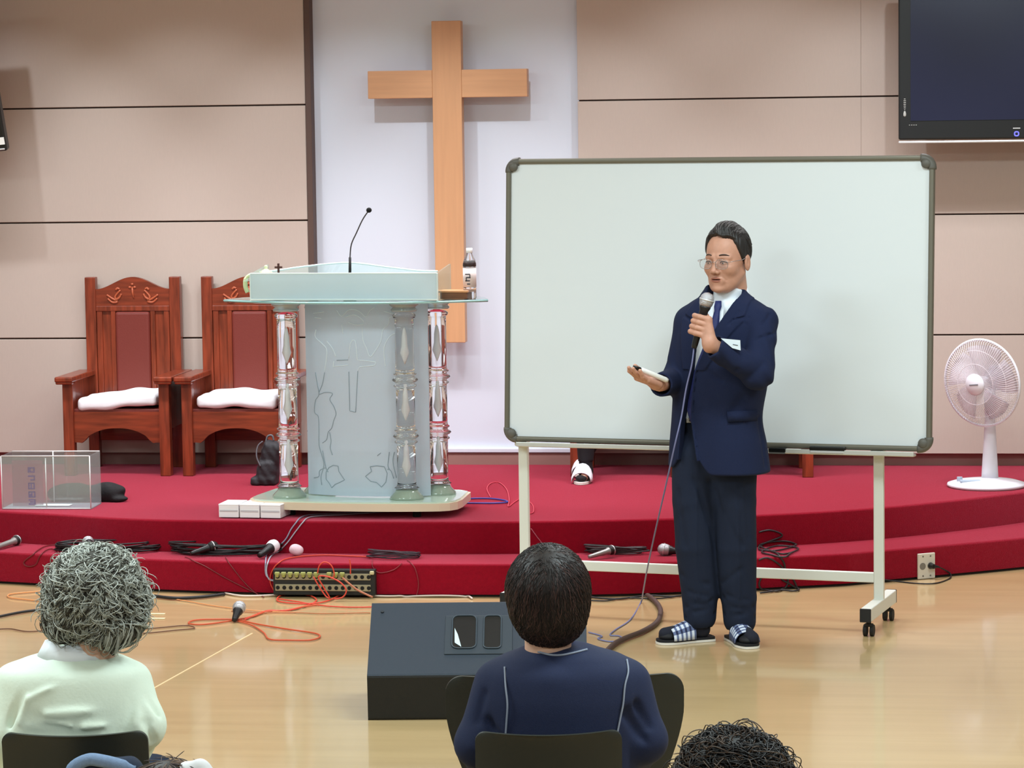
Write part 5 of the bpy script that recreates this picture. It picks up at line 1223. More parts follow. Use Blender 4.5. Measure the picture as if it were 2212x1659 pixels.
# name badge under the arm line
q = [surf_front(x, y, jacket) for x, y in ((1557, 731), (1599, 735), (1599, 757), (1580, 750))]
qv = min(p[1] for p in q)-.006
P4 = [np.array(K(x, y, qv)) for x, y in ((1557, 731), (1599, 735), (1600, 757), (1582, 752))]
b = MB(); b.add(P4+[p+[0, .003, 0] for p in P4], [(0, 3, 2, 1), (4, 5, 6, 7), (0, 1, 5, 4), (1, 2, 6, 5), (2, 3, 7, 6), (3, 0, 4, 7)])
bd = b.build('name_badge', mat('badge_white', rgb(214, 226, 236), 0.4), man)
b = MB(); a_ = np.array(K(1583, 744, qv-.001)); c_ = np.array(K(1594, 746, qv-.001)); b.tube([a_, c_], .0012, 5); b.build('badge_print', mat('badge_ink', rgb(70, 80, 96), 0.6), bd)
# trousers
HCt = np.array([.0, .0, zf(975)])
hipR = np.array(K(1503, 985, .03)); hipL = np.array(K(1583, 985, -.02))
kR = np.array(K(1500, 1180, .01)); kL = np.array(K(1590, 1180, -.02)); aR = np.array(K(1513, 1330, .02)); aL = np.array(K(1597, 1338, .00))
def trousers(P):
    z = P[:, 2]; d, _, _ = torso(P, -np.interp(z, [zf(1030), zf(900)], [.062, .032])); d = smax(d, z-zf(900), .006); d = smax(d, zf(1030)-z, .03)
    for h_, k_, a_ in ((hipR, kR, aR), (hipL, kL, aL)):
        l_ = chain(P, [h_, h_*.5+k_*.5, k_, a_+[0, 0, .09], a_], [.097, .090, .080, .073, .067], .005)
        l_ = l_+fold(P, a_+[-.06, -.07, .02], a_+[.06, -.07, .045], .010, .006)+fold(P, a_+[-.06, -.07, .065], a_+[.05, -.07, .05], .009, .004)+fold(P, a_+[-.05, -.06, .11], a_+[.05, -.07, .085], .010, .004)
        l_ = l_+.0025*np.sin(16*z+30*P[:, 0])
        l_ = l_-.004*np.exp(-((P[:, 0]-(h_[0]+(k_[0]-h_[0])*np.clip((h_[2]-z)/(h_[2]-k_[2]), 0, 2)))/.008)**2)*(P[:, 1] < h_[1])
        d = smin(d, l_, .012 if h_ is hipL and False else .02)
    d = d+fold(P, K(1500, 1030, -.08), K(1540, 1110, -.10), .012, .006)+fold(P, K(1545, 1040, -.08), K(1560, 1150, -.09), .010, .004)
    d = smax(d, (.028)-z, .006)
    for a_ in (aR, aL): d = smax(d, -s_cap(P, a_+[0, 0, -.12], a_+[0, 0, .0], .047), .004)
    return d
TFL = []
for a_, b_, w_, m_ in (((1500, 1035), (1530, 1130), .010, .008), ((1507, 1040), (1546, 1190), .008, .006), ((1545, 1060), (1602, 1180), .011, .006), ((1562, 1290), (1630, 1312), .010, .007), ((1564, 1326), (1632, 1333), .008, .008), ((1480, 1312), (1540, 1296), .010, .007), ((1480, 1334), (1545, 1324), .008, .008), ((1495, 1100), (1510, 1290), .006, -.005), ((1594, 1100), (1598, 1290), .006, -.005), ((1465, 1060), (1480, 1180), .012, .004), ((1600, 1230), (1560, 1260), .012, .005), ((1470, 1240), (1530, 1262), .012, .005), ((1610, 1050), (1618, 1160), .010, .005)):
    q_ = [surf_front(*p_, trousers, -.3) for p_ in (a_, b_)]
    if q_[0] is not None and q_[1] is not None: TFL.append((q_[0], q_[1], w_, m_))
def trousers2(P):
    d = trousers(P)
    for f_ in TFL: d = d+fold(P, *f_)
    return d
sdf_obj('trousers', trousers2, (-.26, -.22, .0), (.26, .22, zf(890)), .007, M_trou, man, 1)
b = MB(); 
cen_ = [surf_front(x, 907, trousers, -.3) for x in (1478, 1488, 1500)]
pp = [c-np.array([0, .004, 0]) for c in cen_ if c is not None]
b.tube(pp, .010, 6); bl_ = b.build('belt', mat('belt_black', rgb(20, 20, 22), 0.4), man)
b = MB(); c0 = pp[-2]; b.box((c0[0]+.006, c0[1]-.010, c0[2]), (.034, .006, .020), .002); b.build('buckle', mat('buckle_silver', rgb(150, 150, 150), 0.3, metal=0.8), bl_)

# body: head, neck, trunk, arms with hands and legs with feet as one mesh
nrm = lambda v: v/np.linalg.norm(v)
mh = np.array(K(1527, 648, -.235)); mt = np.array(K(1499, 752, -.235)); mdir = nrm(mt-mh)
# left hand grips the microphone
grip = mh+mdir*.105
fwL = nrm(np.array([-.35, -.10, .62])); 
def left_hand(P):
    c = grip; d = None
    ax = mdir; toview = nrm(np.array([-.55, -.80, -.05])); toview = nrm(toview-ax*np.dot(ax, toview)); side = np.cross(ax, toview)
    # side points one way across the handle; palm sits on the person's left (viewer right)
    if side[0] > 0: side = -side
    pal = c-side*.030+toview*.004
    for k in range(4):
        o_ = ax*(-.034+.0215*k)
        kn = pal+o_+toview*.014-side*.010
        p1 = c+o_*1.02+toview*.032-side*.006; p2 = c+o_*1.0+toview*.024+side*.022; p3 = c+o_*.98-toview*.006+side*.025
        f_ = chain(P, [kn, p1, p2, p3], [.0118, .0108, .0098, .0082], .003); d = f_ if d is None else smin(d, f_, .0035)
        d = smin(d, s_cap(P, WL+(k-1.5)*ax*.012, kn, .019, .0125), .012)
    d = smin(d, chain(P, [WL-ax*.012, pal-ax*.022-toview*.006, c-ax*.042-toview*.020-side*.004, c-ax*.054-toview*.016+side*.018], [.020, .016, .0115, .009], .005), .008)
    d = smin(d, s_cap(P, WL, EL, .027, .038), .015)
    return d
# right hand, palm up, fingers towards the viewer's left
fwR = nrm(np.array(K(1372, 812, -.24))-WR); upR = np.array([.10, .25, -1.0])
def right_hand(P):
    fin = [[(.086, y, 0), (.118, y*1.12, -.004-.002*k), (.142-(.012 if k in (0, 3) else 0), y*1.18, -.012), (.160-(.016 if k in (0,) else .024 if k == 3 else 0), y*1.2, -.022)] for k, y in enumerate((-.028, -.009, .010, .028))]
    th = [(.018, .022, -.006), (.046, .044, -.022), (.072, .050, -.034), (.094, .046, -.040)]
    fin = [[(p[0], -p[1], p[2]) for p in f_] for f_ in fin]; th = [(p[0], -p[1], p[2]) for p in th]
    d = hand_sdf(P, WR+fwR*.018, fwR, upR, fin, th, 1.04)
    return smin(d, s_cap(P, WR+fwR*.02, ER, .026, .036), .015)
def head_only(P):
    Q = to_head(HD, P); d = head_sdf(Q)*HD['s']
    return smin(d, s_cap(P, head_pt(HD, -.022, 0, -.05), neckb, .058, .062), .02)
def rest(P):
    d, _, _ = torso(P, -np.interp(P[:, 2], [zf(1010), zf(900), zf(850)], [.075, .050, .028])); d = smax(d, P[:, 2]-zf(645), .02); d = smax(d, zf(1010)-P[:, 2], .03); d = smin(d, s_cap(P, neckb, neckb+[0, 0, -.08], .05), .03)
    for S_, E_, W_ in ((SL, EL, WL), (SR, ER, WR)): d = smin(d, chain(P, [S_, E_, W_], [.045, .036, .026], .02), .02)
    for h_, k_, a_ in ((hipR, kR, aR), (hipL, kL, aL)): d = smin(d, chain(P, [h_, k_, a_+[0, 0, -.02]], [.075, .055, .038], .03), .02)
    for a_, tv in ((aR, TR), (aL, TL)): d = smin(d, s_cap(P, a_*[1, 1, 0]+[0, 0, .050], a_*[1, 1, 0]+tv*.15+[0, 0, .036], .026, .018), .02)
    return d
TR = nrm(np.array([-.075*2, -.05, 0])); TL = nrm(np.array([.055, -.20, 0]))
parts_ = [nets(head_only, hc-[.17, .17, .21], hc+[.17, .17, .17], .0026), nets(left_hand, (-.16, -.38, zf(800)), (.2, -.1, zf(640)), .003),
          nets(right_hand, (-.42, -.36, zf(880)), (-.08, .1, zf(770)), .003), nets(rest, (-.3, -.35, .0), (.32, .3, zf(610)), .012)]
def join(parts):
    V = []; Q = []; n = 0
    for v, q in parts: V.append(v); Q.append(q+n); n += len(v)
    return np.concatenate(V), np.concatenate(Q)
V, Q = join(parts_); BODY = np_obj('body', V, Q, [M_skin, M_lip, mat('mouth_dark', rgb(70, 30, 28), .7)], man)
def paint_lips(o, H):
    me = o.data; n = len(me.polygons); co = np.zeros(n*3, np.float32); me.polygons.foreach_get('center', co); q = to_head(H, co.reshape(-1, 3))
    m = (((q[:, 1]/.0205)**2+((q[:, 2]+.0695)/.0105)**2) < 1) & (q[:, 0] > .085)
    idx = np.zeros(n, np.int32); idx[m] = 1; idx[m & (np.abs(q[:, 2]+.0692) < .0019) & (np.abs(q[:, 1]) < .017)] = 2; me.polygons.foreach_set('material_index', idx); me.update()
paint_lips(BODY, HD)
# eyes, brows, glasses
M_eye = mat('eye_white', rgb(225, 220, 214), 0.2); M_iris = mat('iris_dark', rgb(26, 18, 16), 0.2)
def eye_and_brow(H, parent, brow=True):
    for sd in (-1, 1):
        b = MB(); c = head_pt(H, .0765, sd*.031, -.007); R3 = Matrix((H['f'], H['l'], H['u'])).transposed().to_4x4(); R3.translation = Vector(c)
        b.sphere((0, 0, 0), (.0148*H['s'], .0120*H['s'], .0040*H['s']), 16, 10, M=R3); e = b.build('eye', M_eye, parent)
        b = MB(); b.sphere((.0105*H['s'], -.001, -.0005), (.0046*H['s'], .0048*H['s'], .0038*H['s']), 12, 8, M=R3); b.build('iris', M_iris, e)
        if brow:
            P_ = [head_pt(H, a, sd*l, z) for a, l, z in ((.0925, .016, .0215), (.0895, .027, .0245), (.0820, .040, .0235), (.0725, .050, .018))]
            b = MB(); b.tube(catmull(P_, 4), [.0016]+[.0026]*8+[.0020]*3+[.001], 6); b.build('eyebrow', mat('brow_grey', rgb(74, 60, 54), 0.8), parent)
        b = MB(); P_ = [head_pt(H, a, sd*l, z) for a, l, z in ((.0885, .018, -.0050), (.0925, .026, -.0005), (.0905, .036, -.0005), (.084, .046, -.005))]
        b.tube(catmull(P_, 4), .0020, 5); b.build('upper_lid_line', M_iris, e)
eye_and_brow(HD, BODY)
M_gfr = mat('glasses_frame', rgb(170, 160, 158), 0.25, metal=0.8)
gls = None
b = MB(); lens = []
for sd in (-1, 1):
    ring = []
    for k in range(20):
        a = 2*PI*k/20; ring.append(head_pt(HD, .108-.16*(abs(.034*sd+.024*math.cos(a))-.01)**1*0.9*.5, sd*.034+np.sign(math.cos(a))*.0260*abs(math.cos(a))**.75, -.010+np.sign(math.sin(a))*.0180*abs(math.sin(a))**.75))
    b.tube(ring, .0011, 6, closed=True); lens.append(ring)
b.tube([head_pt(HD, .107, -.011, -.004), head_pt(HD, .110, 0, -.001), head_pt(HD, .107, .011, -.004)], .0011, 6)
gls = b.build('glasses', M_gfr, BODY)
for sd in (-1, 1):
    P_ = [head_pt(HD, .102, sd*.060, -.003), head_pt(HD, .088, sd*.078, .001), head_pt(HD, .04, sd*.082, .002), head_pt(HD, -.008, sd*.083, .006), head_pt(HD, -.022, sd*.082, -.012)]
    b = MB(); b.tube(catmull(P_, 5), .0013, 6); b.build('temple', M_gfr, gls)
M_lens = frosted('lens', rgb(230, 235, 240), 0.04, 0.02); M_lens.node_tree.nodes['Transparent BSDF'].inputs[0].default_value = (.98, .98, .98, 1)
for ring in lens:
    b = MB(); n = len(ring); c = sum(ring)/n; f3 = HD['f']
    b.add([p for p in ring]+[p+f3*.001 for p in ring], [tuple(range(n)), tuple(range(n, 2*n))[::-1]]+[(i, (i+1) % n, n+(i+1) % n, n+i) for i in range(n)]); b.build('lens', M_lens, gls)
# hair: swept back from a high forehead
def hair(P):
    Q = to_head(HD, P); a, l, z = Q[:, 0], Q[:, 1], Q[:, 2]; A = np.abs(l)
    th = .007+.010*np.clip((z-.02)/.09, 0, 1)
    d = cran(Q)-th
    d = smin(d, s_ell(Q, (.016, .006, .120), (.046, .034, .020)), .02)
    line = np.interp(z, [-.10, -.06, -.03, -.016, .004, .03, .055, .078, .090, .100, .112, .16], [-.075, -.062, -.040, -.002, .020, .038, .044, .050, .062, .074, .084, .086])
    line = line-.30*np.clip(A-.030, 0, .05)*np.clip((z-.07)/.03, 0, 1)+.006*np.sin(70*l)*np.clip((z-.06)/.03, 0, 1)
    d = smax(d, a-line+.0025*np.sin(160*l+90*z), .007)
    d = smax(d, -.082-z, .01)
    d = smax(d, -(s_ell(np.stack([a, A, z], 1), (-.004, .088, -.014), (.024, .018, .032))), .003)
    st = np.sin(430*l+50*a+9*np.sin(60*a))*.0010+np.sin(210*A+90*z)*.0008
    return (d+st)*HD['s']
HR = sdf_obj('hair', hair, hc-[.18, .18, .13], hc+[.18, .18, .21], .0030, M_hairb, BODY)
rg = np.random.default_rng(3)
M_hgrey = mat('hair_grey_strand', rgb(120, 116, 116), 0.5); M_hmid = mat('hair_mid_strand', rgb(64, 60, 60), 0.5)
NS, NK = 1100, 9; S = np.zeros((NS, NK, 3))
l0 = rg.uniform(-.075, .078, NS); a0 = .062-np.abs(l0)*.55+rg.normal(0, .012, NS)-rg.random(NS)*.06*(rg.random(NS) < .5)
for i in range(NK):
    t_ = i/(NK-1); aa = a0-.105*t_; ll = l0*(1+.10*t_)+.003*np.sin(4*t_+np.arange(NS)); zz = .032+.12*np.sqrt(np.maximum(.03, 1-((aa+.012)/.125)**2-(ll/.10)**2))
    S[:, i] = HD['c']+HD['s']*(aa[:, None]*HD['f']+ll[:, None]*HD['l']+zz[:, None]*HD['u'])
S = project(hair, S.reshape(-1, 3), off=.0006).reshape(NS, NK, 3); S = S+(rg.random(NS)*.003)[:, None, None]*np.sin(np.linspace(0, PI, NK))[None, :, None]*HD['u']
strands('strands', S, np.array([.0004]+[.0008]*(NK-2)+[.0003]), None, HR, 4, [M_hgrey, M_hmid, M_hairb], rg.choice([0, 1, 2], NS, p=[.30, .35, .35]))
NS = 500; S = np.zeros((NS, 6, 3)); z0_ = rg.uniform(-.07, .09, NS); ang_ = rg.uniform(1.35, PI+1.2, NS)
for i in range(6):
    an = ang_+.10*i; S[:, i] = HD['c']+HD['s']*((-.012+.10*np.cos(an))[:, None]*HD['f']+(.082*np.sin(an))[:, None]*HD['l']+(z0_-.012*i)[:, None]*HD['u'])
S = project(hair, S.reshape(-1, 3), off=.0006).reshape(NS, 6, 3)
strands('side_strands', S, np.array([.0003, .0008, .0008, .0008, .0006, .0003]), None, HR, 4, [M_hmid, M_hairb], rg.choice([0, 1], NS, p=[.25, .75]))
# slippers
M_sole = mat('slipper_sole_white', rgb(222, 216, 208), 0.6); M_sbl = mat('slipper_black', rgb(18, 18, 24), 0.7)
def plaid():
    m = bpy.data.materials.new('plaid_cloth'); m.use_nodes = True; nt = m.node_tree; N = nt.nodes; L = nt.links; bs = N['Principled BSDF']; bs.inputs['Roughness'].default_value = .85
    tc = N.new('ShaderNodeTexCoord'); sp = N.new('ShaderNodeSeparateXYZ'); L.new(tc.outputs['UV'], sp.inputs[0])
    def band(o, fr):
        a = N.new('ShaderNodeMath'); a.operation = 'MULTIPLY'; a.inputs[1].default_value = fr; L.new(o, a.inputs[0]); f = N.new('ShaderNodeMath'); f.operation = 'FRACT'; L.new(a.outputs[0], f.inputs[0])
        g = N.new('ShaderNodeMath'); g.operation = 'GREATER_THAN'; g.inputs[1].default_value = .45; L.new(f.outputs[0], g.inputs[0]); return g.outputs[0]
    s = N.new('ShaderNodeMath'); s.operation = 'ADD'; L.new(band(sp.outputs[0], 5), s.inputs[0]); L.new(band(sp.outputs[1], 4), s.inputs[1])
    h = N.new('ShaderNodeMath'); h.operation = 'MULTIPLY'; h.inputs[1].default_value = .5; L.new(s.outputs[0], h.inputs[0])
    r = N.new('ShaderNodeValToRGB'); r.color_ramp.interpolation = 'CONSTANT'; e = r.color_ramp.elements; e[0].position = 0; e[0].color = rgb(24, 32, 66); e[1].position = .25; e[1].color = rgb(92, 104, 140); e2 = e.new(.75); e2.color = rgb(206, 212, 224)
    L.new(h.outputs[0], r.inputs[0]); L.new(r.outputs[0], bs.inputs['Base Color']); return m
M_plaid = plaid()
def slipper(heel, dirv, label_='slipper'):
    dv = nrm(np.array([dirv[0], dirv[1], 0])); sv = np.array([-dv[1], dv[0], 0]); prof = [(0, .028), (.02, .036), (.07, .036), (.12, .040), (.17, .049), (.20, .047), (.23, .036), (.245, .018)]
    poly = [(x, -w_) for x, w_ in prof]+[(x, w_) for x, w_ in prof[::-1]]
    MM = Matrix(((dv[0], sv[0], 0, heel[0]), (dv[1], sv[1], 0, heel[1]), (0, 0, 1, 0), (0, 0, 0, 1)))
    root = MB(); root.prism([tuple(p) for p in catmull(poly, 3, True)][:], .001, .010, M=MM); so = root.build('slipper', M_sole, man)
    b = MB(); b.prism([tuple(np.array([.133, 0])+(np.array(p)-[.133, 0])*.98) for p in catmull(poly, 3, True)], .010, .020, M=MM); b.build('footbed', M_sbl, so)
    # plaid strap over the instep
    vs = []; fs = []; uv = []; NU, NV = 12, 14
    for i in range(NU+1):
        x = .090+.100*i/NU
        w_ = np.interp(x, [p[0] for p in prof], [p[1] for p in prof])+.002; hgt = .078-.035*((x-.090)/.100)
        for j in range(NV+1):
            a = PI*j/NV; vs.append((x, -w_*math.cos(a), .016+hgt*math.sin(a)**.8)); uv.append((i/NU, j/NV))
    for i in range(NU):
        for j in range(NV): q_ = i*(NV+1)+j; fs.append((q_, q_+1, q_+NV+2, q_+NV+1))
    b = MB(); b.add(vs, fs, True, MM); st = b.build('strap', M_plaid, so); u_ = st.data.uv_layers.new(name='UVMap')
    for lp in st.data.loops: u_.data[lp.index].uv = uv[lp.vertex_index]
    md = st.modifiers.new('solid', 'SOLIDIFY'); md.thickness = .004
    # dark sock toes
    b = MB(); b.sphere((.196, 0, .030), (.040, .038, .020), 18, 10, M=MM); b.build('toe_cover', M_sbl, so)
    return so
slipper(aR*[1, 1, 0]-TR*.055, TR)
slipper(aL*[1, 1, 0]-TL*.06+np.array([-.012, 0, 0]), TL)
M_sock = mat('dark_sock', rgb(26, 28, 42), 0.9)
for a_, tv in ((aR, TR), (aL, TL)):
    fa_, fb_ = a_*[1, 1, 0]+[0, 0, .050], a_*[1, 1, 0]+tv*.155+[0, 0, .040]
    sdf_obj('sock', lambda P: smin(s_cap(P, a_+[0, 0, .03], fa_, .045, .036), s_cap(P, fa_, fb_, .034, .026), .02), fb_*[1, 1, 0]-[.2, .25, -.005], fb_*[1, 1, 0]+[.22, .25, .14], .006, M_sock, man)
def man_world(p): p = np.array(p, float); return MANF.o+MANF.X*p[0]+MANF.Y*p[1]+np.array([0, 0, p[2]])
mic('black microphone with silver ball head held by the standing person at chin height', man_world(mh), man_world(mt), mat('mic_chrome_ball', rgb(190, 190, 196), 0.25, metal=0.8, bump=0.6, bscale=500), M_mbody, 0.029)
# its cable, hanging from the hand past the waist to the floor
mw = lambda x, y, v: tuple(man_world(K(x, y, v)))
W = [tuple(man_world(mt)), mw(1494, 790, -.24), mw(1482, 840, -.22), mw(1472, 900, -.21), mw(1458, 960, -.21), mw(1438, 1050, -.12), mw(1415, 1150, .10), mw(1398, 1230, .38), mw(1389, 1280, .70)]
W += [tuple(hit(x, y, .004)) for x, y in ((1385, 1302), (1362, 1340), (1330, 1362), (1318, 1374), (1338, 1376), (1345, 1384), (1318, 1388), (1292, 1382), (1300, 1376), (1272, 1368))]
cable('microphone_cable', 'thin grey blue cable hanging from the held microphone down to the floor', None, 0.0032, mat('mic_cable_blue', rgb(112, 116, 156), 0.45), world=W)
# white marker lying in the open right hand
ma, mb2 = man_world(K(1368, 792, -.235)), man_world(K(1442, 822, -.165))
t = thing('board_marker', 'white marker with black cap held in the open hand of the standing person', 'marker', ma)
dv = Vector(mb2)-Vector(ma); L_ = dv.length; qm = dv.to_track_quat('Z', 'Y').to_matrix().to_4x4()
b = MB(); b.lathe([(.001, .035), (.0095, .036), (.0105, .045), (.0105, L_-.01), (.008, L_), (.001, L_)], 16, M=qm); b.build('barrel', M_wplas, t)
b = MB(); b.lathe([(.001, 0), (.006, .001), (.0075, .012), (.0085, .034), (.001, .035)], 16, M=qm); b.build('cap', M_bplas, t)
# ------------------------------------------------------------------ seated listeners and their chairs
M_chair = mat('chair_plastic_dark', rgb(40, 42, 37), 0.5, bump=0.1, bscale=400)
M_chrome = mat('chair_leg_metal', rgb(120, 120, 124), 0.3, metal=0.9)
def stack_chair(label, fr, pxl, pxr, pyt, v, taper=0.0, hback=.34, seat_z=.44, m=M_chair, crn=.024, dip=0.0, seatm=None):
    """plastic chair whose back's upper corners sit at the given sight lines"""
    a = np.array(fr.px(pxl, pyt, v)); c = np.array(fr.px(pxr, pyt, v)); w_ = c[0]-a[0]; top = (a[2]+c[2])/2; cx = (a[0]+c[0])/2
    o = fr.o+fr.X*cx+fr.Y*v
    t = thing('stacking_chair', label, 'chair', (o[0], o[1], 0), fr.rz)
    NX, NZ = 20, 22; z0 = top-hback; vs = []; fs = []
    def hw(z): u = (top-z)/hback; return w_/2*(1-taper*np.clip((u-.30)/.70, 0, 1)**1.5)
    for th in (0, 1):
        for j in range(NZ+1):
            for i in range(NX+1):
                u = -1+2*i/NX; z = z0+hback*(1-(1-j/NZ)**2.4); h_ = hw(z)
                # rounded upper corners
                dz = top-z; x = u*h_
                if dz < crn: x = u*(h_-crn+math.sqrt(max(0, crn**2-(crn-dz)**2)))
                y = .045*(u*u)+.045*(1-j/NZ)+(.012 if th else 0)
                zz = z-dip*u*u
                vs.append((x, y, zz))
    n = (NX+1)*(NZ+1)
    for j in range(NZ):
        for i in range(NX):
            q = j*(NX+1)+i; fs.append((q, q+1, q+NX+2, q+NX+1)); fs.append((n+q, n+q+NX+1, n+q+NX+2, n+q+1))
    rim = [i for i in range(NX+1)]+[j*(NX+1)+NX for j in range(1, NZ+1)]+[NZ*(NX+1)+i for i in range(NX-1, -1, -1)]+[j*(NX+1) for j in range(NZ-1, 0, -1)]
    for k in range(len(rim)): p, q = rim[k], rim[(k+1) % len(rim)]; fs.append((q, p, n+p, n+q))
    b = MB(); b.add(vs, fs, True); bk = b.build('backrest', m, t); md = bk.modifiers.new('bevel', 'BEVEL'); md.width = .003; md.segments = 2; md.limit_method = 'ANGLE'
    sw = max(.40, w_*(1-taper)*.9)
    b = MB(); b.box((0, .27, seat_z), (sw, .40, .018), .008); b.build('seat', seatm or m, t)
    b = MB()
    for sx in (-1, 1): b.tube(catmull([(sx*sw*.38, .03, top-hback+.10), (sx*sw*.40, .04, top-hback-.02), (sx*sw*.41, .10, seat_z-.012), (sx*sw*.41, .42, seat_z-.012)], 5), .010, 8)
    b.build('frame', M_chrome, t)
    for sx in (-1, 1):
        for y0, y1 in ((.10, .04), (.42, .48)): MB().tube([(sx*sw*.41, y0, seat_z-.012), (sx*sw*.43, y1, .004)], .010, 8).build('leg', M_chrome, t)
    return t

def seated(label, root_px, d, rows, head_c, head_yaw, head_pitch, hs, shoulders, elbows, hands, cloth_m, skin_m, neck_r=.050, folds=(), ex=2.2, sleeve=(.055, .050, .040), cell=.006, seat=.44, legm=None, cloth_name='blouse', body_cell=.004):
    p = at_d(root_px[0], root_px[1], d); fr = Frame((p[0], p[1]), YAW); k = fr.px
    t = thing('person', label, 'person', (p[0], p[1], 0), YAW)
    R_ = sorted([(k(cx, y, 0)[2], k(cx, y, 0)[0], hw_*d/F_PX, dp, dv) for y, cx, hw_, dp, dv in rows]); RZ_, RC_ = dens(R_)
    hcx = np.array(k(*head_c)); H = make_head(hcx, head_yaw, head_pitch, hs); nb = head_pt(H, -.03, 0, -.16)
    def tor(P, g=0.0):
        z = P[:, 2]; cu, rl, ra, cv = [np.interp(z, RZ_, RC_[:, i]) for i in range(4)]
        x = (P[:, 0]-cu)/rl; y = (P[:, 1]-cv)/ra; return ((np.abs(x)**ex+np.abs(y)**ex)**(1/ex)-1)*np.minimum(rl, ra)*.92-g
    S_ = [np.array(k(*q)) for q in shoulders]; E_ = [np.array(k(*q)) for q in elbows]; Hd = [np.array(k(*q)) for q in hands]
    ztop = R_[-1][0]; FL = [(np.array(k(*a_)), np.array(k(*b_)), w_, m_) for a_, b_, w_, m_ in folds]
    hip = [np.array([RC_[0][0]+sx*.085, RC_[0][3]+.02, seat+.10]) for sx in (-1, 1)]
    knee = [h_+np.array([sx*.03, .40, .0]) for h_, sx in zip(hip, (-1, 1))]; ank = [q+np.array([0, .03, -seat-.02]) for q in knee]
    def garment(P):
        d_ = tor(P)
        for s_, e_, h_ in zip(S_, E_, Hd): d_ = smin(d_, smin(s_cap(P, s_, e_, sleeve[0], sleeve[1]), s_cap(P, e_, h_, sleeve[1], sleeve[2]), .02), .018)
        for a_, b_, w_, m_ in FL: d_ = d_+fold(P, a_, b_, w_, m_)
        d_ = smax(d_, P[:, 2]-ztop, .006); d_ = smax(d_, seat+.03-P[:, 2], .02)
        for h_, e_ in zip(Hd, E_): c_ = (h_-e_)/np.linalg.norm(h_-e_); d_ = np.where(((P-h_.astype(np.float32)) @ c_.astype(np.float32) > 0) & (np.linalg.norm(P-h_, axis=1) < .09), np.maximum(d_, (P-h_.astype(np.float32)) @ c_.astype(np.float32)), d_)
        return d_
    lo = np.array([min(R_[0][1]-.4, -.42), -.25, seat]); hi = np.array([.42, .45, ztop+.03])
    G = sdf_obj(cloth_name, garment, lo, hi, cell, cloth_m, t, 1)
    def bodyf(P):
        Q = to_head(H, P); d_ = head_sdf(Q)*H['s']
        d_ = smin(d_, s_cap(P, head_pt(H, -.02, 0, -.05), nb, neck_r, neck_r*1.06), .02)
        return smin(d_, s_cap(P, nb, nb-[0, 0, .06], neck_r, neck_r*1.25), .02)
    def low(P):
        d_ = smax(tor(P, -.02), P[:, 2]-ztop+.02, .02); d_ = smin(d_, s_cap(P, nb, nb-[0, 0, .10], neck_r), .03)
        for s_, e_, h_ in zip(S_, E_, Hd): d_ = smin(d_, chain(P, [s_, e_, h_], [.036, .032, .024], .02), .02)
        for h_, q_, a_ in zip(hip, knee, ank): d_ = smin(d_, chain(P, [h_, q_, a_], [.075, .055, .040], .03), .03); d_ = smin(d_, s_cap(P, a_, a_+[0, .13, -.03], .034, .022), .02)
        return d_
    parts = [nets(bodyf, np.minimum(H['c'], nb)-[.16, .16, .10], H['c']+[.16, .16, .18], body_cell), nets(low, (-.42, -.25, 0), (.42, .75, ztop+.05), .014)]
    for h_, e_ in zip(Hd, E_):
        fw = h_-e_; fin = [[(.086, y, 0), (.112, y*1.1, -.010), (.128, y*1.1, -.028), (.120, y*1.1, -.044)] for y in (-.028, -.009, .010, .028)]
        th = [(.018, .022, -.006), (.046, .042, -.018), (.072, .046, -.028), (.090, .042, -.036)]
        if h_[0] > 0: fin = [[(p_[0], -p_[1], p_[2]) for p_ in f_] for f_ in fin]; th = [(p_[0], -p_[1], p_[2]) for p_ in th]
        parts.append(nets(lambda P: hand_sdf(P, h_, fw, (0, 0, 1), fin, th, .92), h_-[.18, .18, .15], h_+[.18, .18, .15], .006))
    V, Q = join(parts); B = np_obj('body', V, Q, [skin_m, M_lip], t); eye_and_brow(H, B, False)
    tr = sdf_obj('trousers', lambda P: smin(*[smax(chain(P, [h_, q_, a_+[0, 0, .06]], [.095, .075, .058], .03), .07-P[:, 2], .01) for h_, q_, a_ in zip(hip, knee, ank)], .03), (-.35, -.15, 0), (.35, .70, seat+.24), .014, legm or M_trou, t)
    return t, fr, H, B, G, garment

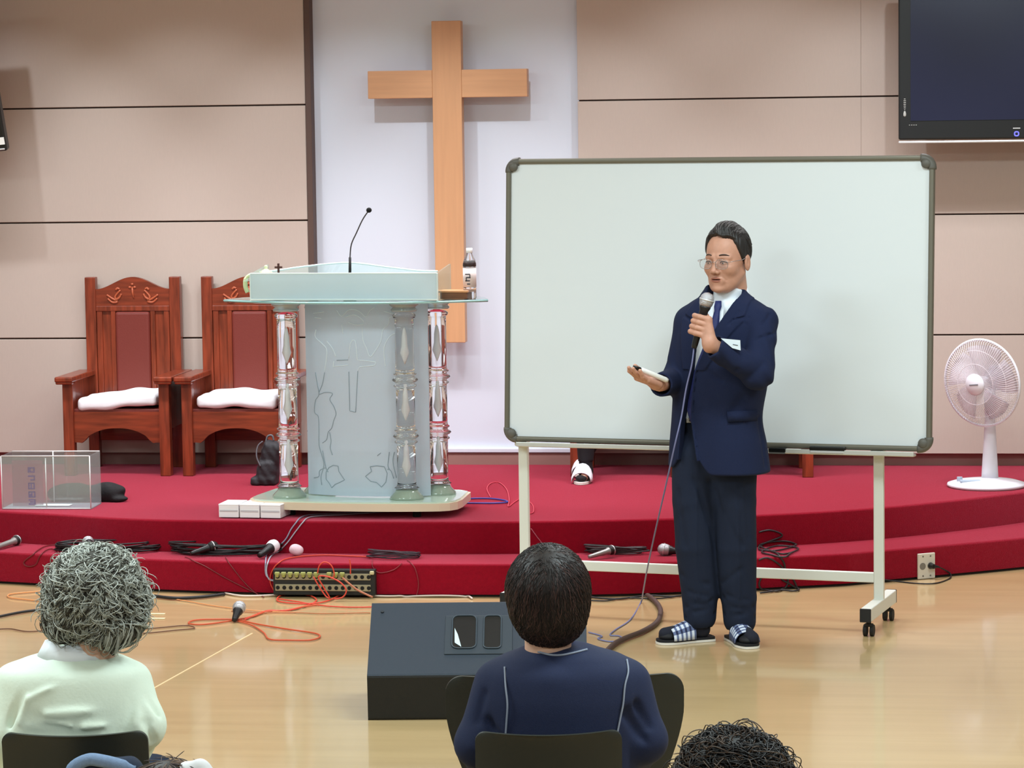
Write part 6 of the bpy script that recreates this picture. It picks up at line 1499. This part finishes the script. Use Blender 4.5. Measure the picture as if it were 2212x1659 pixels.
def rnd_dirs(rg, n, axis, th0, th1):
    ax = nrm(np.array(axis, float)); a = nrm(np.cross(ax, [.2, .9, .1])); b_ = np.cross(ax, a)
    th = np.arccos(rg.uniform(math.cos(th1), math.cos(th0), n)); ph = rg.uniform(0, 2*PI, n); return ax, a, b_, th, ph
def hair_flow(rg, fn, c, rad, axis, n, npt, th0, th1, ln, curl=0.0, turns=2.0, off=.001, lift=0.0, swirl=.15, coh=False):
    ax, a, b_, th, ph = rnd_dirs(rg, n, axis, th0, th1); S = np.zeros((n, npt, 3)); L_ = ln*rg.uniform(.6, 1.2, n); sw = rg.normal(0, swirl, n)
    for i in range(npt):
        u = i/(npt-1); t_ = th+L_/rad*u; p_ = ph+sw*u; dr = np.cos(t_)[:, None]*ax+np.sin(t_)[:, None]*(np.cos(p_)[:, None]*a+np.sin(p_)[:, None]*b_); S[:, i] = c+rad*dr
    S = project(fn, S.reshape(-1, 3), n=6, off=off).reshape(n, npt, 3)
    N_ = grad_n(fn, S.reshape(-1, 3)).reshape(n, npt, 3)
    if curl:
        T = np.gradient(S, axis=1); T /= np.linalg.norm(T, axis=2, keepdims=True)+1e-9; B_ = np.cross(T, N_)
        u = np.linspace(0, 1, npt)[None, :]; ph0 = rg.uniform(0, 2*PI, n)[:, None]; tn = rg.uniform(.7, 1.3, n)[:, None]*turns*rg.choice([-1, 1], n)[:, None]; am = curl*rg.uniform(.6, 1.3, n)[:, None]*np.minimum(1, u*3+.25)
        if coh: ph0 = (3*np.sin(4*ph)+6*th+rg.normal(0, .5, n))[:, None]; tn = turns*rg.uniform(.85, 1.15, n)[:, None]*np.sign(np.sin(3*ph))[:, None]
        S = S+(am*np.cos(ph0+2*PI*tn*u))[..., None]*B_+(am*(.9+np.sin(ph0+2*PI*tn*u)))[..., None]*N_
    if lift: S = S+(lift*rg.random(n)[:, None]*np.linspace(0, 1, npt)[None]**2)[..., None]*N_
    return S

# --- navy blouse, dark brown hair
M_navyb = mat('navy_knit', rgb(24, 34, 66), 0.85, bump=0.2, bscale=600, var=.06, vscale=200)
rowsN = [(1396, 1206, 66, .060, .02), (1406, 1208, 92, .075, .015), (1420, 1212, 135, .090, .01), (1445, 1214, 168, .105, 0), (1490, 1214, 182, .118, 0), (1540, 1213, 178, .125, 0), (1610, 1212, 170, .130, 0), (1750, 1210, 168, .135, .01), (1860, 1210, 180, .14, .03)]
navy, fN, HN, BN, GN, gN = seated('seated person with short dark brown hair and navy top with pale piping, seen from behind', (1210, 1500), 6.28, rowsN, (1184, 1303, .015), PI+.12, -.10, .96,
    [(1074, 1478, .0), (1356, 1477, .0)], [(1034, 1606, -.02), (1390, 1598, -.02)], [(1075, 1700, .24), (1330, 1690, .24)], M_navyb, M_skinp,
    folds=[((1060, 1560, -.06), (1110, 1640, -.1), .014, .010), ((1350, 1540, -.08), (1392, 1600, -.06), .013, .010), ((1370, 1520, -.06), (1400, 1570, -.06), .010, .008), ((1180, 1500, -.13), (1180, 1660, -.13), .03, .003), ((1050, 1500, -.05), (1035, 1560, -.05), .012, .006)], sleeve=(.050, .050, .038))
pip = mat('piping_pale', rgb(138, 146, 164), 0.7)
def on_cloth(fr, fn, x, y, v0=-.32, v1=.15):
    P = np.array([fr.px(x, y, v) for v in np.linspace(v0, v1, 200)], np.float32); f = fn(P); i = np.argmax(f < .0015); return P[i].astype(float)-np.array([0, .004, 0]) if (f < .0015).any() else None
for pts in ([(1093, 1408), (1090, 1440), (1092, 1480), (1096, 1520), (1094, 1560), (1092, 1590)], [(1354, 1424), (1357, 1450), (1350, 1480), (1346, 1520), (1340, 1550), (1332, 1590)]):
    Wp = [on_cloth(fN, gN, x, y) for x, y in pts]; Wp = [w_ for w_ in Wp if w_ is not None]
    b = MB(); b.tube(catmull(Wp, 5), .0022, 6); b.build('piping', pip, GN)
b = MB(); Wp = [on_cloth(fN, gN, x, y) for x, y in ((1148, 1402), (1165, 1408), (1190, 1414), (1215, 1414), (1245, 1408), (1268, 1402))]; b.tube(catmull([w_ for w_ in Wp if w_ is not None], 5), .0025, 6); b.build('neck_piping', pip, GN)
M_db = mat('hair_dark_brown', rgb(30, 23, 23), .5); M_db2 = mat('hair_brown_strand', rgb(64, 46, 44), .45); M_db3 = mat('hair_redbrown_strand', rgb(88, 60, 56), .45)
cN = np.array(fN.px(1184, 1283, .0))
def hairN(P):
    q = P-cN.astype(np.float32); r = np.stack([q[:, 0], q[:, 1], q[:, 2]], 1)
    d_ = s_ell(r, (0, -.004, .010), (.0925, .098, .102)); d_ = smin(d_, s_ell(r, (.004, -.022, -.052), (.074, .066, .062)), .035)
    d_ = smax(d_, -(s_ell(r, (.0, .09, -.055), (.070, .055, .075))), .015)
    return d_+.0010*np.sin(260*np.arctan2(q[:, 0], -q[:, 1]-.0)*.35+30*q[:, 2])
HRN = sdf_obj('hair', hairN, cN-[.13, .13, .14], cN+[.13, .13, .14], .0045, M_db, BN)
rg = np.random.default_rng(11)
S = hair_flow(rg, hairN, cN, .10, (.0, -.45, .9), 4200, 10, .0, 2.3, .085, off=.0006, lift=.003, swirl=.12)
strands('strands', S, np.array([.0004]+[.0007]*8+[.0002]), None, HRN, 4, [M_db, M_db2, M_db3], rg.choice([0, 1, 2], len(S), p=[.62, .30, .08]))
stack_chair('dark plastic chair back directly behind the person in the navy top', fN, 1025, 1346, 1590, -.20)
stack_chair('wide dark plastic chair standing in front of the person in the navy top', fN, 960, 1481, 1466, .62, taper=.22, hback=.30, crn=.045, dip=-.0, seatm=mat('seat_reflection_blue', rgb(70, 92, 104), .45))  # the seat's lighter blue-grey stands in for a reflection on it

# --- mint blouse, curly grey hair
M_mint = mat('mint_blouse', rgb(228, 242, 226), 0.75, var=.05, vscale=3.0, bump=.15, bscale=120)
M_mintc = mat('blouse_collar_white', rgb(236, 240, 244), 0.75)
rowsM = [(1402, 160, 56, .056, .02), (1415, 158, 80, .072, .015), (1427, 156, 118, .090, .01), (1446, 156, 152, .105, 0), (1490, 158, 160, .118, 0), (1540, 158, 160, .125, 0), (1610, 160, 156, .13, 0), (1750, 160, 160, .135, .01), (1860, 160, 172, .14, .03)]
mint, fM, HM_, BM_, GM, gM = seated('seated person with curly grey hair and pale mint blouse, seen from behind at left', (160, 1500), 6.30, rowsM, (196, 1308, .015), PI-.15, -.12, .98,
    [(36, 1482, .0), (280, 1480, .0)], [(10, 1590, -.03), (302, 1566, -.04)], [(60, 1700, .22), (262, 1660, .20)], M_mint, M_skinp,
    folds=[((40, 1500, -.11), (20, 1600, -.06), .010, .009), ((285, 1450, -.08), (292, 1510, -.08), .006, -.006), ((292, 1510, -.08), (270, 1580, -.10), .007, .006), ((50, 1545, -.12), (130, 1575, -.13), .016, .007), ((100, 1545, -.125), (220, 1535, -.13), .012, -.007), ((180, 1572, -.13), (300, 1562, -.11), .009, -.008), ((60, 1585, -.12), (200, 1592, -.13), .011, .008), ((120, 1480, -.12), (60, 1510, -.11), .008, -.005), ((60, 1510, -.11), (45, 1560, -.1), .007, -.006), ((200, 1470, -.12), (240, 1452, -.1), .006, -.005), ((60, 1556, -.12), (150, 1568, -.13), .007, -.006), ((180, 1458, -.12), (210, 1446, -.12), .010, .004), ((80, 1448, -.11), (110, 1472, -.12), .012, .004), ((305, 1500, -.08), (318, 1560, -.09), .009, .010), ((322, 1500, -.06), (338, 1550, -.06), .008, .009), ((312, 1560, -.09), (330, 1600, -.08), .009, .008)], sleeve=(.050, .054, .042), cell=.005)
nbM = head_pt(HM_, -.03, 0, -.15); vs = []; fs = []; NC = 36; c0 = np.array(fM.px(163, 1394, .015))
for i in range(NC+1):
    ph = 2*PI*(.02+.96*i/NC)-PI/2*0; dr = np.array([math.sin(ph), math.cos(ph), 0]); bk = .5-.5*math.cos(ph)     # bk = 1 at the nape
    r1 = .060; ztc = c0[2]+.004+.006*bk+(.010 if abs(math.sin(ph)) > .6 else 0)*bk; zbc = ztc-.040+.006*(1-bk)
    for r_, z_ in ((r1-.003, ztc-.01), (r1, ztc), (r1+.005, ztc+.001), (r1+.026, zbc), (r1+.020, zbc-.001)): vs.append((c0[0]+dr[0]*r_*1.02, c0[1]+dr[1]*r_*.95, z_))
for i in range(NC):
    for k in range(5): fs.append((i*5+k, i*5+5+k, i*5+5+(k+1) % 5, i*5+(k+1) % 5))
fs += [(4, 3, 2, 1, 0), tuple(NC*5+k for k in range(5))]
b = MB(); b.add(vs, fs, True); b.build('collar', M_mintc, GM)
cM = np.array(fM.px(203, 1287, .0))
def hairM(P):
    q = P-cM.astype(np.float32)
    d_ = s_ell(q, (.002, 0, .016), (.096, .098, .088)); d_ = smin(d_, s_ell(q, (.004, .0, -.022), (.104, .09, .068)), .03); d_ = smin(d_, s_ell(q, (.045, -.030, -.070), (.052, .045, .042)), .03); d_ = smin(d_, s_ell(q, (-.062, -.02, -.055), (.036, .04, .034)), .02)
    d_ = smax(d_, -(s_ell(q, (-.012, -.03, -.135), (.055, .08, .052))), .015)
    d_ = smax(d_, -(s_ell(q, (.0, .095, -.05), (.070, .055, .075))), .015)
    return d_
M_g0 = mat('hair_grey_base', rgb(58, 56, 50), .7); M_g1 = mat('hair_silver', rgb(204, 209, 203), .45); M_g2 = mat('hair_grey', rgb(150, 152, 142), .5); M_g3 = mat('hair_dark_grey', rgb(66, 62, 54), .5)
HRM = sdf_obj('hair', hairM, cM-[.16, .14, .15], cM+[.16, .14, .14], .005, M_g0, BM_)
rg = np.random.default_rng(12)
S = hair_flow(rg, hairM, cM, .10, (.0, -.30, .95), 1500, 26, .0, 2.75, .085, curl=.0070, turns=1.7, off=-.002, lift=.006, swirl=.16, coh=True)
pk = rg.choice([0, 1, 2], len(S), p=[.46, .34, .20]); S = np.concatenate([S, S+rg.normal(0, .0016, (len(S), 1, 3)), S+rg.normal(0, .0018, (len(S), 1, 3)), S+rg.normal(0, .0022, (len(S), 1, 3))]); pk = np.concatenate([pk, pk, np.minimum(pk+1, 2), pk])
strands('curls', S, np.array([.0005]+[.0009]*23+[.0007, .0003]), None, HRM, 4, [M_g1, M_g2, M_g3], pk)
S = hair_flow(rg, hairM, cM, .10, (.0, -.30, .95), 420, 22, .0, .75, .05, curl=.007, turns=1.6, off=-.001, lift=.004, swirl=2.2)
strands('crown_curls', S, np.array([.0006]+[.0012]*20+[.0004]), None, HRM, 4, [M_g1, M_g2, M_g3], rg.choice([0, 1, 2], len(S), p=[.5, .3, .2]))
S = hair_flow(rg, hairM, cM, .10, (.0, -.30, .95), 260, 22, .3, 2.4, .07, curl=.010, turns=1.8, off=.002, lift=.02, swirl=.5)
strands('loose_curls', S, np.array([.0005]+[.0009]*20+[.0003]), None, HRM, 4, [M_g1, M_g2], rg.choice([0, 1], len(S)))
stack_chair('dark plastic chair back behind the person in the pale mint blouse', fM, -8, 311, 1592, -.20)

# --- dark curly head at the lower right
M_drk = mat('dark_top', rgb(52, 50, 58), .85)
rowsC = [(1850, 1590, 80, .06, .02), (1880, 1590, 150, .09, .01), (1920, 1590, 205, .105, 0), (2000, 1590, 225, .12, 0), (2150, 1590, 215, .13, 0), (2400, 1590, 215, .14, .01), (2520, 1590, 225, .14, .03)]
pc_, fC, HC, BC, GC, gC = seated('person at lower right edge, only the top of dark curly hair in view', (1590, 1800), 4.75, rowsC, (1588, 1752, .015), PI, -.05, .98,
    [(1405, 1950, 0), (1775, 1950, 0)], [(1385, 2150, -.02), (1795, 2150, -.02)], [(1450, 2260, .22), (1730, 2260, .22)], M_drk, M_skinp, cell=.010, body_cell=.006, cloth_name='top')
cC = np.array(fC.px(1585, 1713, .0))
def hairC(P): q = P-cC.astype(np.float32); return smax(smin(s_ell(q, (0, 0, .004), (.094, .098, .094)), s_ell(q, (0, -.02, -.04), (.085, .08, .07)), .03), -(s_ell(q, (.0, .095, -.05), (.070, .055, .075))), .015)
HRC = sdf_obj('hair', hairC, cC-[.13, .13, .14], cC+[.13, .13, .13], .006, mat('hair_black_base', rgb(20, 18, 20), .6), BC)
rg = np.random.default_rng(13); M_c1 = mat('hair_curl_black', rgb(26, 24, 26), .5); M_c2 = mat('hair_curl_brown', rgb(74, 56, 44), .5)
S = hair_flow(rg, hairC, cC, .10, (.0, -.2, .98), 2200, 24, .0, 2.0, .075, curl=.0075, turns=1.8, off=-.002, lift=.006, swirl=.5)
strands('curls', S, np.array([.0006]+[.0009]*21+[.0008, .0003]), None, HRC, 4, [M_c1, M_c2], rg.choice([0, 1], len(S), p=[.72, .28]))
S = hair_flow(rg, hairC, cC, .10, (.0, -.2, .98), 500, 22, .0, .8, .05, curl=.007, turns=1.6, off=-.001, lift=.004, swirl=2.2)
strands('crown_curls', S, np.array([.0006]+[.0010]*20+[.0004]), None, HRC, 4, [M_c1, M_c2], rg.choice([0, 1], len(S), p=[.7, .3]))
S = hair_flow(rg, hairC, cC, .10, (.0, -.2, .98), 150, 24, .1, 1.4, .07, curl=.013, turns=1.2, off=.000, lift=.008, swirl=.7)
strands('loose_curls', S, np.array([.0005]+[.0009]*22+[.0003]), None, HRC, 4, [M_c2, M_c1], rg.choice([0, 1], len(S)))
stack_chair('dark plastic chair under the person with dark curly hair, below the lower right edge', fC, 1380, 1800, 2105, -.20)

# --- person bending low at the lower left edge
rowsD = [(1752, 400, 70, .06, .02), (1772, 396, 120, .09, .01), (1800, 392, 170, .105, 0), (1880, 390, 200, .12, 0), (2050, 390, 200, .13, 0), (2300, 390, 205, .14, .01), (2440, 390, 215, .14, .03)]
M_den = mat('denim_light', rgb(118, 140, 172), .85, var=.08, vscale=120, bump=.2, bscale=500); M_dend = mat('denim_dark', rgb(32, 42, 62), .85)
pd_, fD, HDn, BD, GD, gD = seated('person at lower left edge, brown hair tuft showing beside a white hair band', (380, 1800), 4.95, rowsD, (372, 1790, .03), PI, .10, .90,
    [(215, 1830, 0), (560, 1830, 0)], [(205, 2040, -.02), (575, 2040, -.02)], [(270, 2150, .22), (500, 2150, .22)], M_dend, M_skinp, cell=.010, body_cell=.006, cloth_name='top')
cD = np.array(fD.px(365, 1738, .02))
def hairD(P): q = P-cD.astype(np.float32); return smax(smin(s_ell(q, (0, 0, .0), (.074, .084, .076)), s_ell(q, (0, -.02, -.04), (.07, .07, .06)), .03), -(s_ell(q, (.0, .095, -.05), (.060, .055, .07))), .015)
HRD = sdf_obj('hair', hairD, cD-[.13, .13, .14], cD+[.13, .13, .13], .006, M_db, BD)
rg = np.random.default_rng(14); S = hair_flow(rg, hairD, cD, .085, (.0, -.1, .98), 1100, 12, .0, 1.5, .06, off=.0, lift=.022, swirl=.8)
strands('strands', S, np.array([.0006]+[.0009]*10+[.0003]), None, HRD, 4, [mat('hair_light_brown', rgb(112, 84, 60), .5), M_db2], rg.choice([0, 1], len(S), p=[.5, .5]))
wb_ = np.array(fD.px(430, 1682, .0)); sdf_obj('hair_band', lambda P: smin(s_ell(P, wb_, (.028, .022, .034)), s_ell(P, wb_+[-.016, .01, .008], (.022, .02, .022)), .01)+.0015*np.sin(140*P[:, 0]+60*P[:, 2]), wb_-[.06, .05, .06], wb_+[.05, .05, .06], .004, mat('white_band', rgb(232, 234, 238), .8), HRD)
stack_chair('dark plastic chair under the bending person, below the lower left edge', fD, 200, 590, 2000, -.20)
# denim jacket hanging over the chair back in front of them
jx = fM.px(228, 1632, -.215)
t = thing('denim_jacket', 'light blue denim jacket hung over the back of the left dark chair', 'jacket', (fM.o+fM.X*jx[0]+fM.Y*jx[1]+np.array([0, 0, 0])), fM.rz)
zj = jx[2]
def jkt(P):
    q = P-np.array([0, 0, zj], np.float32); x = q[:, 0]
    top_ = .0+.008*np.cos(26*x)-.25*np.clip(np.abs(x)-.06, 0, 1)
    d_ = s_box(np.stack([x, q[:, 1], q[:, 2]-top_+.14], 1), (0, -.030, 0), (.085, .026, .14), .022)
    return d_+.004*np.sin(70*x+12*q[:, 2])
sdf_obj('jacket_body', jkt, (-.12, -.08, zj-.30), (.12, .03, zj+.04), .005, M_dend, t, 1)
b = MB(); b.tube(catmull([(-.070, -.050, zj-.05), (-.062, -.055, zj-.015), (-.03, -.058, zj+.004), (.0, -.060, zj+.002), (.03, -.058, zj-.006), (.068, -.050, zj-.020)], 5), [.006]*3+[.014]*20+[.010]*3, 10); b.build('collar', M_den, t)

# --- person seated behind the whiteboard, one foot in view
M_bk = mat('black_cloth', rgb(24, 23, 26), .9)
q0 = at_z(1256, 1047, .30)
t = thing('person', 'person seated behind the whiteboard, only a dark leg and white toed slipper visible below it', 'person', (c3, LEGY, .30))
fx, fy = q0[0]-c3, q0[1]-LEGY
pel = np.array([0, .22, .47]); hd_ = np.array([0, .20, 1.16]); HB = make_head(hd_, 0, .1, 1.0)
kn = [np.array([fx+.01, fy+.14, .50]), np.array([.0, -.04, .50])]; an = [np.array([fx+.01, fy+.13, .09]), np.array([fx-.025, fy+.36, .10])]
SB = [np.array([-.17, .22, .98]), np.array([.17, .22, .98])]; EB = [np.array([-.22, .20, .72]), np.array([.22, .20, .72])]; WB = [np.array([-.13, .02, .60]), np.array([.13, .02, .60])]
def bdy(P):
    d_ = head_sdf(to_head(HB, P)); d_ = smin(d_, s_cap(P, hd_+[0, .02, -.05], hd_+[0, .03, -.18], .05, .055), .02)
    d_ = smin(d_, smin(s_ell(P, (0, .22, .86), (.16, .10, .20)), s_ell(P, (0, .22, .58), (.15, .11, .16)), .08), .04)
    for s_, e_, w_, h_, k_, a_ in zip(SB, EB, WB, (-1, 1), kn, an):
        d_ = smin(d_, chain(P, [s_, e_, w_], [.045, .036, .026], .02), .03); d_ = smin(d_, chain(P, [pel+[h_*.08, 0, 0], k_, a_], [.075, .055, .034], .02), .03); d_ = smin(d_, s_cap(P, a_+[0, 0, -.04], a_+[0, -.10, -.055], .028, .022), .02)
    return d_
parts_ = [nets(bdy, (-.32, -.30, 0), (.32, .42, 1.40), .012)]
for sx, w_, e_ in ((-1, WB[0], EB[0]), (1, WB[1], EB[1])):
    fin = [[(.086, y*-sx, 0), (.112, y*-sx, -.010), (.128, y*-sx, -.022), (.132, y*-sx, -.034)] for y in (-.028, -.009, .010, .028)]; th = [(.018, .022*-sx, -.006), (.046, .042*-sx, -.018), (.072, .046*-sx, -.024), (.090, .042*-sx, -.030)]
    parts_.append(nets(lambda P: hand_sdf(P, w_, w_-e_, (0, 0, 1), fin, th, .95), w_-[.17, .17, .15], w_+[.17, .17, .15], .007))
V, Q = join(parts_); BB = np_obj('body', V, Q, [M_skinp, M_lip], t); eye_and_brow(HB, BB)
sdf_obj('hair', lambda P: smax(s_ell(to_head(HB, P), (-.012, 0, .036), (.102, .086, .098)), -(s_ell(to_head(HB, P), (.09, 0, -.02), (.07, .07, .10))), .01), (-.13, .05, 1.05), (.13, .35, 1.33), .008, M_hairb, BB)
sdf_obj('sweater', lambda P: smin(smin(smax(smin(s_ell(P, (0, .22, .86), (.175, .115, .21)), s_ell(P, (0, .22, .60), (.165, .125, .18)), .08), P[:, 2]-1.03, .02), chain(P, [SB[0], EB[0], WB[0]], [.055, .046, .036], .02), .02), chain(P, [SB[1], EB[1], WB[1]], [.055, .046, .036], .02), .02), (-.32, -.1, .40), (.32, .42, 1.08), .012, M_bk, t)
sdf_obj('trousers', lambda P: smin(*[smax(chain(P, [pel+[h_*.08, 0, 0], k_, a_+[0, 0, .0]], [.09, .068, .038], .02), .10-P[:, 2], .01) for h_, k_, a_ in zip((-1, 1), kn, an)], .02), (-.35, -.25, .05), (.35, .40, .64), .010, M_bk, t)
for j, a_ in enumerate(an):
    c_ = np.array([a_[0], a_[1]-.045, 0])+np.array([-.012 if j == 0 else 0, 0, a_[2]-.09])
    b = MB(); b.prism([(c_[0]+.046*math.cos(q)*(1 if math.sin(q) < 0 else .8), c_[1]+.115*math.sin(q)) for q in np.linspace(0, 2*PI, 25)[:-1]], c_[2]+.002, c_[2]+.014); so = b.build('slipper', M_sole, t)
    vs = []; fs = []
    for i in range(8):
        y = c_[1]-.075+.085*i/7; hgt = .044+.038*i/7; w2 = .047+.004*math.sin(i/7*PI)
        for k in range(11): a = PI*k/10; vs.append((c_[0]-w2*math.cos(a), y, c_[2]+.012+hgt*math.sin(a)**.8))
    for i in range(7):
        for k in range(10): q = i*11+k; fs.append((q, q+11, q+12, q+1))
    b = MB(); b.add(vs, fs, True); st = b.build('strap', mat('slipper_white', rgb(232, 232, 240), .5), so); md = st.modifiers.new('solid', 'SOLIDIFY'); md.thickness = .004
    b = MB(); b.sphere((c_[0], c_[1]-.062, c_[2]+.030), (.030, .034, .017), 14, 8); b.build('toe_cover', M_bk, so)
    sdf_obj('sock', lambda P: smin(s_cap(P, a_+[0, 0, .05], a_+[0, 0, -.035], .036, .034), s_cap(P, a_+[0, 0, -.042], a_+[0, -.09, -.052], .032, .026), .02), a_-[.08, .17, .10], a_+[.08, .08, .12], .006, M_bk, t)
